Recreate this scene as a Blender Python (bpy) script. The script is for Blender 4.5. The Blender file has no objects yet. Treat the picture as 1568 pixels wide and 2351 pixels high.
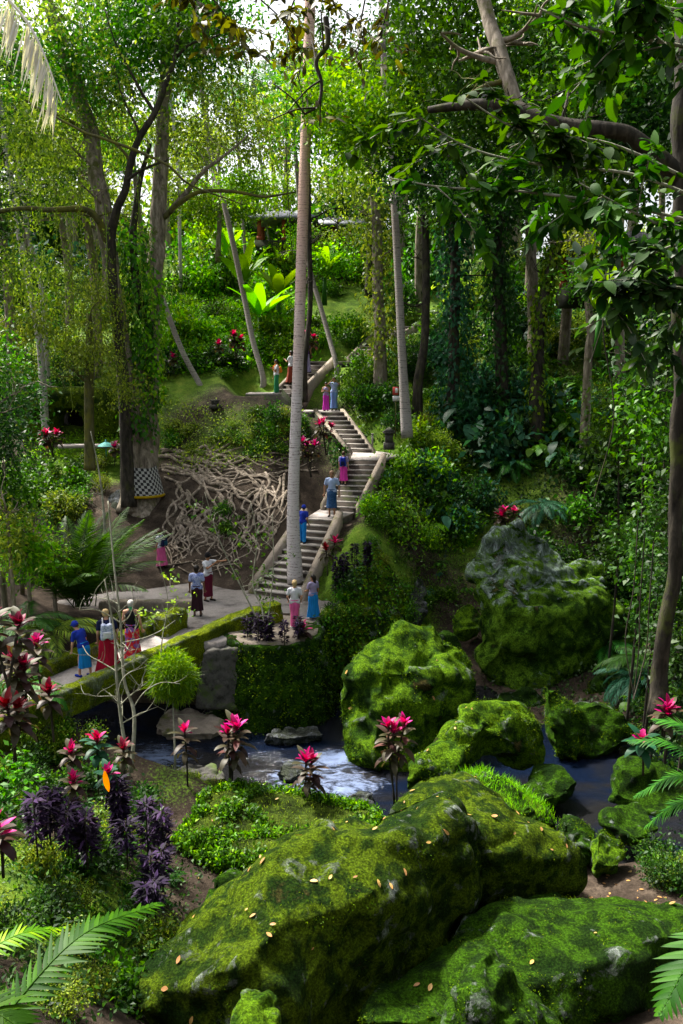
import bpy, bmesh, math, random
import numpy as np
from mathutils import Vector, Matrix, noise
from mathutils.bvhtree import BVHTree
R = math.radians
SC = bpy.context.scene
COL = SC.collection
random.seed(7); rng = np.random.default_rng(7)

# ------------------------------------------------------------------ camera
CAMZ = 8.0; PITCH = R(10.0); FOC = 1829.0; PW, PH = 1568.0, 2351.0
cam = bpy.data.cameras.new('camera'); cam_o = bpy.data.objects.new('camera', cam); COL.objects.link(cam_o)
cam_o.location = (0, 0, CAMZ); cam_o.rotation_euler = (R(90) - PITCH, 0, 0)
cam.sensor_fit = 'VERTICAL'; cam.sensor_height = 36; cam.lens = 28.0; cam.clip_end = 1500; cam.clip_start = 0.05
SC.camera = cam_o
# ------------------------------------------------------------------ light
SUN_EL, SUN_AZ = 54.0, -48.0     # azimuth measured from +Y towards +X: the light comes from the left and a little behind
w = bpy.data.worlds.new("World"); SC.world = w; w.use_nodes = True
nt = w.node_tree; nt.nodes.clear()
sky = nt.nodes.new('ShaderNodeTexSky'); sky.sky_type = 'NISHITA'; sky.sun_disc = False
sky.sun_elevation = R(SUN_EL); sky.sun_rotation = R(SUN_AZ); sky.air_density = 1.0; sky.dust_density = 6.0; sky.ozone_density = 1.0
hs = nt.nodes.new('ShaderNodeHueSaturation'); hs.inputs['Saturation'].default_value = 0.35
bg = nt.nodes.new('ShaderNodeBackground'); bg.inputs['Strength'].default_value = 0.12
wo = nt.nodes.new('ShaderNodeOutputWorld')
nt.links.new(sky.outputs[0], hs.inputs['Color']); nt.links.new(hs.outputs[0], bg.inputs[0]); nt.links.new(bg.outputs[0], wo.inputs[0])
sl = bpy.data.lights.new('sun', 'SUN'); sl.energy = 5.0; sl.angle = R(5); sl.color = (1.0, 0.94, 0.84)
so = bpy.data.objects.new('sun', sl); COL.objects.link(so)
_d = Vector((math.sin(R(SUN_AZ)) * math.cos(R(SUN_EL)), math.cos(R(SUN_AZ)) * math.cos(R(SUN_EL)), math.sin(R(SUN_EL))))
so.rotation_euler = _d.to_track_quat('Z', 'Y').to_euler(); so.location = _d * 60
vs = SC.view_settings; vs.view_transform = 'Standard'; vs.look = 'None'; vs.exposure = 1.5; vs.gamma = 1.0; vs.use_curve_mapping = False
cy = SC.cycles; cy.max_bounces = 6; cy.diffuse_bounces = 3; cy.glossy_bounces = 2; cy.transmission_bounces = 4; cy.transparent_max_bounces = 6
cy.use_denoising = True; cy.use_adaptive_sampling = True; cy.sample_clamp_indirect = 6.0; cy.caustics_reflective = False; cy.caustics_refractive = False

# ------------------------------------------------------------------ geometry of the view: pixels of a 1568 x 2351 picture to points
sp, cp = math.sin(PITCH), math.cos(PITCH)
def ray(px, py):
    v = (PH / 2 - py) / FOC
    return np.array([(px - PW / 2) / FOC, cp + sp * v, -sp + cp * v])
def at(px, py, t):
    r = ray(px, py); return Vector((r[0] * t, r[1] * t, CAMZ + r[2] * t))
def atz(px, py, z):
    r = ray(px, py); t = (z - CAMZ) / r[2]; return at(px, py, t)
def ppm(t): return FOC / t

# ------------------------------------------------------------------ terrain height field
ZC = [(385,1345,0),(470,1340,0),(590,1362,0),(690,1380,0),(760,1395,0),(728,1428,0),(640,1465,0),(500,1470,0),(430,1420,0),(300,1345,.1),(180,1345,.2),(60,1345,.3),
 (150,1612,-.1),(95,1585,0),(40,1560,.1),(60,1700,-.7),(0,1650,0),(180,1750,-1.3),(300,1785,-1.55),(400,1795,-1.7),(500,1815,-1.75),(560,1830,-1.95),(640,1840,-1.95),(712,1852,-1.9),(800,1870,-1.9),(870,1880,-1.8),
 (400,1900,-2.1),(560,1900,-2.15),(650,1930,-2.2),(480,1890,-2.2),(760,1900,-2.1),(440,1960,-2.2),(500,2030,-2.3),(560,2010,-2.2),(310,2000,-1.5),(200,2050,-.9),(100,2000,-.5),(0,2000,.1),(100,2200,-.2),(300,2250,-1.4),(0,2300,.7),(330,2350,-1.6),(420,2350,-2),
 (1050,2110,-2.5),(1400,2010,-2.2),(1500,2110,-2.0),(1400,2250,-2.3),(1300,2330,-2.4),(1560,2300,-1.9),(1460,1930,-2.3),(1510,1820,-2),(1565,1720,-1.2),(760,1920,-1.9),
 (900,1600,-2.5),(1200,1600,-2.4),(1000,1480,-2.0),(1400,1640,-2.3)]
TC = [(200,1040,38),(50,1050,38),(330,1050,38),(450,1000,38),(600,1000,36.5),(550,1200,32.3),(450,1200,32.8),(400,1290,31.5),(600,1100,34.2),(470,1100,35),(250,1200,33),(80,1220,32),(250,1120,35.5),(660,1200,31.8),(650,1290,30.0),(590,1320,30),(720,1100,33.4),(740,1000,35.5),
 (500,915,39.5),(420,925,40),(580,880,40.5),(470,872,43),(600,855,43),(450,750,48),(600,760,49),(700,800,46),(200,850,46),(50,850,50),(850,850,43),(850,930,38),(780,960,37.5),
 (900,1150,32.5),(960,1200,32),(1000,1120,35),(900,1050,35.5),(1100,1100,37),(1300,1100,35),(1500,1100,33),(900,950,39),(1000,900,42),(1250,900,42),(1500,900,40),(1000,750,50),(1250,750,50),(1500,700,50),(850,750,52),
 (784,600,64),(1300,600,62),(300,600,66),(0,700,60),(550,600,62),(800,1300,28.8),(850,1240,29.8),(960,1350,30.5),(1010,1290,33),(930,1420,28.4),(1450,1400,31),(1540,1400,28),(1300,1230,32.5),(1480,1500,29)]
WCt = [(0,0,6.2),(-14,0,6.5),(14,0,6),(0,5,2.0),(-5,6,1.6),(6,6,0.5),(-10,9,2.0),(10,9,0),(0,8.5,-1.2),(-60,90,19),(0,100,19),(60,90,20),(-50,50,15),(50,50,15),(-40,22,6),(40,22,6),(-28,30,5),(28,28,4),(20,18,1.5),(-18,18,1.2),(-30,5,6),(30,5,6),(0,-15,9),(-90,140,20),(90,140,20),(0,160,20),(-90,60,18),(90,60,18),(-80,0,14),(80,0,14)]
_c = [tuple(atz(a, b, c)) for a, b, c in ZC] + [tuple(at(a, b, c)) for a, b, c in TC] + [tuple(map(float, c)) for c in WCt]
_c = np.array(_c)
def _dist(a, b): return np.sqrt(((a[:, None, :] - b[None, :, :]) ** 2).sum(-1) + 0.02)
_n = len(_c)
A_ = np.zeros((_n + 3, _n + 3)); A_[:_n, :_n] = _dist(_c[:, :2], _c[:, :2]) - np.eye(_n) * 0.25
A_[:_n, _n] = 1; A_[:_n, _n + 1:] = _c[:, :2]; A_[_n, :_n] = 1; A_[_n + 1:, :_n] = _c[:, :2].T
W_ = np.linalg.solve(A_, np.concatenate([_c[:, 2], np.zeros(3)]))
def rbf(P):
    o = np.empty(len(P))
    for i in range(0, len(P), 8000):
        q = P[i:i + 8000]; o[i:i + 8000] = _dist(q, _c[:, :2]) @ W_[:_n] + W_[_n] + q @ W_[_n + 1:]
    return o
xs = np.unique(np.concatenate([np.arange(-140, -18, 3.0), np.arange(-18, 18.01, .22), np.arange(18, 141, 3.0)]))
ys = np.unique(np.concatenate([np.arange(-20, 5, 2.0), np.arange(5, 42, .22), np.arange(42, 70, .8), np.arange(70, 200, 4.0)]))
GX, GY = np.meshgrid(xs, ys)
GZ = rbf(np.stack([GX.ravel(), GY.ravel()], 1)).reshape(GX.shape)
RIVZ = -2.5
riv = [(-500,1655,2.2),(-100,1672,2.2),(150,1690,2.2),(400,1700,2.2),(600,1720,2.3),(740,1755,2.5),(880,1790,2.4),(1100,1800,2.2),(1350,1810,2.6),(1600,1830,2.2),(2200,1840,2.2)]
inl = [(760,1750,1.3),(752,1620,.75),(752,1560,.5)]
def carve(line, bank=1.1, bed=-3.1):
    global GZ
    P = [(atz(a, b, RIVZ), c) for a, b, c in line]
    D = np.full(GX.shape, 1e9)
    for (p, wp), (q, wq) in zip(P[:-1], P[1:]):
        dx, dy = q.x - p.x, q.y - p.y; L = dx * dx + dy * dy
        s = np.clip(((GX - p.x) * dx + (GY - p.y) * dy) / L, 0, 1)
        d = np.hypot(GX - p.x - s * dx, GY - p.y - s * dy) - (wp + (wq - wp) * s)
        D = np.minimum(D, d)
    k = np.clip(D / bank, 0, 1); k = k * k * (3 - 2 * k)
    GZ = np.where(D < bank, np.minimum(GZ, bed + (GZ - bed) * k), GZ)
_tr = ((GX + 7.2) / 1.0)
carve(riv); carve(inl, .6)
def vn(x, y, s, seed=0):   # cheap value noise on arrays
    x = x / s + seed * 17.3; y = y / s + seed * 9.1
    xi = np.floor(x).astype(int); yi = np.floor(y).astype(int); fx = x - xi; fy = y - yi
    fx = fx * fx * (3 - 2 * fx); fy = fy * fy * (3 - 2 * fy)
    h = lambda a, b: np.modf(np.abs(np.sin(a * 127.1 + b * 311.7 + seed) * 43758.5453))[0]
    return (h(xi, yi) * (1 - fx) + h(xi + 1, yi) * fx) * (1 - fy) + (h(xi, yi + 1) * (1 - fx) + h(xi + 1, yi + 1) * fx) * fy - .5
flat = np.clip(1 - np.hypot((GX + 3.5) / 5.5, (GY - 26.2) / 3.4), 0, 1); flat = np.clip(flat * 5, 0, 1)
GZ = GZ + (1 - flat) * (vn(GX, GY, 1.7, 1) * .22 + vn(GX, GY, .7, 2) * .10 + vn(GX, GY, .3, 3) * .04)
# keep ground under the plaza slab and low where the slab lies
def T(x, y):
    x = float(x); y = float(y)
    i = min(max(int(np.searchsorted(xs, x)) - 1, 0), len(xs) - 2); j = min(max(int(np.searchsorted(ys, y)) - 1, 0), len(ys) - 2)
    fx = (x - xs[i]) / (xs[i + 1] - xs[i]); fy = (y - ys[j]) / (ys[j + 1] - ys[j]); fx = min(max(fx, 0), 1); fy = min(max(fy, 0), 1)
    return float((GZ[j, i] * (1 - fx) + GZ[j, i + 1] * fx) * (1 - fy) + (GZ[j + 1, i] * (1 - fx) + GZ[j + 1, i + 1] * fx) * fy)
def Tn(X, Y):
    i = np.clip(np.searchsorted(xs, X) - 1, 0, len(xs) - 2); j = np.clip(np.searchsorted(ys, Y) - 1, 0, len(ys) - 2)
    fx = np.clip((X - xs[i]) / (xs[i + 1] - xs[i]), 0, 1); fy = np.clip((Y - ys[j]) / (ys[j + 1] - ys[j]), 0, 1)
    return (GZ[j, i] * (1 - fx) + GZ[j, i + 1] * fx) * (1 - fy) + (GZ[j + 1, i] * (1 - fx) + GZ[j + 1, i + 1] * fx) * fy
_ts = np.arange(6, 130, .08)
def hit(px, py, t0=6.0):
    r = ray(px, py); k = _ts >= t0; t = _ts[k]
    z = CAMZ + r[2] * t; g = Tn(r[0] * t, r[1] * t)
    b = np.nonzero(z < g)[0]
    tt = t[b[0]] if len(b) else 90.0
    return Vector((r[0] * tt, r[1] * tt, CAMZ + r[2] * tt))
def project(p):
    y = p[1] * cp - (p[2] - CAMZ) * sp; u = p[1] * sp + (p[2] - CAMZ) * cp
    return (PW / 2 + FOC * p[0] / y, PH / 2 - FOC * u / y)

# ------------------------------------------------------------------ object helpers
def tag(o, label=None, cat=None, group=None, kind=None):
    if label: o['label'] = label
    if cat: o['category'] = cat
    if group: o['group'] = group
    if kind: o['kind'] = kind
    return o
def empty(name, loc, label, cat, group=None, rz=0.0):
    o = bpy.data.objects.new(name, None); o.empty_display_size = .2; COL.objects.link(o)
    o.location = loc; o.rotation_euler = (0, 0, rz); return tag(o, label, cat, group)
def link(name, me, mat=None, parent=None, loc=None):
    o = bpy.data.objects.new(name, me); COL.objects.link(o)
    if mat is not None:
        me.materials.clear()
        for m in (mat if isinstance(mat, (list, tuple)) else [mat]): me.materials.append(m)
    if parent is not None: o.parent = parent
    if loc is not None: o.location = loc
    return o
def copy_tree(o, parent=None):
    c = o.copy(); COL.objects.link(c); c.parent = parent
    for ch in list(o.children): copy_tree(ch, c)
    return c
class Acc:
    """collects vertices and faces (numpy) and links them as one mesh object"""
    def __init__(s): s.V = []; s.F = []; s.M = []; s.n = 0
    def add(s, v, f, m=0):
        v = np.asarray(v, dtype=np.float64).reshape(-1, 3); s.V.append(v)
        for k in f: s.F.append(tuple(int(i) + s.n for i in k)); s.M.append(m)
        s.n += len(v)
    def quads(s, v, m=0):      # v: (n,4,3) free quads
        v = np.asarray(v, dtype=np.float64); n = len(v); s.V.append(v.reshape(-1, 3)); idx = np.arange(n * 4).reshape(-1, 4) + s.n
        s.F.append(idx); s.M.append(np.full(n, m)); s.n += n * 4
    def box(s, c, d, rz=0, m=0):
        c = Vector(c); q = Matrix.Rotation(rz, 3, 'Z'); v = []
        for a in (-.5, .5):
            for b in (-.5, .5):
                for e in (-.5, .5): v.append(tuple(c + q @ Vector((a * d[0], b * d[1], e * d[2]))))
        s.add(v, [(0,1,3,2),(4,6,7,5),(0,4,5,1),(2,3,7,6),(0,2,6,4),(1,5,7,3)], m)
    def prism(s, poly, z0, z1, m=0):   # poly: list of (x,y) ccw ; z1 may be list
        n = len(poly); v = [(p[0], p[1], z0) for p in poly] + [(p[0], p[1], z1 if not isinstance(z1, list) else z1[i]) for i, p in enumerate(poly)]
        a = sum(poly[i][0] * poly[(i + 1) % n][1] - poly[(i + 1) % n][0] * poly[i][1] for i in range(n))
        f = [tuple(range(n))[::-1], tuple(range(n, 2 * n))] + [(i, (i + 1) % n, n + (i + 1) % n, n + i) for i in range(n)]
        if a < 0: f = [k[::-1] for k in f]
        s.add(v, f, m)
    def tube(s, pts, rad, seg=8, m=0, cap=True, flat=None):
        P = np.array([tuple(p) for p in pts], dtype=float); n = len(P)
        rad = np.full(n, rad, dtype=float) if np.isscalar(rad) else np.array(rad, dtype=float)
        Tn_ = np.gradient(P, axis=0); Tn_ /= np.linalg.norm(Tn_, axis=1)[:, None] + 1e-9
        up = np.array([0, 0, 1.0]) if abs(Tn_[0][2]) < .9 else np.array([1.0, 0, 0])
        V = []; a = np.arange(seg) / seg * 2 * math.pi
        for i in range(n):
            t = Tn_[i]; u = np.cross(up, t); u /= np.linalg.norm(u) + 1e-9; up2 = np.cross(t, u); up = up2
            V.append(P[i] + rad[i] * (np.cos(a)[:, None] * u + np.sin(a)[:, None] * up2))
        V = np.concatenate(V); f = []
        for i in range(n - 1):
            for j in range(seg): f.append((i * seg + j, i * seg + (j + 1) % seg, (i + 1) * seg + (j + 1) % seg, (i + 1) * seg + j))
        if cap: f.append(tuple(range(seg))[::-1]); f.append(tuple((n - 1) * seg + j for j in range(seg)))
        s.add(V, f, m)
    def mesh(s, name, smooth=False):
        me = bpy.data.meshes.new(name)
        if not s.V: return me
        V = np.concatenate(s.V)
        loops = []; starts = []; tot = []; mats = []; k = 0
        for F, M in zip(s.F, s.M):
            if isinstance(F, np.ndarray):
                loops.append(F.ravel()); starts.append(np.arange(len(F)) * 4 + k); tot.append(np.full(len(F), 4)); mats.append(M); k += F.size
            else:
                loops.append(np.array(F)); starts.append(np.array([k])); tot.append(np.array([len(F)])); mats.append(np.array([M])); k += len(F)
        loops = np.concatenate(loops); starts = np.concatenate(starts); mats = np.concatenate(mats)
        me.vertices.add(len(V)); me.vertices.foreach_set('co', V.astype(np.float32).ravel())
        me.loops.add(len(loops)); me.loops.foreach_set('vertex_index', loops.astype(np.int32))
        me.polygons.add(len(starts)); me.polygons.foreach_set('loop_start', starts.astype(np.int32))
        me.polygons.foreach_set('material_index', mats.astype(np.int32))
        if smooth: me.polygons.foreach_set('use_smooth', np.ones(len(starts), dtype=bool))
        me.update(calc_edges=True); me.validate(); return me
    def build(s, name, mat, parent=None, smooth=False, loc=None): return link(name, s.mesh(name, smooth), mat, parent, loc)
def smoothpath(pts, n=6):
    """Catmull-Rom through Vectors"""
    P = [Vector(p) for p in pts]; P = [P[0] * 2 - P[1]] + P + [P[-1] * 2 - P[-2]]; o = []
    for i in range(1, len(P) - 2):
        a, b, c, d = P[i - 1:i + 3]
        for k in range(n):
            t = k / n; o.append(.5 * ((2 * b) + (c - a) * t + (2 * a - 5 * b + 4 * c - d) * t * t + (3 * b - a - 3 * c + d) * t ** 3))
    o.append(P[-2].copy()); return o
def interp(r, n): r = np.array(r, dtype=float); return np.interp(np.linspace(0, len(r) - 1, n), np.arange(len(r)), r)
def eval_mods(o):
    dg = bpy.context.evaluated_depsgraph_get(); dg.update()
    me = bpy.data.meshes.new_from_object(o.evaluated_get(dg), depsgraph=dg)
    old = o.data; bpy.data.objects.remove(o); bpy.data.meshes.remove(old); return me
def remesh(me, voxel, smooth_it=4):
    o = bpy.data.objects.new('tmp', me); COL.objects.link(o)
    m = o.modifiers.new('r', 'REMESH'); m.mode = 'VOXEL'; m.voxel_size = voxel
    if smooth_it: s = o.modifiers.new('s', 'SMOOTH'); s.iterations = smooth_it; s.factor = .5
    return eval_mods(o)
def getco(me): a = np.empty(len(me.vertices) * 3, dtype=np.float32); me.vertices.foreach_get('co', a); return a.reshape(-1, 3).astype(float)
def getno(me): a = np.empty(len(me.vertices) * 3, dtype=np.float32); me.vertices.foreach_get('normal', a); return a.reshape(-1, 3).astype(float)
def setco(me, v): me.vertices.foreach_set('co', v.astype(np.float32).ravel()); me.update()
def shade(me): me.polygons.foreach_set('use_smooth', np.ones(len(me.polygons), dtype=bool)); me.update()
# ------------------------------------------------------------------ materials
def newmat(name):
    m = bpy.data.materials.new(name); m.use_nodes = True; n = m.node_tree; n.nodes.clear()
    out = n.nodes.new('ShaderNodeOutputMaterial'); b = n.nodes.new('ShaderNodeBsdfPrincipled'); n.links.new(b.outputs[0], out.inputs[0]); return m, n, b, out
def N(n, t, **k):
    o = n.nodes.new(t)
    for a, v in k.items():
        if a.startswith('i_'): o.inputs[a[2:].replace('_', ' ')].default_value = v
        else: setattr(o, a, v)
    return o
def c4(c): return (c[0], c[1], c[2], 1)
def ramp(n, fac, stops, interp='LINEAR'):
    r = n.nodes.new('ShaderNodeValToRGB'); r.color_ramp.interpolation = interp
    e = r.color_ramp.elements
    while len(e) < len(stops): e.new(.5)
    for k, (p, c) in zip(e, stops): k.position = p; k.color = c4(c) if not np.isscalar(c) else (c, c, c, 1)
    n.links.new(fac, r.inputs[0]); return r.outputs[0]
def mixc(n, fac, a, b, mode='MIX'):
    m = n.nodes.new('ShaderNodeMix'); m.data_type = 'RGBA'; m.blend_type = mode
    for s, v in ((0, fac), (6, a), (7, b)):
        if hasattr(v, 'links'): n.links.new(v, m.inputs[s])
        else: m.inputs[s].default_value = v if np.isscalar(v) else c4(v)
    return m.outputs[2]
def mth(n, op, a, b=None, clamp=False):
    m = n.nodes.new('ShaderNodeMath'); m.operation = op; m.use_clamp = clamp
    for s, v in ((0, a), (1, b)):
        if v is None: continue
        if hasattr(v, 'links'): n.links.new(v, m.inputs[s])
        else: m.inputs[s].default_value = v
    return m.outputs[0]
def tex(n, scale, detail=4, rough=.6, vec=None, dist=0.0):
    t = n.nodes.new('ShaderNodeTexNoise'); t.inputs['Scale'].default_value = scale; t.inputs['Detail'].default_value = detail; t.inputs['Roughness'].default_value = rough; t.inputs['Distortion'].default_value = dist
    if vec is not None: n.links.new(vec, t.inputs['Vector'])
    return t.outputs['Fac']
def wpos(n, sx=1, sy=1, sz=1):
    g = n.nodes.new('ShaderNodeNewGeometry'); m = n.nodes.new('ShaderNodeMapping'); m.inputs['Scale'].default_value = (sx, sy, sz); n.links.new(g.outputs['Position'], m.inputs[0]); return m.outputs[0]
def opos(n, sx=1, sy=1, sz=1):
    g = n.nodes.new('ShaderNodeTexCoord'); m = n.nodes.new('ShaderNodeMapping'); m.inputs['Scale'].default_value = (sx, sy, sz); n.links.new(g.outputs['Object'], m.inputs[0]); return m.outputs[0]
def bump(n, b, h, strength=.5, dist=.05):
    k = n.nodes.new('ShaderNodeBump'); k.inputs['Strength'].default_value = strength; k.inputs['Distance'].default_value = dist
    n.links.new(h, k.inputs['Height']); n.links.new(k.outputs[0], b.inputs['Normal'])
def leafmat(name, a, b, c=None, trans=.35, rough=.5, odd=None, spec=.25):
    """leaf: colour differs leaf by leaf (island) and plant by plant; some light passes through"""
    m, n, p, out = newmat(name); g = N(n, 'ShaderNodeNewGeometry')
    c = c or tuple((x + y) / 2 for x, y in zip(a, b))
    stops = [(0, a), (.5, c), (.93, b)] + ([(.985, b), (.99, odd)] if odd else [])
    col = ramp(n, g.outputs['Random Per Island'], stops)
    oi = N(n, 'ShaderNodeObjectInfo'); hsv = N(n, 'ShaderNodeHueSaturation')
    n.links.new(col, hsv.inputs['Color'])
    n.links.new(mth(n, 'MULTIPLY_ADD', oi.outputs['Random'], .5), hsv.inputs['Value']); hsv.inputs['Value'].links[0].from_node.inputs[2].default_value = .75
    n.links.new(mth(n, 'MULTIPLY_ADD', oi.outputs['Random'], .03), hsv.inputs['Hue']); hsv.inputs['Hue'].links[0].from_node.inputs[2].default_value = .485
    hsv.inputs['Saturation'].default_value = 1.15; n.links.new(hsv.outputs[0], p.inputs['Base Color']); p.inputs['Roughness'].default_value = rough; p.inputs['Specular IOR Level'].default_value = spec
    tr = N(n, 'ShaderNodeBsdfTranslucent'); n.links.new(mixc(n, 1.0, hsv.outputs[0], (1.5, 1.45, .6), 'MULTIPLY'), tr.inputs[0])
    mx = N(n, 'ShaderNodeMixShader'); mx.inputs[0].default_value = trans
    n.links.new(p.outputs[0], mx.inputs[1]); n.links.new(tr.outputs[0], mx.inputs[2]); n.links.new(mx.outputs[0], out.inputs[0]); return m
def plain(name, c, rough=.7, var=.15, scale=6, bmp=.1):
    m, n, p, o = newmat(name); t = tex(n, scale, vec=opos(n))
    n.links.new(ramp(n, t, [(.3, tuple(x * (1 - var) for x in c)), (.7, tuple(min(1, x * (1 + var)) for x in c))]), p.inputs['Base Color'])
    p.inputs['Roughness'].default_value = rough; p.inputs['Specular IOR Level'].default_value = .25
    if bmp: bump(n, p, tex(n, scale * 4, vec=opos(n)), bmp, .02)
    return m
def mossmat(name, bright=(.085,.17,.005), mid=(.028,.07,.004), dark=(.008,.024,.003), brown=(.05,.042,.012), rock=(.17,.19,.18), lich=.63, rocky=.0, seed=0.0, zr=None):
    m, n, p, o = newmat(name); v = wpos(n); mp = v.node; mp.inputs['Location'].default_value = (seed * 3.1, seed * 1.7, seed)
    big = tex(n, .55, 3, .55, v); med = tex(n, 2.4, 5, .6, v, .3); fine = tex(n, 26, 5, .75, v); vf = tex(n, 90, 3, .7, v)
    k = mth(n, 'ADD', mth(n, 'MULTIPLY', big, .45), mth(n, 'MULTIPLY', med, .55))
    col = ramp(n, k, [(.38, dark), (.46, mid), (.51, bright), (.54, bright), (.58, mid), (.62, dark), (.67, brown)])
    col = mixc(n, 1.0, col, ramp(n, fine, [(.27, .08), (.48, .75), (.75, 2.6)]), 'MULTIPLY')
    # pale lichen and bare rock, stronger on edges and upward faces
    g = N(n, 'ShaderNodeNewGeometry'); sx = N(n, 'ShaderNodeSeparateXYZ'); n.links.new(g.outputs['Normal'], sx.inputs[0])
    l = tex(n, 1.3, 6, .72, v, .8)
    edge = ramp(n, g.outputs['Pointiness'], [(.5, 0.0), (.535, 1.0)])
    lk = mth(n, 'ADD', l, mth(n, 'MULTIPLY', edge, .08))
    lk = mth(n, 'ADD', lk, rocky)
    if zr: sp_ = N(n, 'ShaderNodeSeparateXYZ'); n.links.new(g.outputs['Position'], sp_.inputs[0]); lk = mth(n, 'ADD', lk, ramp(n, mth(n, 'MULTIPLY', sp_.outputs[2], .2), [(zr[0], 0.0), (zr[1], zr[2])]))
    lf = ramp(n, lk, [(lich, 0.0), (lich + .05, .75)])
    lf = mth(n, 'MULTIPLY', lf, ramp(n, vf, [(.38, .2), (.55, 1.0)]))
    rk = ramp(n, tex(n, 3.2, 8, .78, wpos(n, 1.6, 1.6, .55), .6), [(.34, tuple(x * .12 for x in rock)), (.48, tuple(x * .6 for x in rock)), (.55, tuple(x * 1.1 for x in rock)), (.63, tuple(min(1, x * 2.6) for x in rock))])
    n.links.new(mixc(n, lf, col, rk), p.inputs['Base Color'])
    p.inputs['Roughness'].default_value = 1.0; p.inputs['Specular IOR Level'].default_value = .06
    h = mth(n, 'ADD', mth(n, 'MULTIPLY', fine, .6), mth(n, 'MULTIPLY', vf, .35)); h = mth(n, 'ADD', h, mth(n, 'MULTIPLY', med, 1.0)); bump(n, p, h, 1.0, .10); return m
def barkmat(name, a, b, c=None, sz=.25, scale=7, bmp=.6, moss=None, mlev=.56):
    m, n, p, o = newmat(name); v = wpos(n, 1, 1, sz); t = tex(n, scale, 6, .65, v, .4); col = ramp(n, t, [(.3, a), (.5, c or tuple((x + y) / 2 for x, y in zip(a, b))), (.7, b)])
    if moss is not None: col = mixc(n, ramp(n, tex(n, 1.8, 5, .7, wpos(n)), [(mlev - .06, 0.0), (mlev + .06, 1.0)]), col, moss)
    n.links.new(col, p.inputs['Base Color']); p.inputs['Roughness'].default_value = .9; p.inputs['Specular IOR Level'].default_value = .15; bump(n, p, t, bmp, .05); return m
def palmbark(name, pale=(.50,.46,.45), dark=(.13,.10,.09), warm=(.50,.33,.26)):
    m, n, p, o = newmat(name); v = wpos(n, 1.6, 1.6, 7.5)
    w_ = N(n, 'ShaderNodeTexWave', wave_type='BANDS', bands_direction='Z'); w_.inputs['Scale'].default_value = .42; w_.inputs['Distortion'].default_value = 9; w_.inputs['Detail'].default_value = 3; w_.inputs['Detail Scale'].default_value = 1.6
    n.links.new(v, w_.inputs[0]); sp_ = tex(n, 3.0, 5, .7, wpos(n, 3, 3, 6)); lg = tex(n, .35, 3, .5, wpos(n))
    szz = N(n, 'ShaderNodeSeparateXYZ'); n.links.new(wpos(n), szz.inputs[0]); base = mixc(n, ramp(n, mth(n, 'ADD', mth(n, 'MULTIPLY', szz.outputs[2], .04), mth(n, 'MULTIPLY', lg, .5)), [(.5, 0.0), (.8, 1.0)]), pale, warm)
    k = mth(n, 'MULTIPLY', ramp(n, w_.outputs['Fac'], [(.02, 1.0), (.16, 0.0)]), ramp(n, sp_, [(.42, .0), (.6, 1.0)]))
    col = mixc(n, k, base, dark); col = mixc(n, ramp(n, sp_, [(.58, 0.0), (.66, .8)]), col, dark)
    n.links.new(col, p.inputs['Base Color']); p.inputs['Roughness'].default_value = .85; p.inputs['Specular IOR Level'].default_value = .2
    bump(n, p, mth(n, 'SUBTRACT', sp_, k), .5, .03); return m
def concrete(name, c=(.36,.33,.31), dark=(.12,.11,.10), moss=None, mlev=.58, sc=1.0):
    m, n, p, o = newmat(name); t = tex(n, 1.6 * sc, 6, .65, wpos(n)); f = tex(n, 22, 5, .7, wpos(n))
    col = ramp(n, t, [(.3, dark), (.47, c), (.7, tuple(x * 1.2 for x in c))]); col = mixc(n, .5, col, ramp(n, f, [(.3, .5), (.7, 1.4)]), 'MULTIPLY')
    if moss is not None: col = mixc(n, ramp(n, tex(n, 1.4, 6, .7, wpos(n)), [(mlev - .07, 0.0), (mlev + .05, 1.0)]), col, moss)
    n.links.new(col, p.inputs['Base Color']); p.inputs['Roughness'].default_value = .88; p.inputs['Specular IOR Level'].default_value = .25; bump(n, p, f, .35, .03); return m
M = {}
M['olive'] = leafmat('leaf_olive', (.05,.10,.018), (.30,.38,.08), (.15,.22,.04), trans=.42)
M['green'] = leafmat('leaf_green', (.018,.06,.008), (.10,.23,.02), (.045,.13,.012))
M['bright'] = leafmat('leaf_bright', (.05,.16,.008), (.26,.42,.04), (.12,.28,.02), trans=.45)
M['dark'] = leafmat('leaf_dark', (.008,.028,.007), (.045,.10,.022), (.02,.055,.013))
M['teal'] = leafmat('leaf_teal', (.012,.05,.025), (.06,.17,.10), (.025,.09,.05))
M['brown'] = leafmat('leaf_bronze', (.02,.018,.004), (.11,.11,.015), (.05,.048,.008), trans=.3)
M['near'] = leafmat('leaf_broad', (.008,.032,.005), (.055,.14,.010), (.02,.065,.006), trans=.35, rough=.6, spec=.15)
M['fern'] = leafmat('fern_green', (.012,.05,.005), (.05,.145,.010), (.028,.09,.007), trans=.3)
M['fernn'] = leafmat('fern_near', (.01,.04,.004), (.035,.10,.008), trans=.2, spec=.1)
M['fernd'] = leafmat('fern_dark', (.018,.07,.015), (.06,.17,.03), trans=.25)
M['pink'] = leafmat('leaf_pink', (.22,.006,.05), (.72,.05,.30), (.48,.012,.16), trans=.35)
M['red'] = leafmat('leaf_red', (.09,.006,.014), (.30,.018,.05), trans=.3)
M['maroon'] = leafmat('leaf_maroon', (.03,.012,.012), (.10,.035,.035), (.05,.05,.025), trans=.2)
M['purple'] = leafmat('leaf_purple', (.008,.006,.012), (.05,.03,.075), (.018,.012,.026), trans=.15, rough=.65, spec=.12)
M['mosst'] = leafmat('moss_shoot', (.015,.045,.003), (.12,.18,.010), (.05,.10,.005), trans=.2, spec=.05)
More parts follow.
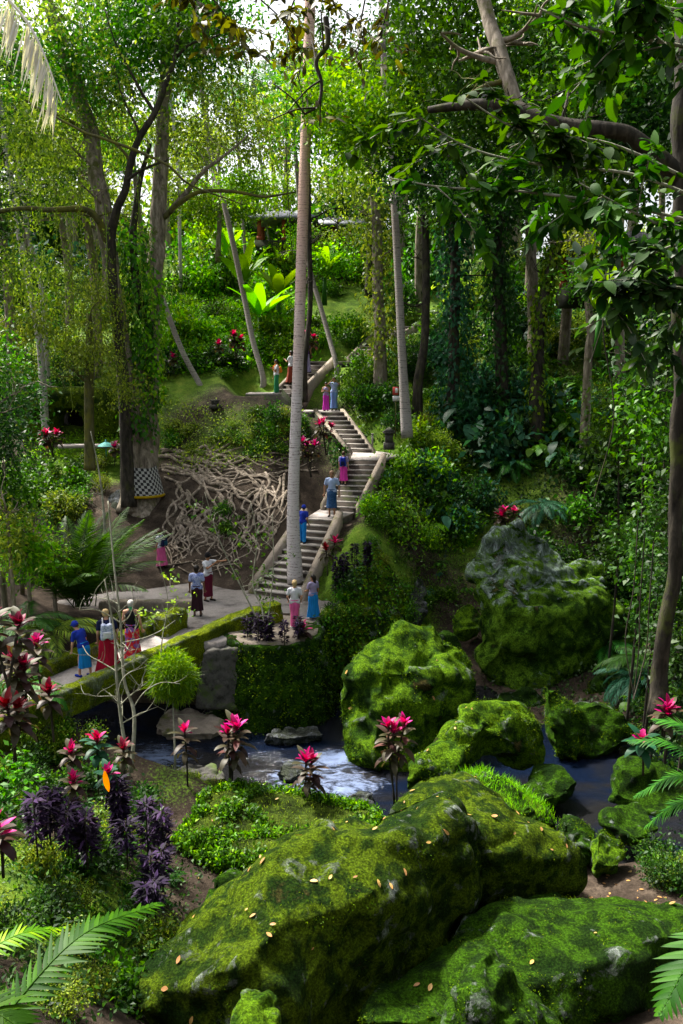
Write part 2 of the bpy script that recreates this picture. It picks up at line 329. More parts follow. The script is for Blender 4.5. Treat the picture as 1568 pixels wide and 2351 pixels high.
M['yellow'] = leafmat('leaf_yellow', (.35,.25,.02), (.55,.40,.06), trans=.4)
M['orange'] = leafmat('leaf_orange', (.5,.12,.01), (.7,.2,.02), trans=.4)
M['deadfrond'] = leafmat('frond_dry', (.42,.42,.42), (.62,.60,.62), trans=.25)
M['litter'] = leafmat('leaf_fallen', (.16,.07,.02), (.55,.45,.30), (.36,.20,.07), trans=.1)
M['grassb'] = leafmat('grass_bright', (.08,.24,.008), (.24,.48,.03), (.14,.36,.015), trans=.4)
M['moss'] = mossmat('moss_rock'); M['moss2'] = mossmat('moss_rock_olive', bright=(.068,.110,.004), mid=(.020,.042,.003), seed=3, lich=.60)
M['moss3'] = mossmat('moss_rock_deep', bright=(.032,.085,.003), mid=(.012,.032,.003), seed=6, lich=.62)
M['moss4'] = mossmat('moss_rock_grey', bright=(.085,.17,.010), seed=9, lich=.68, rock=(.22,.26,.27), zr=(-.05,.2,.24))
M['mossb'] = mossmat('moss_yellow', bright=(.17,.22,.006), mid=(.11,.15,.008), dark=(.05,.08,.006), brown=(.10,.09,.02), seed=4, lich=.57)
M['mossd'] = mossmat('moss_dry', bright=(.06,.09,.01), mid=(.03,.05,.006), dark=(.015,.022,.005), brown=(.09,.065,.04), seed=11, lich=.7)
M['rock'] = mossmat('grey_rock', bright=(.06,.07,.05), mid=(.045,.05,.04), dark=(.02,.022,.02), brown=(.07,.055,.04), seed=2, lich=.5, rock=(.13,.14,.16))
M['stone'] = concrete('pale_concrete', (.29,.26,.245), (.11,.095,.085), sc=.9)
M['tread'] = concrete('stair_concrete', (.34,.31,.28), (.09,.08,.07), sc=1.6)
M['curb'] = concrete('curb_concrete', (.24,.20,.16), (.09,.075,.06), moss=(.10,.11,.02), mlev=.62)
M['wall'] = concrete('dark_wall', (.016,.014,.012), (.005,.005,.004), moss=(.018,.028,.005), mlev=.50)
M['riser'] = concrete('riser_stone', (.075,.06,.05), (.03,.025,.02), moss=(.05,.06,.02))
M['grey'] = concrete('rubble_stone', (.065,.062,.055), (.02,.02,.017), moss=(.06,.09,.02), mlev=.6, sc=4)
M['bark'] = barkmat('bark_grey', (.05,.042,.03), (.36,.31,.25), (.19,.16,.12), moss=(.09,.10,.025), mlev=.6)
M['barkd'] = barkmat('bark_dark', (.008,.007,.006), (.07,.06,.045), (.03,.026,.02), moss=(.045,.055,.012), mlev=.6)
M['barkm'] = barkmat('bark_mossy', (.03,.03,.012), (.14,.13,.06), (.08,.08,.03), moss=(.12,.12,.02), mlev=.52)
M['barkp'] = barkmat('bark_pale', (.22,.21,.19), (.55,.53,.50), (.38,.36,.34), scale=4)
M['twig'] = barkmat('twig_pale', (.10,.10,.07), (.34,.33,.27), (.22,.22,.16), scale=9)
M['root'] = barkmat('root_bark', (.04,.032,.024), (.44,.37,.30), (.21,.17,.13), sz=1, scale=5, moss=(.09,.09,.03), mlev=.66)
M['barkr'] = barkmat('bark_ochre', (.10,.05,.02), (.30,.17,.06), (.20,.11,.04), moss=(.10,.10,.02), mlev=.6)
M['palm'] = palmbark('palm_trunk'); M['palm2'] = palmbark('palm_trunk_grey', (.30,.28,.26), (.05,.05,.045), (.20,.17,.15))

# ------------------------------------------------------------------ ground
def ground_mat():
    m, n, p, o = newmat('ground_soil')
    at_ = N(n, 'ShaderNodeAttribute', attribute_name='cover'); v = wpos(n)
    s = tex(n, 1.3, 6, .65, v); f = tex(n, 17, 6, .75, v); vf = tex(n, 60, 3, .7, v)
    soil = ramp(n, s, [(.32, (.018,.013,.009)), (.5, (.045,.033,.024)), (.68, (.10,.075,.055))])
    grass = ramp(n, s, [(.3, (.03,.06,.008)), (.5, (.09,.17,.012)), (.7, (.18,.24,.03))])
    k = mth(n, 'ADD', at_.outputs['Fac'], mth(n, 'MULTIPLY', mth(n, 'SUBTRACT', f, .5), 1.1))
    col = mixc(n, ramp(n, k, [(.42, 0.0), (.58, 1.0)]), soil, grass)
    col = mixc(n, .8, col, ramp(n, f, [(.28, .35), (.5, .95), (.75, 1.9)]), 'MULTIPLY')
    n.links.new(col, p.inputs['Base Color']); p.inputs['Roughness'].default_value = .95; p.inputs['Specular IOR Level'].default_value = .12
    bump(n, p, mth(n, 'ADD', f, mth(n, 'MULTIPLY', vf, .4)), .8, .06); return m
# ------------------------------------------------------------------ water
def water_mat():
    m, n, p, o = newmat('river_water'); v = wpos(n, .55, 1.25, 1)
    big = tex(n, .55, 3, .6, v, .6); r1 = tex(n, 2.6, 5, .65, v, 1.2); r2 = tex(n, 7, 6, .8, v, 1.5)
    at_ = N(n, 'ShaderNodeAttribute', attribute_name='foam')
    n.links.new(mixc(n, ramp(n, big, [(.4, 0.0), (.6, 1.0)]), (.003,.006,.016), (.009,.009,.010)), p.inputs['Base Color'])
    k = mth(n, 'ADD', mth(n, 'MULTIPLY', r1, .55), mth(n, 'MULTIPLY', r2, .45)); k = mth(n, 'ADD', k, mth(n, 'MULTIPLY', at_.outputs['Fac'], .28))
    ff = ramp(n, k, [(.66, 0.0), (.86, 1.0)])
    n.links.new(mixc(n, ff, p.inputs['Base Color'].links[0].from_socket, (.22,.29,.48)), p.inputs['Base Color'])
    p.inputs['Roughness'].default_value = .12; n.links.new(ramp(n, ff, [(0, .05), (1, .6)]), p.inputs['Roughness']); p.inputs['IOR'].default_value = 1.33; p.inputs['Specular IOR Level'].default_value = .3
    bump(n, p, mth(n, 'ADD', r1, mth(n, 'MULTIPLY', r2, .9)), .6, .10); bn = p.inputs['Normal'].links[0].from_node; n.links.new(mth(n, 'ADD', mth(n, 'MULTIPLY', at_.outputs['Fac'], .6), .16), bn.inputs['Strength']); return m
wx = np.arange(-30, 30, .12); wy = np.arange(13, 30, .12); WX, WY = np.meshgrid(wx, wy)
foam = np.zeros(WX.shape)
for px, py, rr, am in [(350,1738,1.3,1),(250,1745,1.0,.7),(700,1780,1.6,.75),(780,1740,.9,1.2),(790,1800,1.1,.95),(620,1740,1.2,.35),(560,1720,1.5,.3),(130,1690,.8,.6)]:
    h = atz(px, py, RIVZ); foam = np.maximum(foam, am * np.clip(1.4 - np.hypot((WX - h.x) / rr, (WY - h.y) / (rr * .7)), 0, 1))
WZ = RIVZ + (vn(WX, WY, .9, 5) * .05 + vn(WX, WY, .35, 6) * .04) * (.25 + foam * 2.2)
a = Acc(); Vw = np.stack([WX, WY, WZ], -1).reshape(-1, 3); q = np.arange(WX.size).reshape(WX.shape)
a.V.append(Vw); Fw = np.stack([q[:-1, :-1], q[:-1, 1:], q[1:, 1:], q[1:, :-1]], -1).reshape(-1, 4); a.F.append(Fw); a.M.append(np.zeros(len(Fw))); a.n = len(Vw)
wt = a.build('river', water_mat(), smooth=True); tag(wt, kind='structure')
fa = wt.data.attributes.new('foam', 'FLOAT', 'POINT'); fa.data.foreach_set('value', foam.astype(np.float32).ravel())

# ------------------------------------------------------------------ paved plaza, path, bridge
def slab(name, poly, z, mat, th=.35, **k):
    a = Acc(); a.prism([(p[0], p[1]) for p in poly], z - th, z); o = a.build(name, mat); return tag(o, **k)
PL = [atz(x, y, 0) for x, y in [(455,1475),(430,1438),(385,1440),(372,1405),(300,1395),(150,1392),(30,1395),(-60,1390),(-60,1345),(60,1338),(200,1338),(330,1340),(385,1338),(470,1335),(560,1345),(590,1355),(700,1362),(742,1372),(776,1397),(737,1427),(715,1440),(690,1448),(560,1450),(545,1463),(500,1478)]]
slab('plaza', PL, 0.03, M['stone'], .45, kind='structure')
N0 = atz(130, 1607, 0); N1 = atz(463, 1460, 0); d_ = (N1 - N0); L_ = d_.length; d_.normalize(); pn = Vector((-d_.y, d_.x, 0))   # pn to the left
br = empty('footbridge', N0, 'mossy concrete footbridge with low parapets crossing the stream to the plaza', 'bridge')
def loc(o):  # parent keeping world coordinates
    o.matrix_parent_inverse = br.matrix_world.inverted(); return o
def par(o, r):
    o.parent = r; bpy.context.view_layer.update(); o.matrix_parent_inverse = r.matrix_world.inverted(); return o
def strip(A, B, w0, w1, zt, zb, n=14, arch=0.0, bend=None, ztop=None):
    """long block between A and B, offsets w0..w1 along pn, underside arched"""
    a = Acc(); V = []; f = []
    for i in range(n + 1):
        s = i / n; c = A + (B - A) * s + (bend(s) if bend else Vector((0, 0, 0)))
        top = zt if ztop is None else ztop(s); bot = zb + arch * math.sin(math.pi * s)
        for wq, z in ((w0, bot), (w1, bot), (w1, top), (w0, top)): p = c + pn * wq; V.append((p.x, p.y, z))
    for i in range(n):
        for j in range(4): f.append((i * 4 + j, i * 4 + (j + 1) % 4, i * 4 + 4 + (j + 1) % 4, i * 4 + 4 + j))
    f.append((3, 2, 1, 0)); f.append(tuple(n * 4 + j for j in range(4))); a.add(V, [k[::-1] for k in f]); return a
EX = -d_ * 4.2
par(strip(N0 + EX, N1 + d_ * .3, 0.0, 1.35, .02, -.75, arch=.35).build('deck', M['stone']), br)
def soften(me, vox, it=3, amp=.03, fr=1.6, keep=None):
    me = remesh(me, vox, it); co = getco(me); no = getno(me)
    d = np.array([noise.fractal(Vector(c) * fr, .8, 2.0, 4) for c in co]); setco(me, co + no * (d * amp)[:, None]); shade(me); return me
pb = strip(N0 + EX, N1 + d_ * .1, -.42, 0.0, .34, -.85, arch=.42)
nearp = par(link('parapet', soften(pb.mesh('p'), .06, 3, .05), M['mossb']), br); nearp['label'] = 'near parapet covered in yellow green moss'
# flared end of the near parapet
e = Acc(); path = [N1 - d_ * .6 - pn * .2, N1 + d_ * .5 - pn * .35, N1 + d_ * 1.5 - pn * .9, N1 + d_ * 2.35 - pn * 1.25]
for i in range(3):
    p, q = path[i], path[i + 1]; z0 = [.30, .42, .62, .70][i]; z1 = [.30, .42, .62, .70][i + 1]; c = (p + q) / 2; dd = q - p
    V = []; s_ = Vector((-dd.y, dd.x, 0)).normalized() * .27
    for P_, z in ((p - dd * .06, z0), (q + dd * .06, z1)):
        for w_, zz in ((-1, -.75), (1, -.75), (1, z), (-1, z)): v = P_ + s_ * w_; V.append((v.x, v.y, zz))
    e.add(V, [(0,1,2,3),(7,6,5,4),(0,4,5,1),(1,5,6,2),(2,6,7,3),(3,7,4,0)])
par(link('parapet_end', soften(e.mesh('p'), .06, 6, .06), M['mossb']), br)
fp = strip(N0 + EX + pn * 1.35, N1 - d_ * .1 + pn * 1.35, 0.0, .38, .36, -.8, arch=.4)
par(link('parapet', soften(fp.mesh('p'), .06, 3, .05), M['mossb']), br)
e = Acc(); c = atz(400, 1452, 0); e.box((c.x - .15, c.y + .1, .15), (.55, 1.2, 1.0), -.35); par(link('parapet_end', soften(e.mesh('p'), .06, 5, .05), M['mossb']), br)
# short low wall behind the bridge mouth (moss block)
e = Acc(); c1 = atz(300, 1402, 0); e.box((c1.x + .5, c1.y + .2, .1), (3.2, .35, .45), .05); tag(link('low_wall', soften(e.mesh('p'), .07, 3, .04), M['curb']), 'low stained kerb wall left of the bridge mouth under the palm fronds', 'wall')
# abutment of rubble stone and the round mossy planter
a = Acc(); A0 = atz(466, 1492, -.05); 
V = [(A0.x, A0.y + .1, -.12), (A0.x + 1.5, A0.y + .55, -.12), (A0.x + 1.5, A0.y + 3.2, -.12), (A0.x, A0.y + 3.2, -.12), (A0.x - .25, A0.y - .3, -1.75), (A0.x + 1.7, A0.y + .2, -2.1), (A0.x + 1.6, A0.y + 3.2, -3.0), (A0.x - .3, A0.y + 3.2, -3.0)]
a.add(V, [(0,1,2,3),(0,4,5,1),(1,5,6,2),(3,2,6,7),(0,3,7,4),(4,7,6,5)])
tag(link('abutment_wall', soften(a.mesh('p'), .06, 2, .05, 3), M['grey']), 'sloping grey pebbly abutment wall under the plaza end of the bridge', 'wall')
a = Acc(); C0 = Vector((-2.15, 23.95)); V = []; f = []; NS = 40
for k, (rr, z) in enumerate([(1.58, .04), (1.62, -.3), (1.74, -1.0), (1.92, -1.8), (2.0, -2.6), (2.0, -3.2)]):
    for j in range(NS):
        t = j / NS * 2 * math.pi; V.append((C0.x + rr * math.cos(t), C0.y + rr * .98 * math.sin(t), z))
for k in range(5):
    for j in range(NS): f.append((k * NS + j, (k + 1) * NS + j, (k + 1) * NS + (j + 1) % NS, k * NS + (j + 1) % NS))
f.append(tuple(range(NS))); f.append(tuple(5 * NS + j for j in range(NS))[::-1]); a.add(V, f)
tag(link('planter_wall', soften(a.mesh('p'), .07, 3, .10, 1.3), M['moss3']), 'round mossy retaining wall with a planter on top beside the stream', 'retaining wall')
a = Acc(); a.prism([(C0.x + 1.42 * math.cos(t), C0.y + 1.4 * math.sin(t)) for t in np.linspace(0, 2 * math.pi, 30)[:-1]], -.2, .07); tag(a.build('planter_soil', M['curb']), kind='structure')
# ------------------------------------------------------------------ stairs
def W(px, py, z): return atz(px, py, z)
stair_log = []
def flight(BL, BR, TL, TR, n, label, curbs=(1, 1), cw=.2, ch=.26, deep=1.0, cmat=None):
    root = empty('staircase', (BL + BR) / 2, label, 'stairs', 'flights of the winding stone stairs')
    tr = Acc(); rs = Acc(); z0, z1 = BL.z, TL.z; h = (z1 - z0) / n
    for i in range(n):
        s0, s1 = i / n, (i + 1) / n; z = z0 + h * (i + 1); lo = z0 + h * i
        a0, b0 = BL.lerp(TL, s0), BR.lerp(TR, s0); a1, b1 = BL.lerp(TL, s1), BR.lerp(TR, s1)
        run = Vector(((a1 - a0).x, (a1 - a0).y, 0)); nz = run.normalized() * -.035
        if i < n:
            top = [(a0.x + nz.x, a0.y + nz.y), (b0.x + nz.x, b0.y + nz.y), (b1.x, b1.y), (a1.x, a1.y)]
            tr.prism(top, z - .055, z)
            rs.prism([(a0.x, a0.y), (b0.x, b0.y), (b1.x, b1.y), (a1.x, a1.y)], lo - .5 - deep * .6, z - .057)
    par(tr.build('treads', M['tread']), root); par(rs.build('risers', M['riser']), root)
    side = (BR - BL); side.z = 0; side.normalize()
    for on, p, q, sg in ((curbs[0], BL, TL, -1), (curbs[1], BR, TR, 1)):
        if not on: continue
        c = Acc(); V = []
        for P_, zz in ((p, z0), (q, z1)):
            o0 = P_ + side * sg * .003; o1 = P_ + side * sg * cw
            for u, z in ((o0, zz - deep), (o1, zz - deep), (o1, zz + ch), (o0, zz + ch)): V.append((u.x, u.y, z))
        fc = [(0,1,2,3),(7,6,5,4),(0,4,5,1),(1,5,6,2),(2,6,7,3),(3,7,4,0)]
        c.add(V, fc if sg > 0 else [k[::-1] for k in fc]); par(c.build('side_curb', cmat or M['curb']), root)
    stair_log.append((BL, BR, TL, TR, n)); return root
def onstair(k, s, u=.5):
    BL, BR, TL, TR, n = stair_log[k]; s = (math.floor(s * n) + .5) / n
    p = BL.lerp(BR, u).lerp(TL.lerp(TR, u), s); p.z = BL.z + (TL.z - BL.z) * (s + .5 / n); return p
Z1, Z3, Z4, Z5, Z6 = 2.3, 4.3, 6.05, 6.9, at(712,830,44.2).z
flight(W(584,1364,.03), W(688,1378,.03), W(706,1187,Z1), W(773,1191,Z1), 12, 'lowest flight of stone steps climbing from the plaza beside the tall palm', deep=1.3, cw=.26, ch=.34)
land_log = []
def landing(pts, z, label, th=.5, mat=None, nobase=False):
    land_log.append(pts)
    a = Acc(); a.prism([(p.x, p.y) for p in pts], z - .09, z + .012); r = empty('landing', pts[0], label, 'landing', 'landings of the winding stone stairs')
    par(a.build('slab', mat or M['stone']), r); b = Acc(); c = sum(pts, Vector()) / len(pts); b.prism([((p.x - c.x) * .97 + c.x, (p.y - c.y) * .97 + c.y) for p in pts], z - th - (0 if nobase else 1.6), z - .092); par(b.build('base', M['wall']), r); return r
landing([W(705,1188,Z1), W(774,1192,Z1), W(822,1173,Z1), W(741,1166,Z1)], Z1, 'lowest pale stair landing where a man in a dark sarong stands')
flight(W(746,1172,Z1), W(816,1176,Z1), W(806,1054,Z3), W(876,1054,Z3), 10, 'flight of steps above the lowest landing leading to the wide pale landing', deep=1.3)
def WT(px, t, z): return Vector(((px - PW / 2) / FOC * t, (t + (z - CAMZ) * sp) / cp, z))
landing([WT(803,34.08,Z3), WT(878,34.05,Z3), WT(925,35.6,Z3), WT(866,37.6,Z3), WT(812,37.3,Z3)], Z3, 'wide pale angular landing halfway up the stairs beside the slim palm')
flight(WT(808,37.0,Z3), WT(853,36.7,Z3), WT(728,39.4,Z4), WT(781,39.4,Z4), 9, 'steps turning up to the left from the wide landing past pink plants', deep=.6, curbs=(1, 1), ch=.14)
landing([WT(728,39.42,Z4), WT(782,39.42,Z4), WT(776,41,Z4), WT(688,41,Z4), WT(682,39.7,Z4)], Z4, 'narrow landing where two visitors stand above the pink plants')
flight(WT(684,39.8,Z4), WT(694,41,Z4), WT(648,40.3,Z5), WT(660,41.6,Z5), 4, 'short flight of four steps partly hidden behind the palm trunk', curbs=(1, 0), deep=1.2, cmat=M['wall'])
landing([WT(564,40.2,Z5), WT(646,40.2,Z5), WT(676,41.8,Z5), WT(668,42.6,Z5), WT(575,42.6,Z5)], Z5, 'upper left landing with a visitor in green trousers')
flight(WT(642,41.3,Z5), WT(690,41.3,Z5), WT(712,44.2,Z6), WT(762,44.2,Z6), 8, 'straight flight rising to the right behind the tall palm', deep=.9, cmat=M['curb'])
landing([stair_log[4][2], stair_log[4][3], stair_log[4][3] + Vector((2.6, .3, 0)), stair_log[4][3] + Vector((2.6, 1.5, 0)), stair_log[4][2] + Vector((0, 1.5, 0))], Z6, 'high landing leading towards the far hillside steps', nobase=True)
q0 = stair_log[4][3] + Vector((1.0, 1.5, 0))
flight(q0, q0 + Vector((1.3, -.5, 0)), q0 + Vector((1.5, 4.0, 1.5)), q0 + Vector((2.6, 3.6, 1.5)), 8, 'narrow far flight of steps climbing the hillside near the slim palm', deep=1.0, cmat=M['curb'])
q1 = stair_log[5][2]
flight(q1 + Vector((.6, .2, 0)), q1 + Vector((1.5, 0, 0)), q1 + Vector((2.2, 2.4, .8)), q1 + Vector((3.0, 2.1, .8)), 5, 'topmost far steps beside the slim palm trunk', deep=1.0)
# ground cut away under and around the stairs, then the ground sheet itself
def cutquad(P):
    global GZ
    c = sum(P, Vector()) / len(P); D = np.full(GX.shape, 1e9); Zm = np.zeros(GX.shape)
    for s_ in np.linspace(0, 1, 9):
        for u_ in (0, .25, .5, .75, 1):
            p = P[0].lerp(P[1], u_).lerp(P[3].lerp(P[2], u_), s_); d = np.hypot(GX - p.x, GY - p.y); k_ = d < D; D = np.where(k_, d, D); Zm = np.where(k_, p.z, Zm)
    GZ = np.minimum(GZ, Zm - .3 + np.maximum(0, D - .45) * .9)
for L_5 in stair_log: cutquad([L_5[0], L_5[1], L_5[3], L_5[2]])
for P_ in land_log: cutquad([P_[0], P_[1], P_[2], P_[-1]])
ny, nx = GX.shape
V = np.stack([GX, GY, GZ], -1).reshape(-1, 3)
idx = np.arange(nx * ny).reshape(ny, nx); Fq = np.stack([idx[:-1, :-1], idx[:-1, 1:], idx[1:, 1:], idx[1:, :-1]], -1).reshape(-1, 4)
a = Acc(); a.V.append(V); a.F.append(Fq); a.M.append(np.zeros(len(Fq))); a.n = len(V)
gr = a.build('ground', ground_mat(), smooth=True); tag(gr, kind='structure')
# grass/moss cover by place: pixel-space blobs turned into world blobs
GC = [(450,770,7,1.2),(570,770,6,1.2),(640,760,10,1.2),(300,820,10,1.0),(250,1030,3.5,1.0),(620,1850,2.0,.5),(400,1790,1.3,.5),(560,1980,1.2,.4),(1250,700,16,.8),(900,800,8,.8),(1100,1150,7,.6),(870,1350,3,1.0),(520,1000,4,.5),(520,600,20,1.2),(1000,1000,8,.7),(100,2050,3.0,.7)]
cov = np.full(len(V), .12)
for px, py, rad, amt in GC:
    h = hit(px, py); cov = np.maximum(cov, amt * np.clip(1.3 - np.hypot(V[:, 0] - h.x, V[:, 1] - h.y) / rad, 0, 1))
cov = np.where(V[:, 1] > 58, .9, cov)
ca = gr.data.attributes.new('cover', 'FLOAT', 'POINT'); ca.data.foreach_set('value', cov.astype(np.float32))

# dark retaining walls under the upper landings
def wallstrip(tops, zb, th, name, mat, label, cat='retaining wall', vox=None):
    a = Acc(); V = []; f = []; n = len(tops)
    for p in tops:
        z = zb if np.isscalar(zb) else zb[0]
        V += [(p.x, p.y, z), (p.x, p.y, p.z), (p.x + .0, p.y + th, p.z), (p.x, p.y + th, z)]
    for i in range(n - 1):
        for j in range(4): f.append((i * 4 + j, i * 4 + 4 + j, i * 4 + 4 + (j + 1) % 4, i * 4 + (j + 1) % 4))
    f.append((0, 1, 2, 3)); f.append(tuple((n - 1) * 4 + j for j in (3, 2, 1, 0))); a.add(V, f)
    me = soften(a.mesh('w'), vox, 2, .06, 1.5) if vox else a.mesh('w')
    return tag(link(name, me, mat), label, cat)
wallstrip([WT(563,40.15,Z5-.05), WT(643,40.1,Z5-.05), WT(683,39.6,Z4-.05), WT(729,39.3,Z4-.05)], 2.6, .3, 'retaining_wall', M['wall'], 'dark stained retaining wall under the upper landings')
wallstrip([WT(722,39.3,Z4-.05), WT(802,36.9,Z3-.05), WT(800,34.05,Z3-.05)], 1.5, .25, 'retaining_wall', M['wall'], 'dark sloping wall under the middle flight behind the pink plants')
# stepped end of the left wall
a = Acc(); b0 = WT(562,40.2,Z5)
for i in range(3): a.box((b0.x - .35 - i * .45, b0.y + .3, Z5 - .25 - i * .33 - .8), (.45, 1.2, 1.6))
tag(a.build('stepped_wall', M['wall']), 'dark stepped wall end left of the upper landing', 'wall')
# mossy bank wall to the right of the plaza
def bank(top, bot, name, mat, label, n=26, bulge=.25, rough=.16):
    tp = smoothpath(top, n // (len(top) - 1)); bt = smoothpath(bot, n // (len(bot) - 1)); k = min(len(tp), len(bt)); V = []; f = []; m_ = 16
    tp = [tp[int(i * (len(tp) - 1) / (k - 1))] for i in range(k)]; bt = [bt[int(i * (len(bt) - 1) / (k - 1))] for i in range(k)]
    rows = []
    for i in range(k):
        row = []
        for j in range(m_ + 1):
            s = j / m_; p = tp[i].lerp(bt[i], s); nrm = Vector((0, -1, .25)); p = p + nrm * (bulge * math.sin(math.pi * s) + rough * noise.fractal(p * 1.1, .8, 2, 4)); row.append(p)
        back = [row[-1] + Vector((0, 1.6, -.3)), row[0] + Vector((0, 1.6, -.6)), row[0] + Vector((0, 1.2, .0))]
        rows.append(row + back)
    w_ = len(rows[0])
    for r_ in rows: V += [tuple(p) for p in r_]
    for i in range(k - 1):
        for j in range(w_): f.append((i * w_ + j, i * w_ + (j + 1) % w_, (i + 1) * w_ + (j + 1) % w_, (i + 1) * w_ + j))
    f.append(tuple(range(w_))[::-1]); f.append(tuple((k - 1) * w_ + j for j in range(w_)))
    a = Acc(); a.add(V, f); o = a.build(name, mat, smooth=True); return tag(o, label, 'retaining wall'), rows
BANK, BROWS = bank([W(733,1432,.05), W(757,1414,.05), W(778,1398,.05), at(800,1335,27.6), at(832,1290,28.6), at(860,1240,29.6)],
     [at(752,1590,26.2), at(790,1570,26.6), at(850,1520,26.9), at(900,1470,27.3), at(930,1420,28.2), at(940,1380,29)], 'mossy_bank', M['moss2'], 'steep mossy bank wall falling from the plaza and stairs to the stream')
# ------------------------------------------------------------------ boulders
def hullmesh(hulls, back=1.0, down=1.2, shrink=.75):
    a = Acc()
    for H in hulls:
        P = [at(*p) for p in H]; c = sum(P, Vector()) / len(P); P = [c + (p - c) * 1.07 for p in P]; Q = list(P)
        for p in P:
            q = c + (p - c) * shrink; q = q + Vector((0, back, -.15 * back)); Q.append(q)
            q2 = c + (p - c) * .9; q2 = Vector((q2.x, q2.y + back * .4, min(p.z, c.z) - down)); Q.append(q2)
        bm = bmesh.new()
        for q in Q: bm.verts.new(q)
        r = bmesh.ops.convex_hull(bm, input=bm.verts)
        bmesh.ops.delete(bm, geom=[v for v in bm.verts if not v.link_faces], context='VERTS'); bm.verts.index_update()
        a.add([tuple(v.co) for v in bm.verts], [[v.index for v in f.verts] for f in bm.faces]); bm.free()
    return a.mesh('h')
def lap(me, k):
    e = np.empty(len(me.edges) * 2, dtype=np.int64); me.edges.foreach_get('vertices', e); e = e.reshape(-1, 2); co = getco(me)
    cnt = np.bincount(e.ravel(), minlength=len(co))[:, None] + 1e-9
    for _ in range(k):
        s_ = np.zeros_like(co); np.add.at(s_, e[:, 0], co[e[:, 1]]); np.add.at(s_, e[:, 1], co[e[:, 0]]); co = co * .5 + s_ / cnt * .5
    setco(me, co)
def ridged(v, s):
    return 1 - abs(noise.fractal(v * s, .7, 2.1, 4)) * 2.2
def chop(me, k, key):
    """flatten the lump on random planes so it breaks into facets with edges"""
    r = random.Random(key); co = getco(me); c = co.mean(0); L = co - c
    for i in range(k):
        d = np.array([r.gauss(0, 1), r.gauss(0, 1), r.gauss(-.1, .55)]); d /= np.linalg.norm(d); h = L @ d; m = np.percentile(h, 99.5) * r.uniform(.89, .99); o = h > m
        L[o] -= np.outer((h[o] - m) * .88, d)
    setco(me, L + c)
def boulder(name, label, hulls, mat, vox=.07, amp=.12, fr=.8, back=1.0, down=1.2, sm=4, cat='boulder', cracks=.09, group=None, shrink=.75, cuts=16):
    me = remesh(hullmesh(hulls, back, down, shrink), vox, sm); chop(me, cuts, name + label); co = getco(me); no = getno(me)
    d = np.empty(len(co))
    for i, c in enumerate(co):
        v = Vector(c); vv = Vector((v.x, v.y, v.z * 1.5)) * fr * 1.15 + Vector((noise.noise(v * 1.7), noise.noise(v * 1.7 + Vector((5, 0, 0))), 0)) * .25; ds, ps = noise.voronoi(vv); g_ = min(1, (ds[1] - ds[0]) / .22); blk = noise.cell(ps[0] * 3.7) - .5; d[i] = amp * 1.1 * blk * g_ - cracks * (1 - g_) * 1.1 + amp * noise.fractal(v * fr, .9, 2.0, 3) + amp * .2 * noise.fractal(v * fr * 5, .8, 2.0, 4) - cracks * max(0, ridged(v, fr * .8) - .85) * 4
    setco(me, co + no * d[:, None]); lap(me, 2); shade(me); o = link(name, me, mat); tag(o, label, cat, group); return o
BO = {}
BO['front'] = boulder('boulder', 'huge flat backed mossy boulder filling the foreground scattered with fallen leaves', [
 [(298,2240,12),(325,2340,11.4),(430,2420,10.8),(600,2440,10.8),(760,2380,12.0),(900,2262,13),(1000,2165,13.8),(1060,2080,14),(1000,1990,13.6),(880,1935,13.2),(760,1922,13.2),(700,1935,13.1),(590,2010,12.8),(490,2085,12.6),(400,2150,12.4),(620,2150,11.6),(850,2050,12.4),(480,2250,11.3)],
 [(860,1938,13.2),(955,1902,13.7),(1035,1858,14.2),(1060,1868,14.3),(1125,1930,14.4),(1142,1990,14.3),(1090,2075,14.1),(950,2130,13.5),(850,2080,12.9),(990,1960,13.4)]], M['moss2'], .065, .13, .65, 1.6, 1.3)
BO['mid'] = boulder('boulder', 'long mossy boulder with lichen ridge and dark overhanging right end', [
 [(865,1920,15.0),(880,1880,15.2),(912,1835,15.6),(965,1795,16),(1030,1790,16.2),(1100,1815,16.1),(1200,1880,15.8),(1290,1925,15.5),(1348,1945,15.4),(1352,2030,15.3),(1270,2080,15.4),(1150,2090,15.0),(980,1960,14.7),(1100,1900,15.0),(1180,1960,14.8)]], M['moss2'], .07, .12, .7, 1.2, .9)
BO['low'] = boulder('boulder', 'long low olive mossy boulder running out of the lower right corner', [
 [(790,2390,11.2),(880,2300,11.9),(960,2235,12.5),(1060,2178,13.1),(1150,2105,13.7),(1210,2083,13.9),(1330,2104,14.0),(1450,2118,13.9),(1640,2108,13.6),(1640,2270,13.2),(1420,2262,13.2),(1260,2262,13.0),(1200,2400,11.9),(1000,2450,11.4),(1150,2180,13.0),(1300,2180,13.2),(1000,2320,11.9)],
 [(1180,2095,14.2),(1240,2083,14.4),(1310,2085,14.4),(1345,2110,14.2),(1300,2140,13.9)]], M['moss3'], .07, .11, .75, 1.0, 1.0)
BO['peak'] = boulder('boulder', 'pointed mossy boulder at the bottom edge in front of the low olive boulder', [
 [(1120,2192,11.8),(1150,2205,11.9),(1085,2225,11.6),(1045,2290,11.3),(1010,2420,11),(1120,2430,10.8),(1330,2420,11.4),(1255,2340,11.7),(1190,2260,11.8),(1120,2300,11.1)]], M['moss3'], .055, .1, 1.2, .8, 1.0)
DM = 1.05
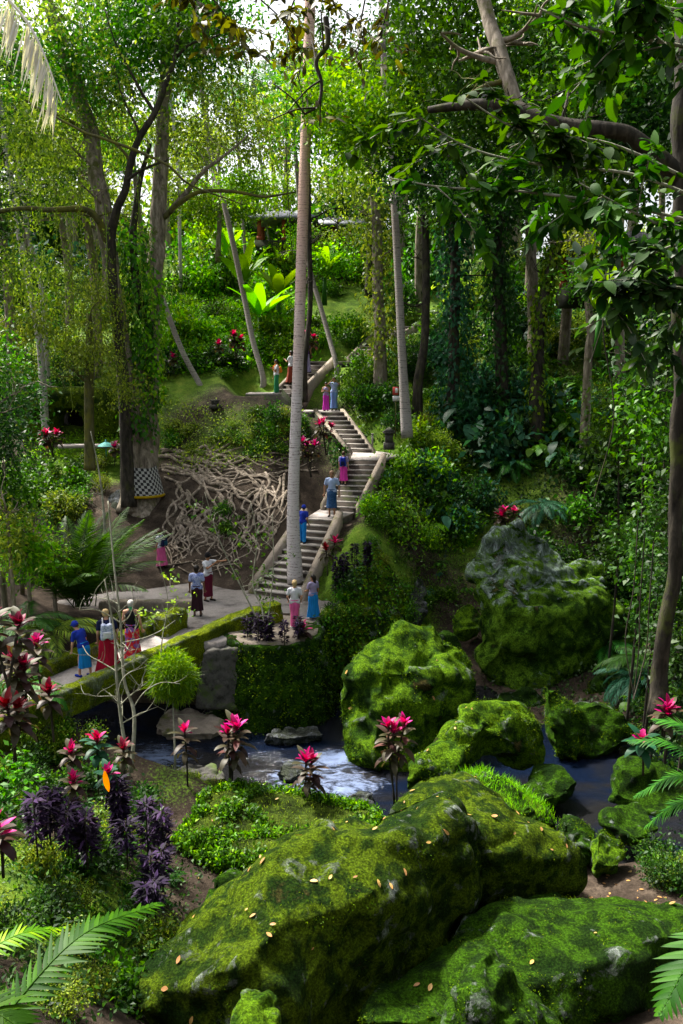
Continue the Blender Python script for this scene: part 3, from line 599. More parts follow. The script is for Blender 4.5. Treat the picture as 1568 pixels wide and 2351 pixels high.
BO['dome'] = boulder('boulder', 'big rounded bright green boulder standing in the stream below the stairs', [
 [(774,1590,22),(798,1520,22.6),(850,1462,23.2),(905,1438,23.6),(1000,1442,23.8),(1055,1492,23.6),(1125,1580,23.2),(1115,1608,22.6),(1010,1700,21.7),(935,1765,21.1),(870,1795,20.9),(810,1770,21.2),(778,1690,21.6),(880,1540,21.7),(985,1540,22),(850,1650,21.3)]], M['moss'], .075, .24, .75, 1.4, .5, cracks=.16)
BO['domeb'] = boulder('boulder', 'small mossy hump behind the rounded bright green boulder', [[(985,1455,25),(1030,1448,25.2),(1070,1490,25),(1082,1560,24.6),(1000,1560,24.5)]], M['moss3'], .07, .1, 1.2, .8, .9)
BO['tall'] = boulder('boulder', 'tallest boulder with grey lichen peak and bright moss on its left face', [
 [(1096,1335,27.6),(1098,1480,27.2),(1112,1565,26.9),(1160,1605,26.6),(1310,1600,27.0),(1452,1510,27.8),(1425,1400,28.2),(1375,1335,28.4),(1250,1310,27.7),(1150,1300,27.6),(1185,1440,26.2),(1300,1370,27.0)],
 [(1078,1312,28),(1086,1275,28.3),(1115,1238,28.6),(1172,1197,29),(1192,1192,29),(1215,1205,29.1),(1262,1240,29.2),(1312,1300,29),(1350,1345,28.6),(1200,1340,27.5),(1100,1335,27.6)],
 [(1190,1605,27.0),(1390,1598,27.6),(1462,1530,28.0),(1445,1420,28.2),(1385,1340,28.4),(1250,1400,26.8),(1320,1480,26.8)]], M['moss4'], .085, .24, .7, 1.6, .6, cracks=.14, cuts=5)
BO['tallr'] = boulder('boulder', 'rounded grey rock beside the lichen peak of the tallest boulder', [[(1295,1295,30),(1335,1278,30.2),(1380,1290,30.3),(1398,1325,30),(1340,1345,29.4),(1285,1330,29.5)]], M['moss4'], .07, .1, 1.2, .9, 1.4)
BO['arch'] = boulder('boulder', 'humped boulder with an overhanging dark hollow on its right side', [
 [(1062,1625,20.2),(1130,1604,20.4),(1195,1612,20.4),(1240,1648,20.2),(1266,1712,20),(1270,1738,19.8),(1190,1728,20.2),(1100,1680,19.6),(1070,1660,19.6)],
 [(928,1815,18.5),(944,1745,18.9),(1010,1690,19.4),(1090,1640,19.9),(1130,1650,19.5),(1060,1730,18.9),(1010,1810,18.4)]], M['moss'], .06, .16, .9, .7, .6, cracks=.1)
BO['fin'] = boulder('boulder', 'sharp finned dark green boulder in the stream right of the humped one', [
 [(1247,1568,22.3),(1275,1575,22.3),(1335,1630,22.2),(1330,1745,21.6),(1270,1720,21.6),(1255,1640,21.8)],
 [(1320,1630,22.4),(1378,1612,22.4),(1420,1630,22.3),(1462,1672,22.1),(1440,1710,22),(1390,1738,21.8),(1310,1740,21.8)]], M['moss3'], .06, .13, 1.0, .7, .5)
BO['side'] = boulder('boulder', 'low dark mossy boulder right of the tallest boulder', [[(1345,1600,25.6),(1385,1525,26.2),(1440,1500,26.3),(1468,1560,26),(1440,1610,25.6)]], M['moss3'], .07, .12, 1.0, .9, .7)
BO['s1'] = boulder('boulder', 'small bright mossy boulder with a pointed top at the right stream edge', [[(1358,1965,16.3),(1372,1915,16.5),(1392,1902,16.6),(1425,1925,16.5),(1443,1960,16.4),(1425,1990,16.1),(1370,1990,16.0)]], M['moss'], .04, .07, 2, .4, .4)
BO['s2'] = boulder('boulder', 'small dull mossy boulder behind the little pointed boulder', [[(1283,1895,16.9),(1300,1880,17.1),(1340,1878,17.1),(1372,1900,17),(1365,1965,16.5),(1300,1950,16.6)]], M['moss3'], .04, .07, 2, .5, .5)
BO['s3'] = boulder('boulder', 'small dark boulder behind the lichen ridge of the long boulder', [[(1190,1885,16.9),(1198,1855,17),(1225,1848,17.1),(1245,1890,16.9)]], M['moss3'], .04, .05, 2, .4, .4)
BO['grassy'] = boulder('grassy_boulder', 'rounded boulder with long green grass behind the long boulder', [[(1035,1800,17.4),(1070,1770,17.7),(1120,1765,17.9),(1190,1795,17.8),(1250,1845,17.6),(1285,1890,17.3),(1200,1900,17),(1080,1840,17)]], M['moss'], .06, .12, 1, .7, .8)
BO['s4'] = boulder('boulder', 'small round mossy boulder left of the tallest boulder', [[(1035,1420,29),(1055,1388,29.4),(1090,1380,29.5),(1110,1410,29.3),(1100,1450,28.8),(1045,1450,28.7)]], M['moss'], .06, .1, 1.4, .6, .5)
BO['corner'] = boulder('boulder', 'small mossy stone poking up at the bottom edge', [[(500,2365,9.8),(545,2318,10),(590,2308,10.1),(640,2345,10),(650,2400,9.8),(520,2400,9.6)]], M['moss'], .04, .06, 2, .5, .8)
BO['w1'] = boulder('stream_rock', 'flat dark wet rock in the middle of the stream', [[(632,1765,20.75),(650,1748,21),(690,1745,21.1),(702,1770,20.9),(670,1790,20.5),(640,1785,20.6)]], M['rock'], .04, .05, 2, .3, .3, cat='rock')
BO['w2'] = boulder('stream_rock', 'grey rock at the near edge of the stream beside the green dome boulder', [[(775,1850,19.3),(800,1822,19.6),(840,1815,19.8),(862,1845,19.6),(850,1870,19.2),(790,1865,19.1)]], M['rock'], .04, .05, 2, .4, .4, cat='rock')
BO['w3'] = boulder('stream_rock', 'long dark rock in the stream below the round planter wall', [[(600,1690,22.6),(640,1672,23),(730,1668,23.2),(740,1684,22.8),(640,1698,22.5)]], M['rock'], .04, .05, 2, .3, .4, cat='rock')
BO['w4'] = boulder('stream_rock', 'ochre flat rock bank under the fine leaved bush', [[(350,1660,23.2),(380,1630,24),(450,1628,24),(520,1660,23.3),(480,1690,22.9),(380,1690,22.8)]], M['curb'], .05, .06, 1.5, .5, .5, cat='rock')
BO['w5'] = boulder('stream_rock', 'pale flat rock at the near bank among the pink plants', [[(395,1775,20.5),(430,1757,20.8),(500,1760,20.8),(520,1785,20.4),(450,1800,20)]], M['grey'], .04, .05, 2, .4, .5, cat='rock')
BO['l1'] = boulder('boulder', 'blue grey boulder at the foot of the cloth wrapped tree', [[(232,1175,34),(245,1130,34.5),(290,1112,34.8),(302,1190,34),(260,1200,33.5)]], M['rock'], .08, .12, 1, .8, .8)
BO['l2'] = boulder('boulder', 'dark grey rock outcrop among the roots behind the girl in pink', [[(352,1260,33.2),(365,1170,34),(400,1140,34.4),(440,1165,34.3),(470,1240,33.6),(450,1285,33),(380,1290,32.8)]], M['rock'], .08, .16, 1, .9, .8)
BO['g1'] = boulder('boulder', 'small stones in the shaded gully between bank and tall boulder', [[(935,1370,29.5),(960,1320,30.5),(975,1330,30.5),(985,1400,29.2),(950,1430,28.6)]], M['rock'], .06, .14, 2, .5, .4)
BO['mound'] = boulder('grassy_mound', 'grassy mound hanging with small green leaves above the near path', [[(a_, b_, c_ * .962) for a_, b_, c_ in [(408,1915,17.9),(425,1868,18.4),(470,1835,18.9),(540,1812,19.3),(640,1826,19.2),(740,1835,19),(840,1862,18.6),(900,1880,18.2),(850,1930,17.4),(700,1960,17.2),(600,1985,17.0),(500,1975,17.2),(430,1945,17.5)]]], M['mossd'], .08, .12, .9, .6, .7, cat='mound')
BO['mound2'] = boulder('grassy_mound', 'low grassy mound at the stream edge behind the purple shrubs', [[(300,1800,19.6),(330,1768,20.2),(400,1775,20.3),(480,1790,20),(530,1812,19.7),(470,1850,19),(380,1850,19),(310,1840,19)]], M['mossd'], .08, .1, .9, .5, .7, cat='mound')
BO['p1'] = boulder('boulder', 'small mossy rocks beside the near path under the mound', [[(470,2060,15.3),(490,2020,15.8),(540,2000,16),(575,2030,15.8),(560,2080,15.1),(500,2100,14.9)]], M['moss3'], .04, .08, 1.6, .4, .5)
BO['r1'] = boulder('boulder', 'dark mossy rock rising from the pool at the right bank', [[(1400,1800,19.6),(1440,1745,20),(1500,1735,20.2),(1580,1760,20),(1600,1840,19.4),(1500,1870,19),(1420,1850,19.2)]], M['moss3'], .06, .12, 1.0, .7, .5)  # this and the next four: added dark rocks, standing in for deep shade
BO['r2'] = boulder('boulder', 'low dark rock between the humped and the finned boulders', [[(1200,1800,19.3),(1225,1765,19.6),(1290,1760,19.7),(1335,1800,19.3),(1280,1840,18.9),(1215,1840,18.9)]], M['moss3'], .05, .1, 1.2, .6, .4)
BO['r3'] = boulder('boulder', 'shadowed mossy rock behind the humped boulder', [[(1105,1640,25),(1150,1585,25.6),(1230,1580,25.7),(1275,1620,25.3),(1260,1690,24.3),(1150,1700,24.2)]], M['moss3'], .06, .12, 1.0, .7, .5)  # added dark rock over bare ground too light for its shade
BO['r4'] = boulder('boulder', 'low dark rock behind the finned boulder', [[(1330,1640,25),(1380,1600,25.5),(1460,1610,25.5),(1500,1660,25),(1460,1700,24.3),(1360,1700,24.3)]], M['moss3'], .06, .12, 1.0, .7, .5)
BO['r5'] = boulder('boulder', 'dark wet rock at the edge of the right pool', [[(1380,1885,17.6),(1420,1850,17.9),(1490,1850,18),(1520,1900,17.5),(1450,1925,17.1)]], M['moss3'], .05, .1, 1.2, .5, .4)
# ------------------------------------------------------------------ foliage builders
def unit(v): return v / (np.linalg.norm(v, axis=-1, keepdims=True) + 1e-9)
def lq(P, D, Nn, L, Wd, fold=.12, droop=.18):
    P = np.asarray(P, float); D = unit(D); S = unit(np.cross(D, Nn)); Nn = unit(np.cross(S, D)); L = np.broadcast_to(np.asarray(L, float), (len(P),))[:, None]; Wd = np.broadcast_to(np.asarray(Wd, float), (len(P),))[:, None]
    mid = P + D * L * .42
    return np.stack([P, mid + S * Wd * .5 + Nn * fold * Wd, P + D * L - Nn * droop * L, mid - S * Wd * .5 + Nn * fold * Wd], 1)
def blob(c, r, n, size, k=9, up=.55, down=0.0, shell=.45, flat=.0, sp=1.25):
    """n leaves of a given size gathered in twigs through an ellipsoid"""
    m = max(1, n // k); u = unit(rng.normal(size=(m, 3))); rr = (shell + (1 - shell) * rng.random(m)) [:, None]
    cc = np.array(c) + u * rr * np.array(r); cc = np.repeat(cc, k, 0); uu = np.repeat(u, k, 0)
    P = cc + rng.normal(size=cc.shape) * size * sp
    D = uu * .5 + rng.normal(size=cc.shape) * .75 + np.array([0, 0, -down]); Nn = rng.normal(size=cc.shape) * .65 + np.array([0, 0, up + .25])
    L = size * rng.uniform(.65, 1.4, len(P)); return lq(P, D, Nn, L, L * rng.uniform(.42, .62, len(P)))
def strip(a, base, d, up, L, Wd, curl=.5, segs=5, m=0, fold=.15, prof=None):
    """one long leaf as a connected folded strip"""
    d = Vector(d).normalized(); up = Vector(up); s = d.cross(up).normalized(); up = s.cross(d).normalized(); p = Vector(base); V = []; f = []
    for i in range(segs + 1):
        t = i / segs; ww = Wd * ((prof or (lambda q: math.sin(math.pi * min(.999, q * .92 + .06)) ** .75))(t)) * .5
        V += [tuple(p - s * ww + up * fold * ww), tuple(p), tuple(p + s * ww + up * fold * ww)]
        q = Matrix.Rotation(-curl / segs, 3, s); d = q @ d; up = q @ up; p = p + d * (L / segs)
    for i in range(segs): k = i * 3; f += [(k, k + 1, k + 4, k + 3), (k + 1, k + 2, k + 5, k + 4)]
    a.add(V, f, m)
def frond(a, base, az, el, L, droop=1.2, pl=.35, pw=.05, n=22, m=0, rm=None, pdroop=.25, start=.12, ang=1.05, rr=.012):
    """pinnate frond: curved rib with leaflets on both sides"""
    d = Vector((math.cos(az) * math.cos(el), math.sin(az) * math.cos(el), math.sin(el))); s = Vector((-math.sin(az), math.cos(az), 0)); p = Vector(base); pts = [p.copy()]; ds = [d.copy()]
    for i in range(12):
        q = Matrix.Rotation(droop / 12, 3, s); d = q @ d; p = p + d * (L / 12); pts.append(p.copy()); ds.append(d.copy())
    if rm is not None: a.tube(pts, [rr * (1 - .8 * i / 12) for i in range(13)], 4, rm, cap=False)
    P = []; D = []; Nn = []; LL = []
    for i in range(n):
        t = start + (1 - start) * i / (n - 1); k = min(11.999, t * 12); j = int(k); pp = pts[j].lerp(pts[j + 1], k - j); dd = ds[j]; up = s.cross(dd) * -1
        l = pl * (math.sin(math.pi * min(.97, t * .82 + .16)) ** .8) * random.uniform(.88, 1.1)
        for sg in (-1, 1):
            aa = ang * (1 - .45 * t); v = dd * math.cos(aa) + s * sg * math.sin(aa) + up * .12; P.append(pp); D.append(v + Vector((random.gauss(0, .04), random.gauss(0, .04), -pdroop * .5))); Nn.append(up + s * sg * .25); LL.append(l)
    LL = np.array(LL); a.quads(lq(np.array([tuple(x) for x in P]), np.array([tuple(x) for x in D]), np.array([tuple(x) for x in Nn]), LL, np.maximum(pw, LL * .0 + pw), .05, pdroop), m)
# ------------------------------------------------------------------ label places
LM = [(620,1280,'the lowest stone steps'),(780,1120,'the middle stone steps'),(860,1035,'the wide stair landing'),(610,905,'the upper left landing'),(600,1440,'the round planter'),(300,1560,'the footbridge'),(400,1370,'the plaza'),
 (330,1090,'the cloth wrapped tree'),(155,985,'the cave mouth'),(560,1200,'the root covered slope'),(1180,1220,'the tallest boulder'),(950,1500,'the bright green dome boulder'),(1130,1640,'the humped boulder'),(1350,1640,'the finned boulder'),(700,2050,'the foreground boulder'),
 (1100,1880,'the long boulder'),(1400,2180,'the low olive boulder'),(700,1780,'the stream rocks'),(560,1900,'the grassy mound'),(450,1980,'the near path'),(690,700,'the tall palm trunk'),(925,700,'the slim palm trunk'),(770,550,'the hillside pavilion'),
 (235,1250,'the big feathery palm shrub'),(1530,1400,'the dark trunk at the right edge'),(1050,650,'the ivy clad trunks'),(1390,560,'the thatched hut'),(600,640,'the banana clump'),(150,2200,'the large bright fern'),(300,1850,'the purple leaved shrubs'),(400,600,'the forked tree trunks'),(1300,800,'the dark hollow on the right slope'),(60,650,'the white trunk on the left'),(900,1350,'the mossy bank wall'),(950,1130,'the leafy slope right of the steps'),(840,780,'the far hillside steps')]
used_labels = {}
def label(adj, kind, px, py):
    L = sorted(LM, key=lambda l: (l[0] - px) ** 2 + (l[1] - py) ** 2)
    def rel(l):
        dx, dy = px - l[0], py - l[1]
        if abs(dx) > abs(dy) * 1.3: return ('left of ' if dx < 0 else 'right of ') + l[2]
        return ('above ' if dy < 0 else 'below ') + l[2]
    for k in range(1, 14):
        s = f"{adj} {kind} {rel(L[0])}, towards {L[k][2]}"
        if s not in used_labels: break
    used_labels[s] = used_labels.get(s, 0) + 1; return ' '.join(s.split()[:16])
# ------------------------------------------------------------------ plant prototypes (meshes shared by copies)
def bushmesh(name, r, n, size, mat, twigs=True, down=0.0, k=9, z=.55, mat2=None, n2=0):
    a = Acc()
    for i in range(5): 
        th = random.uniform(0, 6.28); q = .35 * r
        a.quads(blob((q * math.cos(th), q * math.sin(th), r * random.uniform(.45, .9)), (r * .62, r * .62, r * z), n // 5, size, k, down=down))
    if n2: a.quads(blob((0, 0, r * .8), (r * .9, r * .9, r * .6), n2, size * .9, 4), 1)
    if twigs:
        for i in range(9):
            th = random.uniform(0, 6.28); b = Vector((math.cos(th) * r * .8, math.sin(th) * r * .8, r * random.uniform(.7, 1.3))); a.tube(smoothpath([(0, 0, -.2), (b.x * .35, b.y * .35, b.z * .5), tuple(b)], 3), [.035 * r, .008 * r][::-1] if False else interp([.03 * r, .012 * r], 7), 4, 2, cap=False)
    me = a.mesh(name)
    for m in (M[mat], M[mat2 or mat], M['barkd']): me.materials.append(m)
    return me
PM = {}
PM['green'] = [bushmesh('bush', 1.0, 900, .17, 'green'), bushmesh('bush', 1.0, 520, .26, 'green')]
PM['bright'] = [bushmesh('bush', 1.0, 800, .17, 'bright', mat2='green', n2=200), bushmesh('bush', 1.0, 420, .30, 'bright', mat2='green', n2=120)]
PM['dark'] = [bushmesh('bush', 1.0, 900, .16, 'dark', mat2='green', n2=120), bushmesh('bush', 1.0, 480, .28, 'dark', mat2='green', n2=60)]
PM['teal'] = [bushmesh('bush', 1.0, 620, .24, 'teal', mat2='dark', n2=200), bushmesh('bush', 1.0, 360, .34, 'teal', mat2='dark', n2=100)]
PM['olive'] = [bushmesh('bush', 1.0, 1500, .10, 'olive', down=.5), bushmesh('bush', 1.0, 1000, .15, 'olive', mat2='green', n2=150, down=.3)]
PM['fine'] = [bushmesh('bush', 1.0, 2600, .075, 'green', mat2='bright', n2=500)]
def fernmesh(mat, nf=11, L=1.0, n=20, el=(.5, 1.1), pl=.24, droop=1.5):
    a = Acc()
    for i in range(nf): frond(a, (0, 0, 0), i / nf * 6.283 + random.uniform(-.25, .25), random.uniform(*el), L * random.uniform(.75, 1.1), droop * random.uniform(.8, 1.2), pl, .055, n, 0, 1)
    me = a.mesh('fern'); me.materials.append(M[mat]); me.materials.append(M['barkm']); return me
PM['fern'] = [fernmesh('fern'), fernmesh('fern', 8)]; PM['fernd'] = [fernmesh('fernd'), fernmesh('fernd', 8)]
def broadmesh(mat, nf=9, L=.55, W_=.34, h=.9, curl=.9):
    a = Acc()
    for i in range(nf):
        az = i * 2.4 + random.uniform(-.3, .3); e = random.uniform(.2, 1.0); hh = h * random.uniform(.5, 1); tip = Vector((math.cos(az) * hh * .55, math.sin(az) * hh * .55, hh))
        a.tube(smoothpath([(0, 0, 0), (tip.x * .3, tip.y * .3, tip.z * .6), tuple(tip)], 3), .014, 4, 1, cap=False)
        strip(a, tip, (math.cos(az), math.sin(az), -.1), (0, 0, 1), L * random.uniform(.8, 1.2), W_ * random.uniform(.8, 1.2), curl, 4, 0)
    me = a.mesh('taro'); me.materials.append(M[mat]); me.materials.append(M['fernd']); return me
PM['taro'] = [broadmesh('teal'), broadmesh('green', 11)]
PM['tarob'] = [broadmesh('bright', 10, .5, .3, .8)]
PM['bladeb'] = []
def grassmesh(mat, n=160, L=.4, r=.45):
    a = Acc(); P = np.zeros((n, 3)); P[:, :2] = rng.normal(size=(n, 2)) * r * .6; D = rng.normal(size=(n, 3)) * .5 + np.array([0, 0, 1.0]); a.quads(lq(P, D, rng.normal(size=(n, 3)), L * rng.uniform(.6, 1.3, n), .035, .0, .25)); me = a.mesh('grass_tuft'); me.materials.append(M[mat]); return me
PM['tuft'] = [grassmesh('grassb'), grassmesh('bright')]
names = {'green': ('shrub', 'green leafy', 'shrub'), 'bright': ('leafy_bush', 'sunlit bright green', 'bush'), 'dark': ('evergreen_shrub', 'dark', 'evergreen shrub'), 'teal': ('broadleaf_shrub', 'blue green', 'broadleaf shrub'), 'olive': ('weeping_shrub', 'drooping olive', 'weeping shrub'), 'fine': ('shrub', 'fine leaved green', 'shrub'),
 'fern': ('fern', 'light green', 'fern'), 'fernd': ('fern', 'dark green', 'fern'), 'taro': ('taro_plant', 'broad leaved', 'taro'), 'tarob': ('taro_plant', 'bright broad leaved', 'taro'), 'tuft': ('grass_tuft', 'bright', 'grass tuft')}
nplants = 0
def plant(kind, p, s, sz=1.0, lab=True, tilt=.15):
    global nplants
    me = random.choice(PM[kind]); nm, adj, k = names[kind]; o = bpy.data.objects.new(nm, me); COL.objects.link(o)
    o.location = p; o.scale = (s, s, s * sz); o.rotation_euler = (random.uniform(-tilt, tilt), random.uniform(-tilt, tilt), random.uniform(0, 6.28))
    px, py = project(p); tag(o, label(adj, k, px, py), k, (k + 'es' if k.endswith('sh') else k + 's') + ' on the slopes'); nplants += 1; return o
def scatter(poly, kinds, n, smin, smax, sz=(.8, 1.3), t0=6, lift=-.05):
    """plants on the terrain inside a picture polygon"""
    xs_ = [p[0] for p in poly]; ys_ = [p[1] for p in poly]; k = 0; tries = 0
    while k < n and tries < n * 30:
        tries += 1; x = random.uniform(min(xs_), max(xs_)); y = random.uniform(min(ys_), max(ys_)); c = False; j = len(poly) - 1
        for i in range(len(poly)):
            xi, yi = poly[i]; xj, yj = poly[j]
            if (yi > y) != (yj > y) and x < (xj - xi) * (y - yi) / (yj - yi) + xi: c = not c
            j = i
        if not c: continue
        h = hit(x, y, t0); plant(random.choice(kinds), h + Vector((0, 0, lift)), random.uniform(smin, smax), random.uniform(*sz)); k += 1
def carpet(name, poly_pts, nrm, n_per, size, mat, label_, cat='ground cover', spread=.25, up=.3, k2=None, rnd=.7):
    """stuff: countless small leaves on a surface given by points and normals"""
    P = np.repeat(np.array([tuple(p) for p in poly_pts]), n_per, 0); Nn = np.repeat(np.array([tuple(q) for q in nrm]), n_per, 0)
    P = P + rng.normal(size=P.shape) * spread; P = P + Nn * rng.uniform(0, .12, len(P))[:, None]
    D = rng.normal(size=P.shape) * rnd + Nn * .35 + np.array([0, 0, up - .3]); q = Nn + rng.normal(size=P.shape) * .5; L = size * rng.uniform(.6, 1.4, len(P))
    a = Acc(); a.quads(lq(P, D, q, L, L * .5)); o = a.build(name, M[mat]); return tag(o, label_, cat, kind='stuff')
def polypts(poly, n, lift=0.02, t0=6):
    out = []; xs_ = [p[0] for p in poly]; ys_ = [p[1] for p in poly]
    while len(out) < n:
        x = random.uniform(min(xs_), max(xs_)); y = random.uniform(min(ys_), max(ys_)); c = False; j = len(poly) - 1
        for i in range(len(poly)):
            xi, yi = poly[i]; xj, yj = poly[j]
            if (yi > y) != (yj > y) and x < (xj - xi) * (y - yi) / (yj - yi) + xi: c = not c
            j = i
        if c: out.append(hit(x, y, t0))
    return out
def meshpts(o, n, cond=lambda c, q: True, upmin=-.2):
    co = getco(o.data); no = getno(o.data); ok = np.array([i for i in range(len(co)) if no[i][2] > upmin and cond(co[i], no[i])]); s = rng.choice(ok, n); return co[s], no[s]
# ------------------------------------------------------------------ trees
def A3(l): return [at(*p) for p in l]
def limb(a, pts, r, seg=8, m=0, n=5, knob=.0):
    P = smoothpath(pts, n); rr = interp(r, len(P)); 
    if knob: P = [p + Vector((noise.noise(p * 1.3), noise.noise(p * 1.3 + Vector((9, 0, 0))), 0)) * knob for p in P]
    a.tube(P, rr, seg, m); return P
def twigs(a, P, r, depth=2, n=5, L=1.6, m=0, spread=.9, up=.35, ends=None):
    """secondary branches sprouting from a path"""
    for i in range(n):
        k = int(len(P) * random.uniform(.25, .98)); p = P[min(k, len(P) - 1)]; d = Vector((random.gauss(0, 1), random.gauss(0, 1), random.gauss(up, .5))).normalized()
        l = L * random.uniform(.6, 1.3); q = [p]; 
        for j in range(3): d = (d + Vector((random.gauss(0, .28), random.gauss(0, .28), random.gauss(.05, .2)))).normalized(); q.append(q[-1] + d * l / 3)
        Q = smoothpath(q, 3); a.tube(Q, interp([r, r * .35], len(Q)), 5, m, cap=False)
        if ends is not None: ends.append(Q[-1])
        if depth > 1: twigs(a, Q, r * .45, depth - 1, 3, L * .55, m, spread, up, ends)
def tree(name, label_, trunk, crown, mat='bark', group=None, limbs=(), seg=12, tw=None, knob=.0, extra=None, cat='tree'):
    """trunk: (pts, radii); limbs: list of (pts, radii, mat); crown: list of (centre, radii, n, size, mat, down)"""
    P0 = trunk[0][-1]; root = empty(name, P0, label_, cat, group); bpy.context.view_layer.update()
    a = Acc(); Pt = limb(a, trunk[0], trunk[1], seg, 0, 6, knob); ends = []
    if tw: twigs(a, Pt[:max(3, len(Pt) // 2)], tw[0], 2, tw[1], tw[2], ends=ends)
    par(a.build('trunk', M[mat], smooth=True), root)
    for L in limbs:
        b = Acc(); Pl = limb(b, L[0], L[1], 8, 0, 5, .05); twigs(b, Pl, max(.012, L[1][-1] * .6), 2, L[3] if len(L) > 3 else 5, 1.3, ends=ends)
        par(b.build('limb', M[L[2] if len(L) > 2 and L[2] else mat], smooth=True), root)
    if crown:
        bym = {}
        for c in crown: bym.setdefault(c[4], []).append(c)
        for mt, cs in bym.items():
            a = Acc()
            for c in cs: a.quads(blob(c[0], c[1], int(c[2] * (.42 if mt == 'olive' else .80)), c[3] * 1.12, 20, down=c[5] if len(c) > 5 else 0, shell=.2, sp=1.9))
            o = par(a.build('crown', M[mt]), root)
    return root
def cr(px, py, t, rx, rz_, n, size, mat, down=0, ry=None): return (tuple(at(px, py, t)), (rx, ry or (rx + rz_) / 2, rz_), n, size, mat, down)
# tall palm in front of the steps
def palmtree(name, label_, pts, r, mat, crownL=None, nf=16, group=None, seg=14, cz=0):
    root = empty(name, pts[-1], label_, 'palm tree', group); bpy.context.view_layer.update(); a = Acc(); P = limb(a, pts, r, seg, 0, 8); par(a.build('trunk', M[mat], smooth=True), root)
    if crownL:
        b = Acc(); top = pts[0]
        for i in range(nf): frond(b, top, i * 2.4, random.uniform(-.2, 1.2), crownL * random.uniform(.85, 1.1), 1.7, .75, .05, 34, 0, 1, .6, rr=.04)
        o = b.build('frond_crown', [M['green'], M['barkm']]); par(o, root)
    return root
palmtree('palm_tree', 'tall pale ringed palm trunk standing in front of the lowest steps', A3([(716,-250,29.6),(712,0,29.4),(706,200,29.2),(698,420,29.1),(692,600,29),(684,850,28.9),(676,1050,28.8),(673,1200,28.8),(678,1338,28.9)]), [.2,.2,.2,.2,.2,.2,.2,.23,.3], 'palm', 3.6)
palmtree('palm_tree', 'slim grey spotted palm trunk beside the wide stair landing', A3([(872,-200,36.5),(876,0,36),(884,200,35.6),(903,430,35.2),(915,650,35),(925,850,34.8),(935,1005,34.8)]), [.14,.15,.15,.16,.17,.19,.27], 'palm2', 3.4)
bgp = 'leaning palm trunks on the bright slope'
for pts, rr, lb, mt in [(([(478,330,46),(510,450,45.5),(535,560,45),(560,680,44.5),(580,780,44),(603,862,43.5)]), .2, 'leaning grey palm trunk behind the upper left landing', 'palm2'),
   (([(690,480,45),(712,620,44),(735,700,43.5),(757,780,43),(773,845,42.5)]), .17, 'leaning grey palm trunk beside the high flight of steps', 'palm2'),
   (([(330,560,44),(385,720,43),(420,810,42.5),(462,890,42)]), .19, 'short leaning trunk above the bare earth slope', 'palm2'),
   (([(20,380,38),(45,540,38),(66,650,38),(92,800,38)]), .2, 'white peeling trunk at the far left edge', 'barkp'),
   (([(62,520,44),(90,640,44),(100,720,43.5)]), .16, 'second thinner white trunk at the far left', 'barkp'),
   (([(488,380,62),(492,500,62),(494,590,62)]), .16, 'thin pale straight trunk far behind in the bright clearing', 'barkp'),
   (([(552,400,58),(558,520,58),(566,610,58)]), .17, 'thin brownish straight trunk far behind in the clearing', 'palm2'),
   (([(600,380,60),(612,480,60),(618,560,60)]), .14, 'faint slim trunk far behind near the banana leaves', 'barkp'),
   (([(410,400,55),(412,520,55),(415,640,55)]), .16, 'faint pale trunk between the forked trees and the clearing', 'barkp')]:
    rr *= .78; P = A3(pts); g = hit(pts[-1][0], pts[-1][1]); palmtree('palm_tree', lb, [P[0] + Vector((-.5, 0, 6))] + P + [Vector((P[-1].x, P[-1].y, min(P[-1].z - .4, T(P[-1].x, P[-1].y) - .3)))], [rr * .8] + [rr] * len(P) + [rr * 1.3], mt, 3.0, 12, bgp, 9)
# dark thin trunks next to the palm
for pts, rr, lb in [(([(708,380,40),(710,560,40),(712,700,39.8),(700,830,39.5)]), .13, 'dark thin trunk just right of the tall palm trunk'), (([(965,300,40),(975,500,40),(978,650,39.6),(975,780,39.2),(960,880,39)]), .2, 'dark bare trunk left of the ivy clad trunks')]:
    P = A3(pts); tree('tree', lb, (P + [P[-1] + Vector((0, 0, -2))], [rr * .8, rr, rr, rr, rr * 1.2, rr * 1.4][:len(P) + 1]), [cr(pts[0][0], pts[0][1] - 90, pts[0][2], 2.6, 1.8, 2600, .2, 'green')], 'barkd', tw=(.05, 6, 1.8))
tree('tree', 'olive leaved tree half hiding the pavilion behind the palm trunk', (A3([(842,300,47),(846,430,47),(850,560,46.5),(846,680,46)]), [.1,.16,.2,.26]), [cr(800,440,46,2.6,1.8,3000,.17,'olive',.6), cr(880,500,46,2.0,1.6,2400,.17,'green',.4), cr(730,400,46,1.8,1.2,1800,.17,'olive',.6), cr(860,360,46,2.4,1.6,2400,.17,'green'), cr(815,540,45,1.2,.7,900,.17,'olive',.6)], 'barkd', tw=(.05,8,2.0))
tree('tree', 'low spreading olive tree in front of the pavilion', (A3([(775,500,51),(780,570,51),(785,640,50.5)]), [.06,.1,.14]), [cr(745,548,51,1.5,.9,1500,.16,'olive',.3), cr(830,560,51,1.6,.8,1500,.16,'green',.3), cr(770,600,50,2.2,.8,1800,.18,'bright',.2), cr(690,540,52,1.2,1.0,1200,.16,'bright',.2)], 'barkd', tw=(.04,8,1.4))
tree('tree', 'leafy tree hiding the thatched hut on the right hillside', (A3([(1385,520,34),(1390,640,34),(1400,760,33.6)]), [.06,.1,.16]), [cr(1360,640,34,1.3,1.0,1500,.16,'green',.3), cr(1440,690,34,1.5,.9,1500,.16,'dark',.3), cr(1350,560,34,1.2,.8,1000,.16,'olive',.3)], 'barkd', tw=(.04,8,1.4))
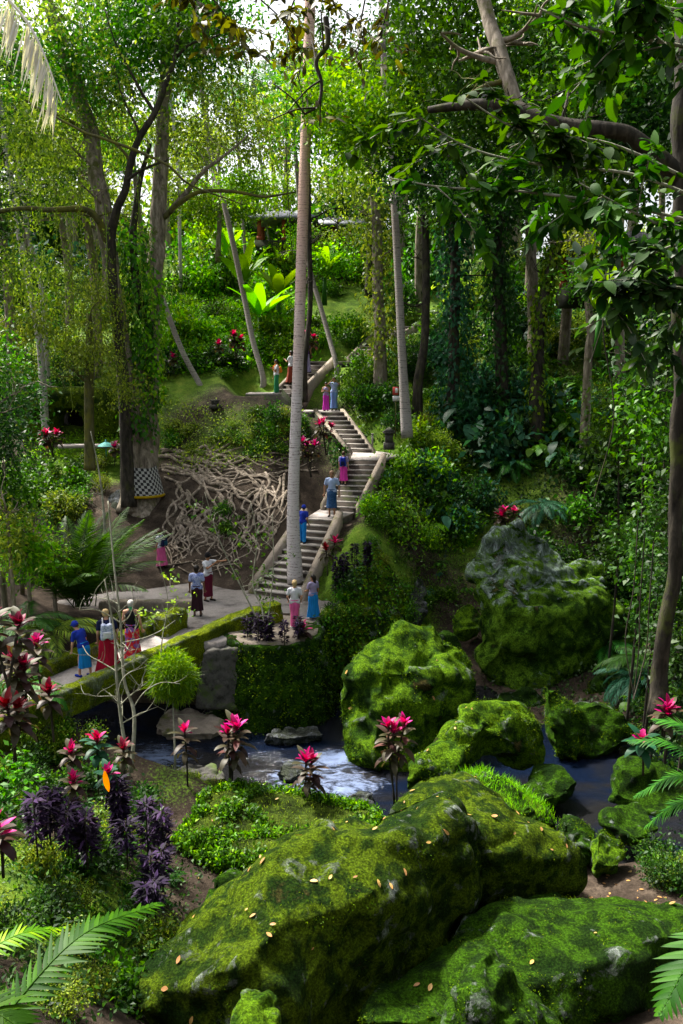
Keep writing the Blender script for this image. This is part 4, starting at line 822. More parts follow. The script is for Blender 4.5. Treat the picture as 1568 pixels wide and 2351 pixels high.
tree('tree', 'light green tree on the bright slope left of the tall palm', (A3([(500,330,50),(505,450,50),(500,600,49.5)]), [.08,.12,.18]), [cr(470,480,50,2.4,1.5,2600,.18,'bright',.2), cr(560,470,50,2.0,1.3,2200,.18,'bright',.2), cr(640,440,52,2.2,1.4,2200,.18,'bright',.2), cr(420,430,50,2.2,1.6,2400,.18,'olive',.3)], 'bark', tw=(.05,8,2.0))
# --- the big left trees
tA = [(70,-160,33),(105,-20,33),(150,130,33.2),(195,260,33.5),(222,380,33.6),(240,520,33.8),(262,660,34),(282,820,34.2),(296,960,34.3),(302,1110,34.2),(300,1180,34)]
crA = [cr(100,40,32,3.2,2.4,4200,.17,'olive',.4), cr(60,300,32,2.6,2.6,4200,.15,'olive',.7), cr(180,170,33,2.8,2.2,3800,.17,'green',.3), cr(250,330,34,2.4,2.2,4200,.14,'olive',.8), cr(120,450,34,2.8,1.6,4000,.14,'olive',.9), cr(320,80,34,2.6,2.2,4000,.18,'green',.3),
       cr(30,620,33,1.8,2.4,3200,.15,'olive',.9), cr(150,640,35,2.2,2.2,3600,.14,'olive',1.0), cr(205,30,35,2.6,2.2,3000,.18,'olive',.3), cr(-40,150,33,2.6,3.4,3600,.18,'dark',.3), cr(-30,500,33,2,3,2600,.18,'dark',.3)]
tree('tree', 'leaning mossy grey trunk of the left giant rising past the cave', (A3(tA), [.26,.28,.30,.32,.33,.34,.36,.36,.38,.44,.6]), crA, 'bark', 'giant trees on the left', knob=.12, tw=(.07, 8, 2.2), limbs=[
  (A3([(247,560,33.7),(225,505,33.2),(190,480,32.8),(110,482,32.2),(50,478,31.8),(-40,492,31.5)]), [.17,.16,.13,.11,.09,.08], 'barkm', 3),
  (A3([(205,330,33.5),(180,290,33.2),(130,262,33),(85,250,32.6),(40,215,32.4)]), [.1,.09,.07,.05,.03], 'barkm', 6)])
tB = [(388,-180,35),(385,-20,35),(381,150,35),(372,320,35),(366,460,35),(358,600,35),(348,740,35),(343,880,35),(336,1010,34.8),(334,1120,34.6),(340,1222,34.2)]
crB = [cr(430,120,35,2.8,2.2,4200,.17,'green',.3), cr(500,260,36,2.4,2.0,4200,.15,'olive',.5), cr(440,330,35.5,1.8,1.6,3000,.14,'olive',.6), cr(570,330,36,2.0,1.3,3400,.14,'olive',.7), cr(330,-20,35,3,2.2,3600,.2,'green'), cr(560,420,37,1.7,.9,2400,.14,'bright',.4), cr(600,260,37,1.6,1.0,1500,.17,'olive',.3),
       cr(480,20,34,2.6,1.6,3400,.18,'green',.2), cr(530,110,35,1.6,1.4,1900,.17,'olive',.3)]
tree('tree', 'thick twin strangler fig trunk with a checkered cloth round its foot', (A3(tB), [.22,.24,.26,.28,.34,.36,.38,.40,.5,.62,.95]), crB, 'bark', 'giant trees on the left', knob=.15, seg=16, limbs=[
  (A3([(372,500,35),(395,480,34.8),(430,440,34.5),(470,390,34.4),(505,365,34.2),(570,310,34.2)]), [.16,.14,.12,.09,.07,.04], None, 6),
  (A3([(375,500,34.9),(410,468,34.4),(460,440,34),(540,440,33.6),(610,452,33.3),(680,440,33)]), [.12,.11,.09,.07,.05,.03], 'barkm', 6),
  (A3([(345,760,34.8),(322,700,34.4),(305,560,34.4),(318,430,34.6),(345,330,34.8)]), [.22,.2,.17,.13,.08], 'barkd', 5),
  (A3([(336,1190,34.3),(312,1120,34.3),(306,1000,34.5),(318,880,34.6),(330,800,34.8)]), [.45,.3,.24,.2,.2], None, 2)])
tC = [(411,-40,31.5),(410,60,31.5),(402,130,31.6),(378,200,31.7),(352,262,31.8),(318,322,32),(300,372,32.1),(290,430,32.2),(268,480,32.4),(256,540,32.8),(258,640,33.2),(270,760,33.5),(285,900,33.6),(292,1060,33.7),(296,1165,33.6)]
tree('tree', 'dark crooked branching tree in front of the left giant trunk', (A3(tC), [.06,.07,.09,.11,.12,.13,.14,.15,.17,.2,.2,.22,.24,.28,.35]), [cr(400,60,31.5,1.6,1.4,1500,.17,'green',.3), cr(250,200,32,2,1.4,2000,.15,'olive',.5), cr(450,180,32,1.4,1,1200,.16,'olive',.4)], 'barkd', 'giant trees on the left', knob=.05, limbs=[
  (A3([(355,262,31.8),(325,210,31.6),(290,150,31.5),(262,90,31.4),(240,20,31.3)]), [.08,.06,.05,.03,.02], None, 6),
  (A3([(318,322,32),(315,290,31.9),(285,230,31.8),(262,150,31.8)]), [.07,.05,.04,.02], None, 6),
  (A3([(290,415,32.1),(325,392,31.9),(360,375,31.7),(385,368,31.6)]), [.07,.06,.05,.03], None, 3),
  (A3([(405,130,31.6),(440,100,31.5),(480,90,31.4),(540,60,31.2)]), [.06,.05,.04,.02], None, 6),
  (A3([(300,372,32.1),(280,345,32),(252,318,31.9),(235,300,31.9)]), [.08,.06,.05,.04], 'barkm', 4),
  (A3([(100,252,30.5),(190,302,30.6),(235,318,30.7),(310,345,30.8),(385,380,31),(430,420,31.2),(490,445,31.4),(560,470,31.5)]), [.035,.05,.055,.06,.05,.04,.035,.02], 'barkm', 4)])
tree('tree', 'short mossy trunk with drooping olive foliage before the cave', (A3([(204,720,31.5),(206,800,31.6),(204,900,31.8),(205,1000,32),(206,1080,32.1)]), [.1,.17,.19,.2,.24]), [cr(205,810,31,1.6,1.2,4200,.105,'olive',1.2), cr(280,890,31.4,1.2,1.0,2200,.10,'olive',1.2), cr(225,700,32,1.4,1.6,3200,.11,'olive',1.2), cr(90,740,31,1.3,1.0,2200,.12,'olive',1.0)], 'barkm', tw=(.04, 8, 1.6))
# leaves climbing the trunks
def ivy(path, r, n, size, mat, label_, ragged=.5, nm='climbing_vine'):
    P = smoothpath(path, 12); a = Acc(); k = rng.integers(0, len(P), n); c = np.array([tuple(P[i]) for i in k]); u = unit(rng.normal(size=(n, 3)) * np.array([1, 1, .3]))
    rr = r * (1 + ragged * np.array([noise.noise(P[i] * 1.1) for i in k]))[:, None]; Q = c + u * rr * rng.uniform(.6, 1.2, (n, 1)); Q[:, 2] += rng.normal(size=n) * .25
    D = u * .35 + rng.normal(size=(n, 3)) * .35 + np.array([0, 0, -.75]); a.quads(lq(Q, D, u + rng.normal(size=(n, 3)) * .35, size * rng.uniform(.6, 1.4, n), size * .62, .1, .1)); o = a.build(nm, M[mat]); return tag(o, label_, 'vine', 'climbing vines on trunks')
ivy(A3([(300,520,34),(318,640,34.4),(322,760,34.4),(325,860,34.4),(320,1000,34.2)]), .62, 1500, .26, 'green', 'broad leaved vine climbing between the forked left trunks')
ivy(A3([(350,640,34.2),(352,740,34.2),(352,900,34.2)]), .45, 500, .24, 'bright', 'pale green vine leaves on the strangler fig trunk')
# right hand ivy clad trunks
for pts, rr, n, mt, lb, lv in [([(1030,330,40),(1042,500,40),(1044,700,39.8),(1040,900,39.6),(1030,1000,39)], .85, 3000, 'teal', 'thick ivy clad trunk with blue green leaves left of its twin', 'first trunk of the ivy clad pair'),
        ([(1150,330,40),(1145,450,40),(1142,600,40),(1150,760,39.8),(1158,900,39)], .78, 2600, 'dark', 'darker ivy clad trunk right of its blue green twin', 'second'),
        ([(1310,480,38),(1275,580,38),(1252,680,38),(1235,800,37.6),(1240,900,37)], .42, 1300, 'bright', 'leaning trunk wrapped in bright climbing leaves', 'third')]:
    P = A3(pts); P[-1].z = T(P[-1].x, P[-1].y) - .3
    tree('tree', lb, (P, [.2,.24,.26,.3,.4]), [cr(pts[0][0], pts[0][1] - 120, pts[0][2], 3.0, 2.2, 3200, .2, 'dark')], 'barkd', tw=(.05, 4, 1.6), knob=.1)
    ivy(P, rr, n, .27, mt, 'climbing vine leaves covering the ' + lb.replace(' with blue green leaves', '').replace('wrapped in bright climbing leaves', 'in bright green'))
for x, t, r_, lb in [(868,41,.28,'vine draped grey trunk left of the slim palm'), (1222,44,.3,'plain grey trunk behind the ivy clad pair'), (1420,40,.22,'slim dark trunk on the right slope above the hollow'), (1350,36,.16,'thin dark trunk over the dark hollow')]:
    P = A3([(x - 10, 250, t), (x - 6, 450, t), (x, 640, t - .2), (x + 4, 800, t - .8)]); P.append(Vector((P[-1].x, P[-1].y, T(P[-1].x, P[-1].y) - .4)))
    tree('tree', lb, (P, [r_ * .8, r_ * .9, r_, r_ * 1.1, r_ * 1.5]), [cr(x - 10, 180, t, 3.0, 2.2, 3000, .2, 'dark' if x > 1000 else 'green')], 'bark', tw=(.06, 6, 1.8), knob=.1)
ivy(A3([(868,420,40.6),(872,560,40.6),(876,700,40),(880,800,39.6)]), .8, 1500, .22, 'olive', 'hanging olive vine on the grey trunk left of the slim palm')
# hanging strands
def strand(px, py, t, L, label_, leafy=True, mat='olive', r=.012):
    p = at(px, py, t); P = smoothpath([p + Vector((0, 0, 1.5)), p, p + Vector((random.gauss(0, .15), 0, -L * .5)), p + Vector((random.gauss(0, .25), random.gauss(0, .2), -L))], 6); a = Acc(); a.tube(P, r, 4, 1, cap=False)
    if leafy:
        n = int(L * 40); k = rng.integers(0, len(P), n); Q = np.array([tuple(P[i]) for i in k]) + rng.normal(size=(n, 3)) * np.array([.09, .09, .2]); a.quads(lq(Q, rng.normal(size=(n, 3)) * .4 + np.array([0, 0, -1.]), rng.normal(size=(n, 3)), .11 * rng.uniform(.6, 1.4, n), .045), 0)
    else: a.quads(lq(np.array([tuple(P[0])]), np.array([[0, 0, -1.]]), np.array([[0, -1., 0]]), .1, .04), 0)
    tag(a.build('hanging_vine', [M[mat], M['barkd']]), label_, 'hanging vine', 'vines hanging from the canopy')
for i, (x, y, t, L) in enumerate([(130,520,31,4.5),(165,600,31,4.0),(95,560,30,5),(245,560,31,3.5),(320,520,33,4),(150,760,30.5,3),(60,700,30,3.5),(285,760,31,2.8),(400,560,35,2.6),(455,480,35,2.4),(30,560,31,4.5),(185,520,30.6,5),(225,640,31,4),(345,620,31.5,4)]):
    strand(x, y, t, L, label('thin leafy hanging', 'vine', x, y))
for i, (x, y, t, L) in enumerate([(1385,760,17,3.6),(1400,560,17,2.5),(1470,1380,17.2,2.2),(1455,1350,17.2,2.4),(1490,1400,17,1.8),(660,120,30,7.5),(835,340,34,3.5),(1030,380,33,3)]):
    strand(x, y, t, L, ['bare liana hanging over the dark hollow', 'short bare liana among the dark leaves at the right', 'bare liana just left of the right edge trunk', 'leftmost bare liana beside the right edge trunk', 'bare liana nearest the right edge trunk', 'long bare liana left of the palm top', 'bare liana between the two upright palms', 'bare liana before the ivy clad trunks'][i], False, 'barkd', r=.014)
# --- near right tree: ochre trunk at the edge, big horizontal branch, hanging upper limb
tR = [(1590,-150,15.5),(1575,0,15.5),(1566,260,15.6),(1566,500,15.8),(1562,800,16.2),(1556,1100,16.6),(1545,1350,17),(1520,1520,17.3),(1512,1640,17.4)]
crR = [cr(716,215,27,1.1,.9,1300,.17,'bright'), cr(1000,110,27,2.6,2.4,3600,.19,'green'), cr(1120,260,27,2.2,1.6,3000,.19,'green'), cr(900,260,28,1.8,1.8,2800,.18,'bright'), cr(800,300,28.5,1.6,1.6,2600,.18,'bright'), cr(775,190,29,1.2,1.0,1300,.17,'bright'), cr(1060,-20,27,2.6,1.8,3200,.2,'green'),
       cr(960,400,29,1.8,1.2,2200,.18,'dark'), cr(1280,80,26,2.6,2.2,3400,.19,'green'), cr(1430,160,24,2.2,2.2,3000,.18,'dark'), cr(1330,260,24,2.2,1.6,3000,.17,'green'), cr(1460,300,23,1.6,1.6,2400,.17,'dark'), cr(1230,160,28,2.0,1.6,2400,.18,'dark'), cr(1100,420,38,2.4,1.2,2200,.2,'dark'), cr(1250,440,38,2.2,1.2,2200,.2,'dark'), cr(1010,460,38,1.6,1.0,1500,.19,'green'), cr(1350,330,30,2.0,1.2,2000,.19,'dark'), cr(1500,40,22,2,2,2400,.18,'green'), cr(1180,420,28,2.4,1.0,2400,.19,'dark'), cr(1400,430,24,2,1,2000,.17,'green'), cr(830,420,31,1.3,.9,1400,.16,'olive')]
tree('tree', 'large near tree with its trunk at the right edge and long mossy branch', (A3(tR), [.2,.2,.2,.16,.14,.14,.15,.17,.22]), crR, 'barkd', knob=.12, limbs=[
  (A3([(1566,420,15.8),(1520,372,15.6),(1450,312,15.4),(1390,298,15.4),(1320,292,15.6),(1240,276,15.8),(1180,248,16),(1080,240,16.4),(985,252,16.8)]), [.2,.19,.16,.155,.16,.17,.15,.11,.07], 'barkd', 5),
  (A3([(1190,262,16),(1165,180,16.2),(1150,120,16.4),(1125,55,16.6),(1090,-60,16.8)]), [.12,.15,.15,.14,.13], 'bark', 4),
  (A3([(1165,185,16.2),(1120,195,16.3),(1080,215,16.5),(1060,240,16.6)]), [.06,.05,.04,.02], 'barkm', 3)])
# near canopy sprays with big leaves, hanging into the frame from the right and the top
def spray(name, label_, paths, mat, n, L, mw='twig', r=.012, droop=.3, group='near leafy branches', Wf=.5, sp=.16, tw2=3):
    a = Acc(); b = Acc()
    for pts in paths:
        P = smoothpath(A3(pts), 8); a.tube(P, interp([r * 1.6, r * .5], len(P)), 5, 0, cap=False); sub = [P]
        for k in range(tw2 * 2):
            p = P[random.randrange(len(P) // 4, len(P))]; d = Vector((random.gauss(0, 1), random.gauss(0, .6), random.gauss(-.1, .6))).normalized(); q = smoothpath([p, p + d * .3, p + d * .7 + Vector((0, 0, -.12))], 5); a.tube(q, interp([r * .6, r * .3], len(q)), 4, 0, cap=False); sub.append(q)
        for i in range(n):
            q = random.choice(sub); j = random.randrange(1, len(q)); p = q[j]; d = (q[j] - q[j - 1]).normalized() * .5 + Vector((random.gauss(0, .8), random.gauss(0, .7), random.gauss(-droop, .35)))
            l = L * random.uniform(.55, 1.25); strip(b, p + Vector((random.gauss(0, sp * .2),) * 1 + (random.gauss(0, sp * .2), random.gauss(0, sp * .2))), d, (random.gauss(0, .35), random.gauss(0, .5) , 1), l, l * Wf * random.uniform(.8, 1.15), random.uniform(.1, .9), 4, 0, .12)
    root = empty(name, A3([paths[0][0]])[0], label_, 'branch', group); bpy.context.view_layer.update()
    par(a.build('twig', M[mw], smooth=True), root); par(b.build('leaves', M[mat]), root); return root
spray('leafy_branch', 'broad leaved branch reaching left across the middle right of the canopy', [[(1640,470,8.2),(1450,400,7.9),(1250,380,7.7),(1080,340,7.5),(950,260,7.4)], [(1600,420,8),(1400,330,7.8),(1200,300,7.6),(1060,220,7.5)]], 'near', 260, .165)
spray('leafy_branch', 'broad leaved branch hanging below the long mossy limb', [[(1640,520,7.8),(1420,470,7.6),(1200,440,7.4),(1020,430,7.2),(900,410,7.2)], [(1620,560,7.4),(1480,500,7.3),(1330,420,7.2)]], 'near', 280, .16)
spray('leafy_branch', 'top right corner branch with pale twigs and one yellow leaf', [[(1640,120,6.4),(1480,90,6.3),(1330,60,6.2),(1240,20,6.2)], [(1640,40,6.2),(1500,10,6.1),(1400,-40,6)], [(1640,190,6.4),(1560,130,6.3),(1480,60,6.2)]], 'near', 170, .17)
spray('leafy_branch', 'dark drooping branches along the right edge above the slope', [[(1650,560,8.6),(1560,560,8.5),(1470,600,8.4),(1380,680,8.4)], [(1650,680,8.6),(1540,660,8.4),(1440,700,8.4),(1330,760,8.5)], [(1650,620,9),(1580,700,9),(1500,800,9)], [(1650,480,9),(1590,540,9),(1500,560,9)]], 'dark', 260, .19)
spray('leafy_branch', 'bronze leaved branch hanging at the top centre of the canopy', [[(330,-60,13),(430,-10,13),(530,50,13),(600,120,13)], [(520,-70,13),(600,0,13),(660,60,13),(700,140,13)], [(640,-70,13),(720,-10,13),(800,30,13),(850,80,13)], [(450,-50,12.8),(520,40,12.8),(560,130,12.8)]], 'brown', 100, .19, 'barkd', .012)
spray('leafy_branch', 'bronze and green leaves dangling near the top right of the palm', [[(850,-60,14),(830,40,14),(820,110,14),(760,170,14)], [(700,-60,14),(660,60,14),(690,200,14),(700,290,14)], [(900,-40,14),(880,60,14),(860,150,14)]], 'brown', 50, .17, 'barkd', .012)
spray('leafy_branch', 'dark crooked twig curling down beside the palm top', [[(748,40,12),(752,100,12),(726,140,12),(738,190,12),(730,240,12),(700,262,12)]], 'brown', 8, .15, 'barkd', .03)
# leafy screens along the right edge
for i, (x, y, t, r_, mt, n_) in enumerate([(1590,780,19,1.2,'dark',1500),(1540,960,19.5,1.2,'green',1400),(1600,1140,19,1.2,'dark',1500),(1580,1330,19,1.1,'dark',1400),(1540,640,20,1.0,'green',900),(1480,880,21,1.1,'dark',1100),(1420,980,24,1.3,'green',1400),(1590,1500,18.5,.9,'dark',1200),(1500,1240,21,1.0,'fernd',1100)]):
    g = at(x, y, t); gz = T(g.x, g.y); tree('tree', label(['shadowy', 'mid green', 'gloomy', 'dense dark', 'light topped', 'black green', 'leafy', 'low dark', 'ferny'][i] + ' small', 'tree', x, y), ([g + Vector((.1, 0, r_ * .6)), g, Vector((g.x + .3, g.y + .2, (g.z + gz) / 2)), Vector((g.x + .2, g.y + .3, gz - .2))], [.015, .025, .035, .045]), [(tuple(g), (r_, r_, r_ * 1.1), n_, .15, mt, .4), (tuple(Vector((g.x + .2, g.y, g.z * .6 + gz * .4))), (r_ * .6, r_ * .6, r_ * .8), n_ // 3, .14, mt, .3)], 'barkd', 'small trees on the right edge', tw=(.02, 7, r_))
# dry white palm frond hanging top left
a = Acc(); base = at(-80, -90, 10.5); tip = at(142, 235, 10.2)
P_ = smoothpath([base, at(20, 0, 10.4), at(85, 90, 10.3), tip], 8); a.tube(P_, interp([.03, .008], len(P_)), 5, 1, cap=False)
Q = []; D = []
for i in range(90):
    k = random.uniform(2, len(P_) - 2); j = int(k); p = P_[j].lerp(P_[j + 1], k - j); Q.append(tuple(p)); D.append((random.uniform(-.42, -.1), random.gauss(0, .1), -1))
a.quads(lq(np.array(Q), np.array(D), np.array([[0, -1, .1]] * 90) + rng.normal(size=(90, 3)) * .2, rng.uniform(.35, .75, 90) * (1 - .55 * np.linspace(0, 1, 90) * 0), .035, .05, .0), 0)
tag(a.build('palm_frond', [M['deadfrond'], M['twig']]), 'dry white palm frond hanging in the top left corner', 'frond')
# --- generic forest behind, plus added trees shading the camera side: three kinds, copied
protos = []
for kind, mt, mt2, nn in (('forest_tree', 'green', 'bright', 3600), ('forest_tree', 'olive', 'green', 3600), ('forest_tree', 'dark', 'green', 3400)):
    root = empty(kind, (0, 0, 0), 'x', 'tree', 'forest trees on the hillside'); a = Acc(); H = 13
    Pt = limb(a, [Vector((.5, .3, H)), Vector((.3, 0, H * .7)), Vector((-.2, .1, H * .35)), Vector((0, 0, -.6))], [.1, .18, .24, .34], 9, 0, 6); ends = []; twigs(a, Pt[:len(Pt) // 2], .08, 2, 9, 3.6, ends=ends)
    o = a.build('trunk', M['bark'], root, smooth=True); a = Acc(); b = Acc()
    for i in range(12):
        e = random.choice(ends); (a if i % 4 else b).quads(blob(tuple(e), (random.uniform(1.3, 2.1), random.uniform(1.3, 2.1), random.uniform(.7, 1.2)), nn // 9, .28, 9, shell=.3, down=.3))
    a.build('crown', M[mt], root); b.build('crown', M[mt2], root); protos.append(root)
spots = []
for row, (t, n, x0, x1) in enumerate([(47, 8, -60, 1640), (54, 9, -150, 1720), (63, 11, -150, 1720), (74, 12, -200, 1760), (88, 13, -250, 1800)]):
    for i in range(n):
        px = x0 + (x1 - x0) * (i + .5 + random.uniform(-.3, .3)) / n
        if t < 60 and 380 < px < 690: continue
        if 250 < px < 960 and t < 60: continue
        if 250 < px < 720 and t < 80 and random.random() < .6: continue
        if 560 < px < 900 and t < 68: continue
        u = (px - PW / 2) / FOC; spots.append((u * t, t + random.uniform(-2, 2)))
for i, (x, y) in enumerate(spots + [(-24, 34), (-22, 27), (-27, 40), (24, 33), (22, 26), (27, 40), (19, 18), (-19, 18), (20, 8), (-20, 9), (9, -1), (14, 4), (3, -9), (-5, -10), (-12, -4), (16, 13), (10, -9), (20, -2), (12.5, 17), (13.5, 22), (15.5, 28), (12, 10)]):  # unseen trees round the camera and right bank, added to block sky light
    z = T(x, y); k = 2 if (x > 2 and random.random() < .6) else random.randrange(3); o = copy_tree(protos[k]); o.location = (x, y, z); s = random.uniform(.85, 1.35); o.scale = (s, s, s * random.uniform(.9, 1.25)); o.rotation_euler = (0, 0, random.uniform(0, 6.28))
    px, py = project((x, y, z + 9)); o['label'] = label(['leafy green', 'feathery olive', 'dense dark'][k] + ' forest', 'tree', px, py)
for p in protos:
    for ch in list(p.children): bpy.data.objects.remove(ch)
    bpy.data.objects.remove(p)
# ------------------------------------------------------------------ roots of the strangler fig over the slope
ROOT = [o for o in COL.objects if o.get('label', '').startswith('thick twin strangler')][0]
def onground(px, py, lift): p = hit(px, py); p.z += lift; return p
random.seed(21)
rpaths = []
for i in range(22):   # long sweeping roots to the right under the palm
    y0 = random.uniform(1035, 1110); x0 = random.uniform(360, 470); y1 = y0 + random.uniform(-25, 75); x1 = random.uniform(600, 730)
    rpaths.append(([(x0, y0)] + [(x0 + (x1 - x0) * s, y0 + (y1 - y0) * s + random.uniform(-13, 13) + 14 * math.sin(s * 9 + i)) for s in (.12, .24, .36, .48, .6, .72, .86)] + [(x1, y1)], random.uniform(.04, .10)))
for i in range(52):   # tangle running down to the plaza
    x0 = random.uniform(390, 720); y0 = random.uniform(1090, 1215); x1 = x0 + random.uniform(-120, 90); x1 = min(max(x1, 395), 640 - (y0 - 1090) * .1); y1 = random.uniform(1235, 1335)
    rpaths.append(([(x0, y0)] + [(x0 + (x1 - x0) * s + random.uniform(-22, 22), y0 + (y1 - y0) * s) for s in (.14, .3, .45, .6, .75, .88)] + [(x1, y1)], random.uniform(.03, .07)))
for i in range(14):
    x0 = random.uniform(370, 640); y0 = random.uniform(1215, 1325); rpaths.append(([(x0, y0), (x0 + random.uniform(20, 60), y0 + random.uniform(-22, 22)), (x0 + random.uniform(60, 110), y0 + random.uniform(-26, 26)), (x0 + random.uniform(90, 150), y0 + random.uniform(-20, 24))], random.uniform(.015, .032)))
def inroot(x, y):   # keep off the stairs
    return x < 560 + (1362 - y) * .66 - 12
for pts, r in rpaths:
    pts = [(x, min(y, 1342)) for x, y in pts if inroot(x, y)]
    if len(pts) < 3: continue
    P = []
    for p in smoothpath([Vector((x, y, 0)) for x, y in pts], 6): q = onground(p.x, p.y, r * .45); P.append(q + Vector((0, 0, noise.noise(q * 1.7) * .12 + .04)))
    P = [P[0]] + [(P[i - 1] + P[i] * 2 + P[i + 1]) / 4 for i in range(1, len(P) - 1)] + [P[-1]]
    a = Acc(); a.tube(P, [r * (1.3 - .95 * i / len(P)) * (1 + .25 * noise.noise(p * 3)) for i, p in enumerate(P)], 7, 0); par(a.build('root', M['root'], smooth=True), ROOT)
# the checkered cloth round the fig
def cloth_mat():
    m, n, p, o = newmat('checkered_cloth'); tc = N(n, 'ShaderNodeUVMap'); ch = N(n, 'ShaderNodeTexChecker'); ch.inputs['Scale'].default_value = 1.0; n.links.new(tc.outputs[0], ch.inputs[0]); ch.inputs[1].default_value = (.32,.32,.30,1); ch.inputs[2].default_value = (.01,.01,.012,1); n.links.new(ch.outputs[0], p.inputs['Base Color']); p.inputs['Roughness'].default_value = .9; return m
me = bpy.data.meshes.new('cloth'); V = []; f = []; ns = 40; nr = 5; c0 = at(318, 1070, 34.3); c1 = at(330, 1135, 34.2)
for j in range(nr + 1):
    for i in range(ns): s = j / nr; th = i / ns * 6.2832; c = c0.lerp(c1, s); r = .74 + .10 * s + .03 * math.sin(th * 5); V.append((c.x + r * math.cos(th), c.y + r * .85 * math.sin(th), c.z + .05 * math.sin(th * 2)))
for j in range(nr):
    for i in range(ns): f.append((j * ns + i, (j + 1) * ns + i, (j + 1) * ns + (i + 1) % ns, j * ns + (i + 1) % ns))
me.from_pydata(V, [], f); uv = me.uv_layers.new(name='UVMap')
for p in me.polygons:
    for li, vi in zip(p.loop_indices, p.vertices):
        j, i = divmod(vi, ns); 
        if p.index % ns == ns - 1 and i == 0: i = ns
        uv.data[li].uv = (i * 1.0, j * 2.0)
tag(link('checkered_cloth', me, cloth_mat()), 'black and white checkered cloth wrapped round the fig trunk', 'cloth')
a = Acc(); a.tube([c1 + Vector((.85 * math.cos(t), .75 * math.sin(t), -.02)) for t in np.linspace(0, 6.2832, 30)], .06, 6); tag(a.build('sash', M['yellow']), 'yellow sash tied under the checkered cloth', 'sash')

# ------------------------------------------------------------------ big ordered plants
random.seed(5)
M['pink2'] = leafmat('leaf_magenta', (.22,.004,.05), (.70,.03,.26), (.45,.01,.13), trans=.3)
def cordyline(px, py, t, h, label_, heads=1, near=1.0, pk='pink', dk='maroon', ground=None, bare=.45, hl=.42):
    b = at(px, py, t); g = b.copy(); root = empty('cordyline', g, label_, 'cordyline', 'pink tipped cordyline plants'); bpy.context.view_layer.update()
    st = Acc(); lf = Acc(); tp = Acc()
    for k in range(heads):
        off = Vector((random.uniform(-.28, .28), random.uniform(-.2, .2), -random.uniform(0, .25) * h)) if heads > 1 else Vector(); top = g + Vector((random.uniform(-.08, .08), 0, h)) + off
        st.tube(smoothpath([g + Vector((.03 * k, 0, -.2)), g.lerp(top, .5) + Vector((random.uniform(-.05, .05), 0, 0)), top], 4), .022, 6, 0)
        nl = 15
        for i in range(nl):
            az = i * 2.4 + k; s = i / nl; z = top - Vector((0, 0, (1 - s) * h * (1 - bare) * .75)); e = .1 + 1.0 * s ** 2; strip(lf, z, (math.cos(az) * math.cos(e), math.sin(az) * math.cos(e), math.sin(e)), (0, 0, 1), hl * random.uniform(.75, 1.1), .12 * near, 1.3 - s * .7, 5, 0)
        for i in range(9):
            az = i * 2.4 + k; s = i / 9; e = .7 + .8 * s ** .8 + random.gauss(0, .12); az += random.gauss(0, .25); strip(tp, top - Vector((0, 0, .10 * (1 - s))), (math.cos(az) * math.cos(e), math.sin(az) * math.cos(e), math.sin(e)), (0, 0, 1), hl * random.uniform(.5, .85), .085 * near, random.uniform(.3, .8), 5, 0, .3)
    par(st.build('stem', M['barkd'], smooth=True), root); par(lf.build('lower_leaves', M[dk]), root); par(tp.build('top_leaves', M[pk]), root); return root
cordyline(525,1812,19.2,2.05,'tall pink tipped cordyline with two big heads before the planter wall',3,1.3,hl=.46)
cordyline(431,1815,19.1,1.55,'slender pink tipped cordyline left of the tall two headed one',1,1.1)
cordyline(711,1850,18.5,1.55,'pink tipped cordyline standing before the stream on two thin stems',2,1.2)
cordyline(905,1830,18.3,2.0,'pink and red cordyline in front of the bright green dome boulder',3,1.2)
cordyline(712,1085,33.2,1.3,'pink cordyline beside the lower middle steps behind the palm',3,1.5,'pink','maroon')
cordyline(748,1035,34.4,1.3,'pink cordyline under the two visitors on the narrow landing',3,1.5)
cordyline(765,1290,28.3,.75,'small pink cordyline on the bank beside the lowest steps',1,1.3)
cordyline(752,1310,28.1,.8,'small red cordyline on the bank beside the lowest steps',1,1.3,'red')
cordyline(700,1475,24.2,.45,'low pink rosette at the right rim of the round planter',1,1.5)
cordyline(100,1590,15.2,1.0,'bright pink cordyline at the left beside the bridge end',1,1.3,hl=.36)
cordyline(122,1680,14.5,.8,'red leaved cordyline below the bright pink one on the left',1,1.3,'red',hl=.34)
cordyline(15,1560,12.5,1.0,'big red leaved cordyline cut by the left edge',2,1.3,'red',hl=.40)
cordyline(225,1800,15.5,.95,'cordyline with one upright pink head on the near bank left of the stream',1,1.3,'pink2','teal',hl=.34)
cordyline(172,1795,15.2,.65,'small bright pink cordyline between leaves on the near left bank',1,1.1,'pink2',hl=.3)
cordyline(242,1835,14.6,.55,'small pink cordyline above the hanging orange leaf',1,1.1,'pink2','teal',hl=.3)
cordyline(165,1850,14.0,.5,'low magenta cordyline above the purple shrubs on the left',1,1.1,hl=.3)
cordyline(5,1985,11,.5,'pink leaves at the left edge above the dark ferns',1,1.3)
cordyline(60,1640,14,1.2,'tall loose dark red cordyline at the left edge',3,1.2,'red',hl=.4)
cordyline(30,1720,12.5,.9,'dark red cordyline low at the left edge',2,1.2,'red',hl=.38)
cordyline(280,1800,16.2,.8,'thin red leaved cordyline beside the bare forked sapling',1,1.1,'red',hl=.32)
cordyline(1520,1700,16.5,.75,'bright magenta cordyline at the foot of the dark trunk',2,1.2,'pink2')
cordyline(1478,1760,16.2,.6,'low pink cordyline under the right edge fern',1,1.5,'pink','teal')
cordyline(1160,1215,30.5,.75,'pink cordyline above the tallest boulder',3,1.6)
cordyline(120,1040,36,1.1,'pink cordyline cluster before the cave mouth',3,2.0)
cordyline(540,815,43,1.1,'red flowered cordyline on the bright slope left of the tall palm',3,2.2,'pink')
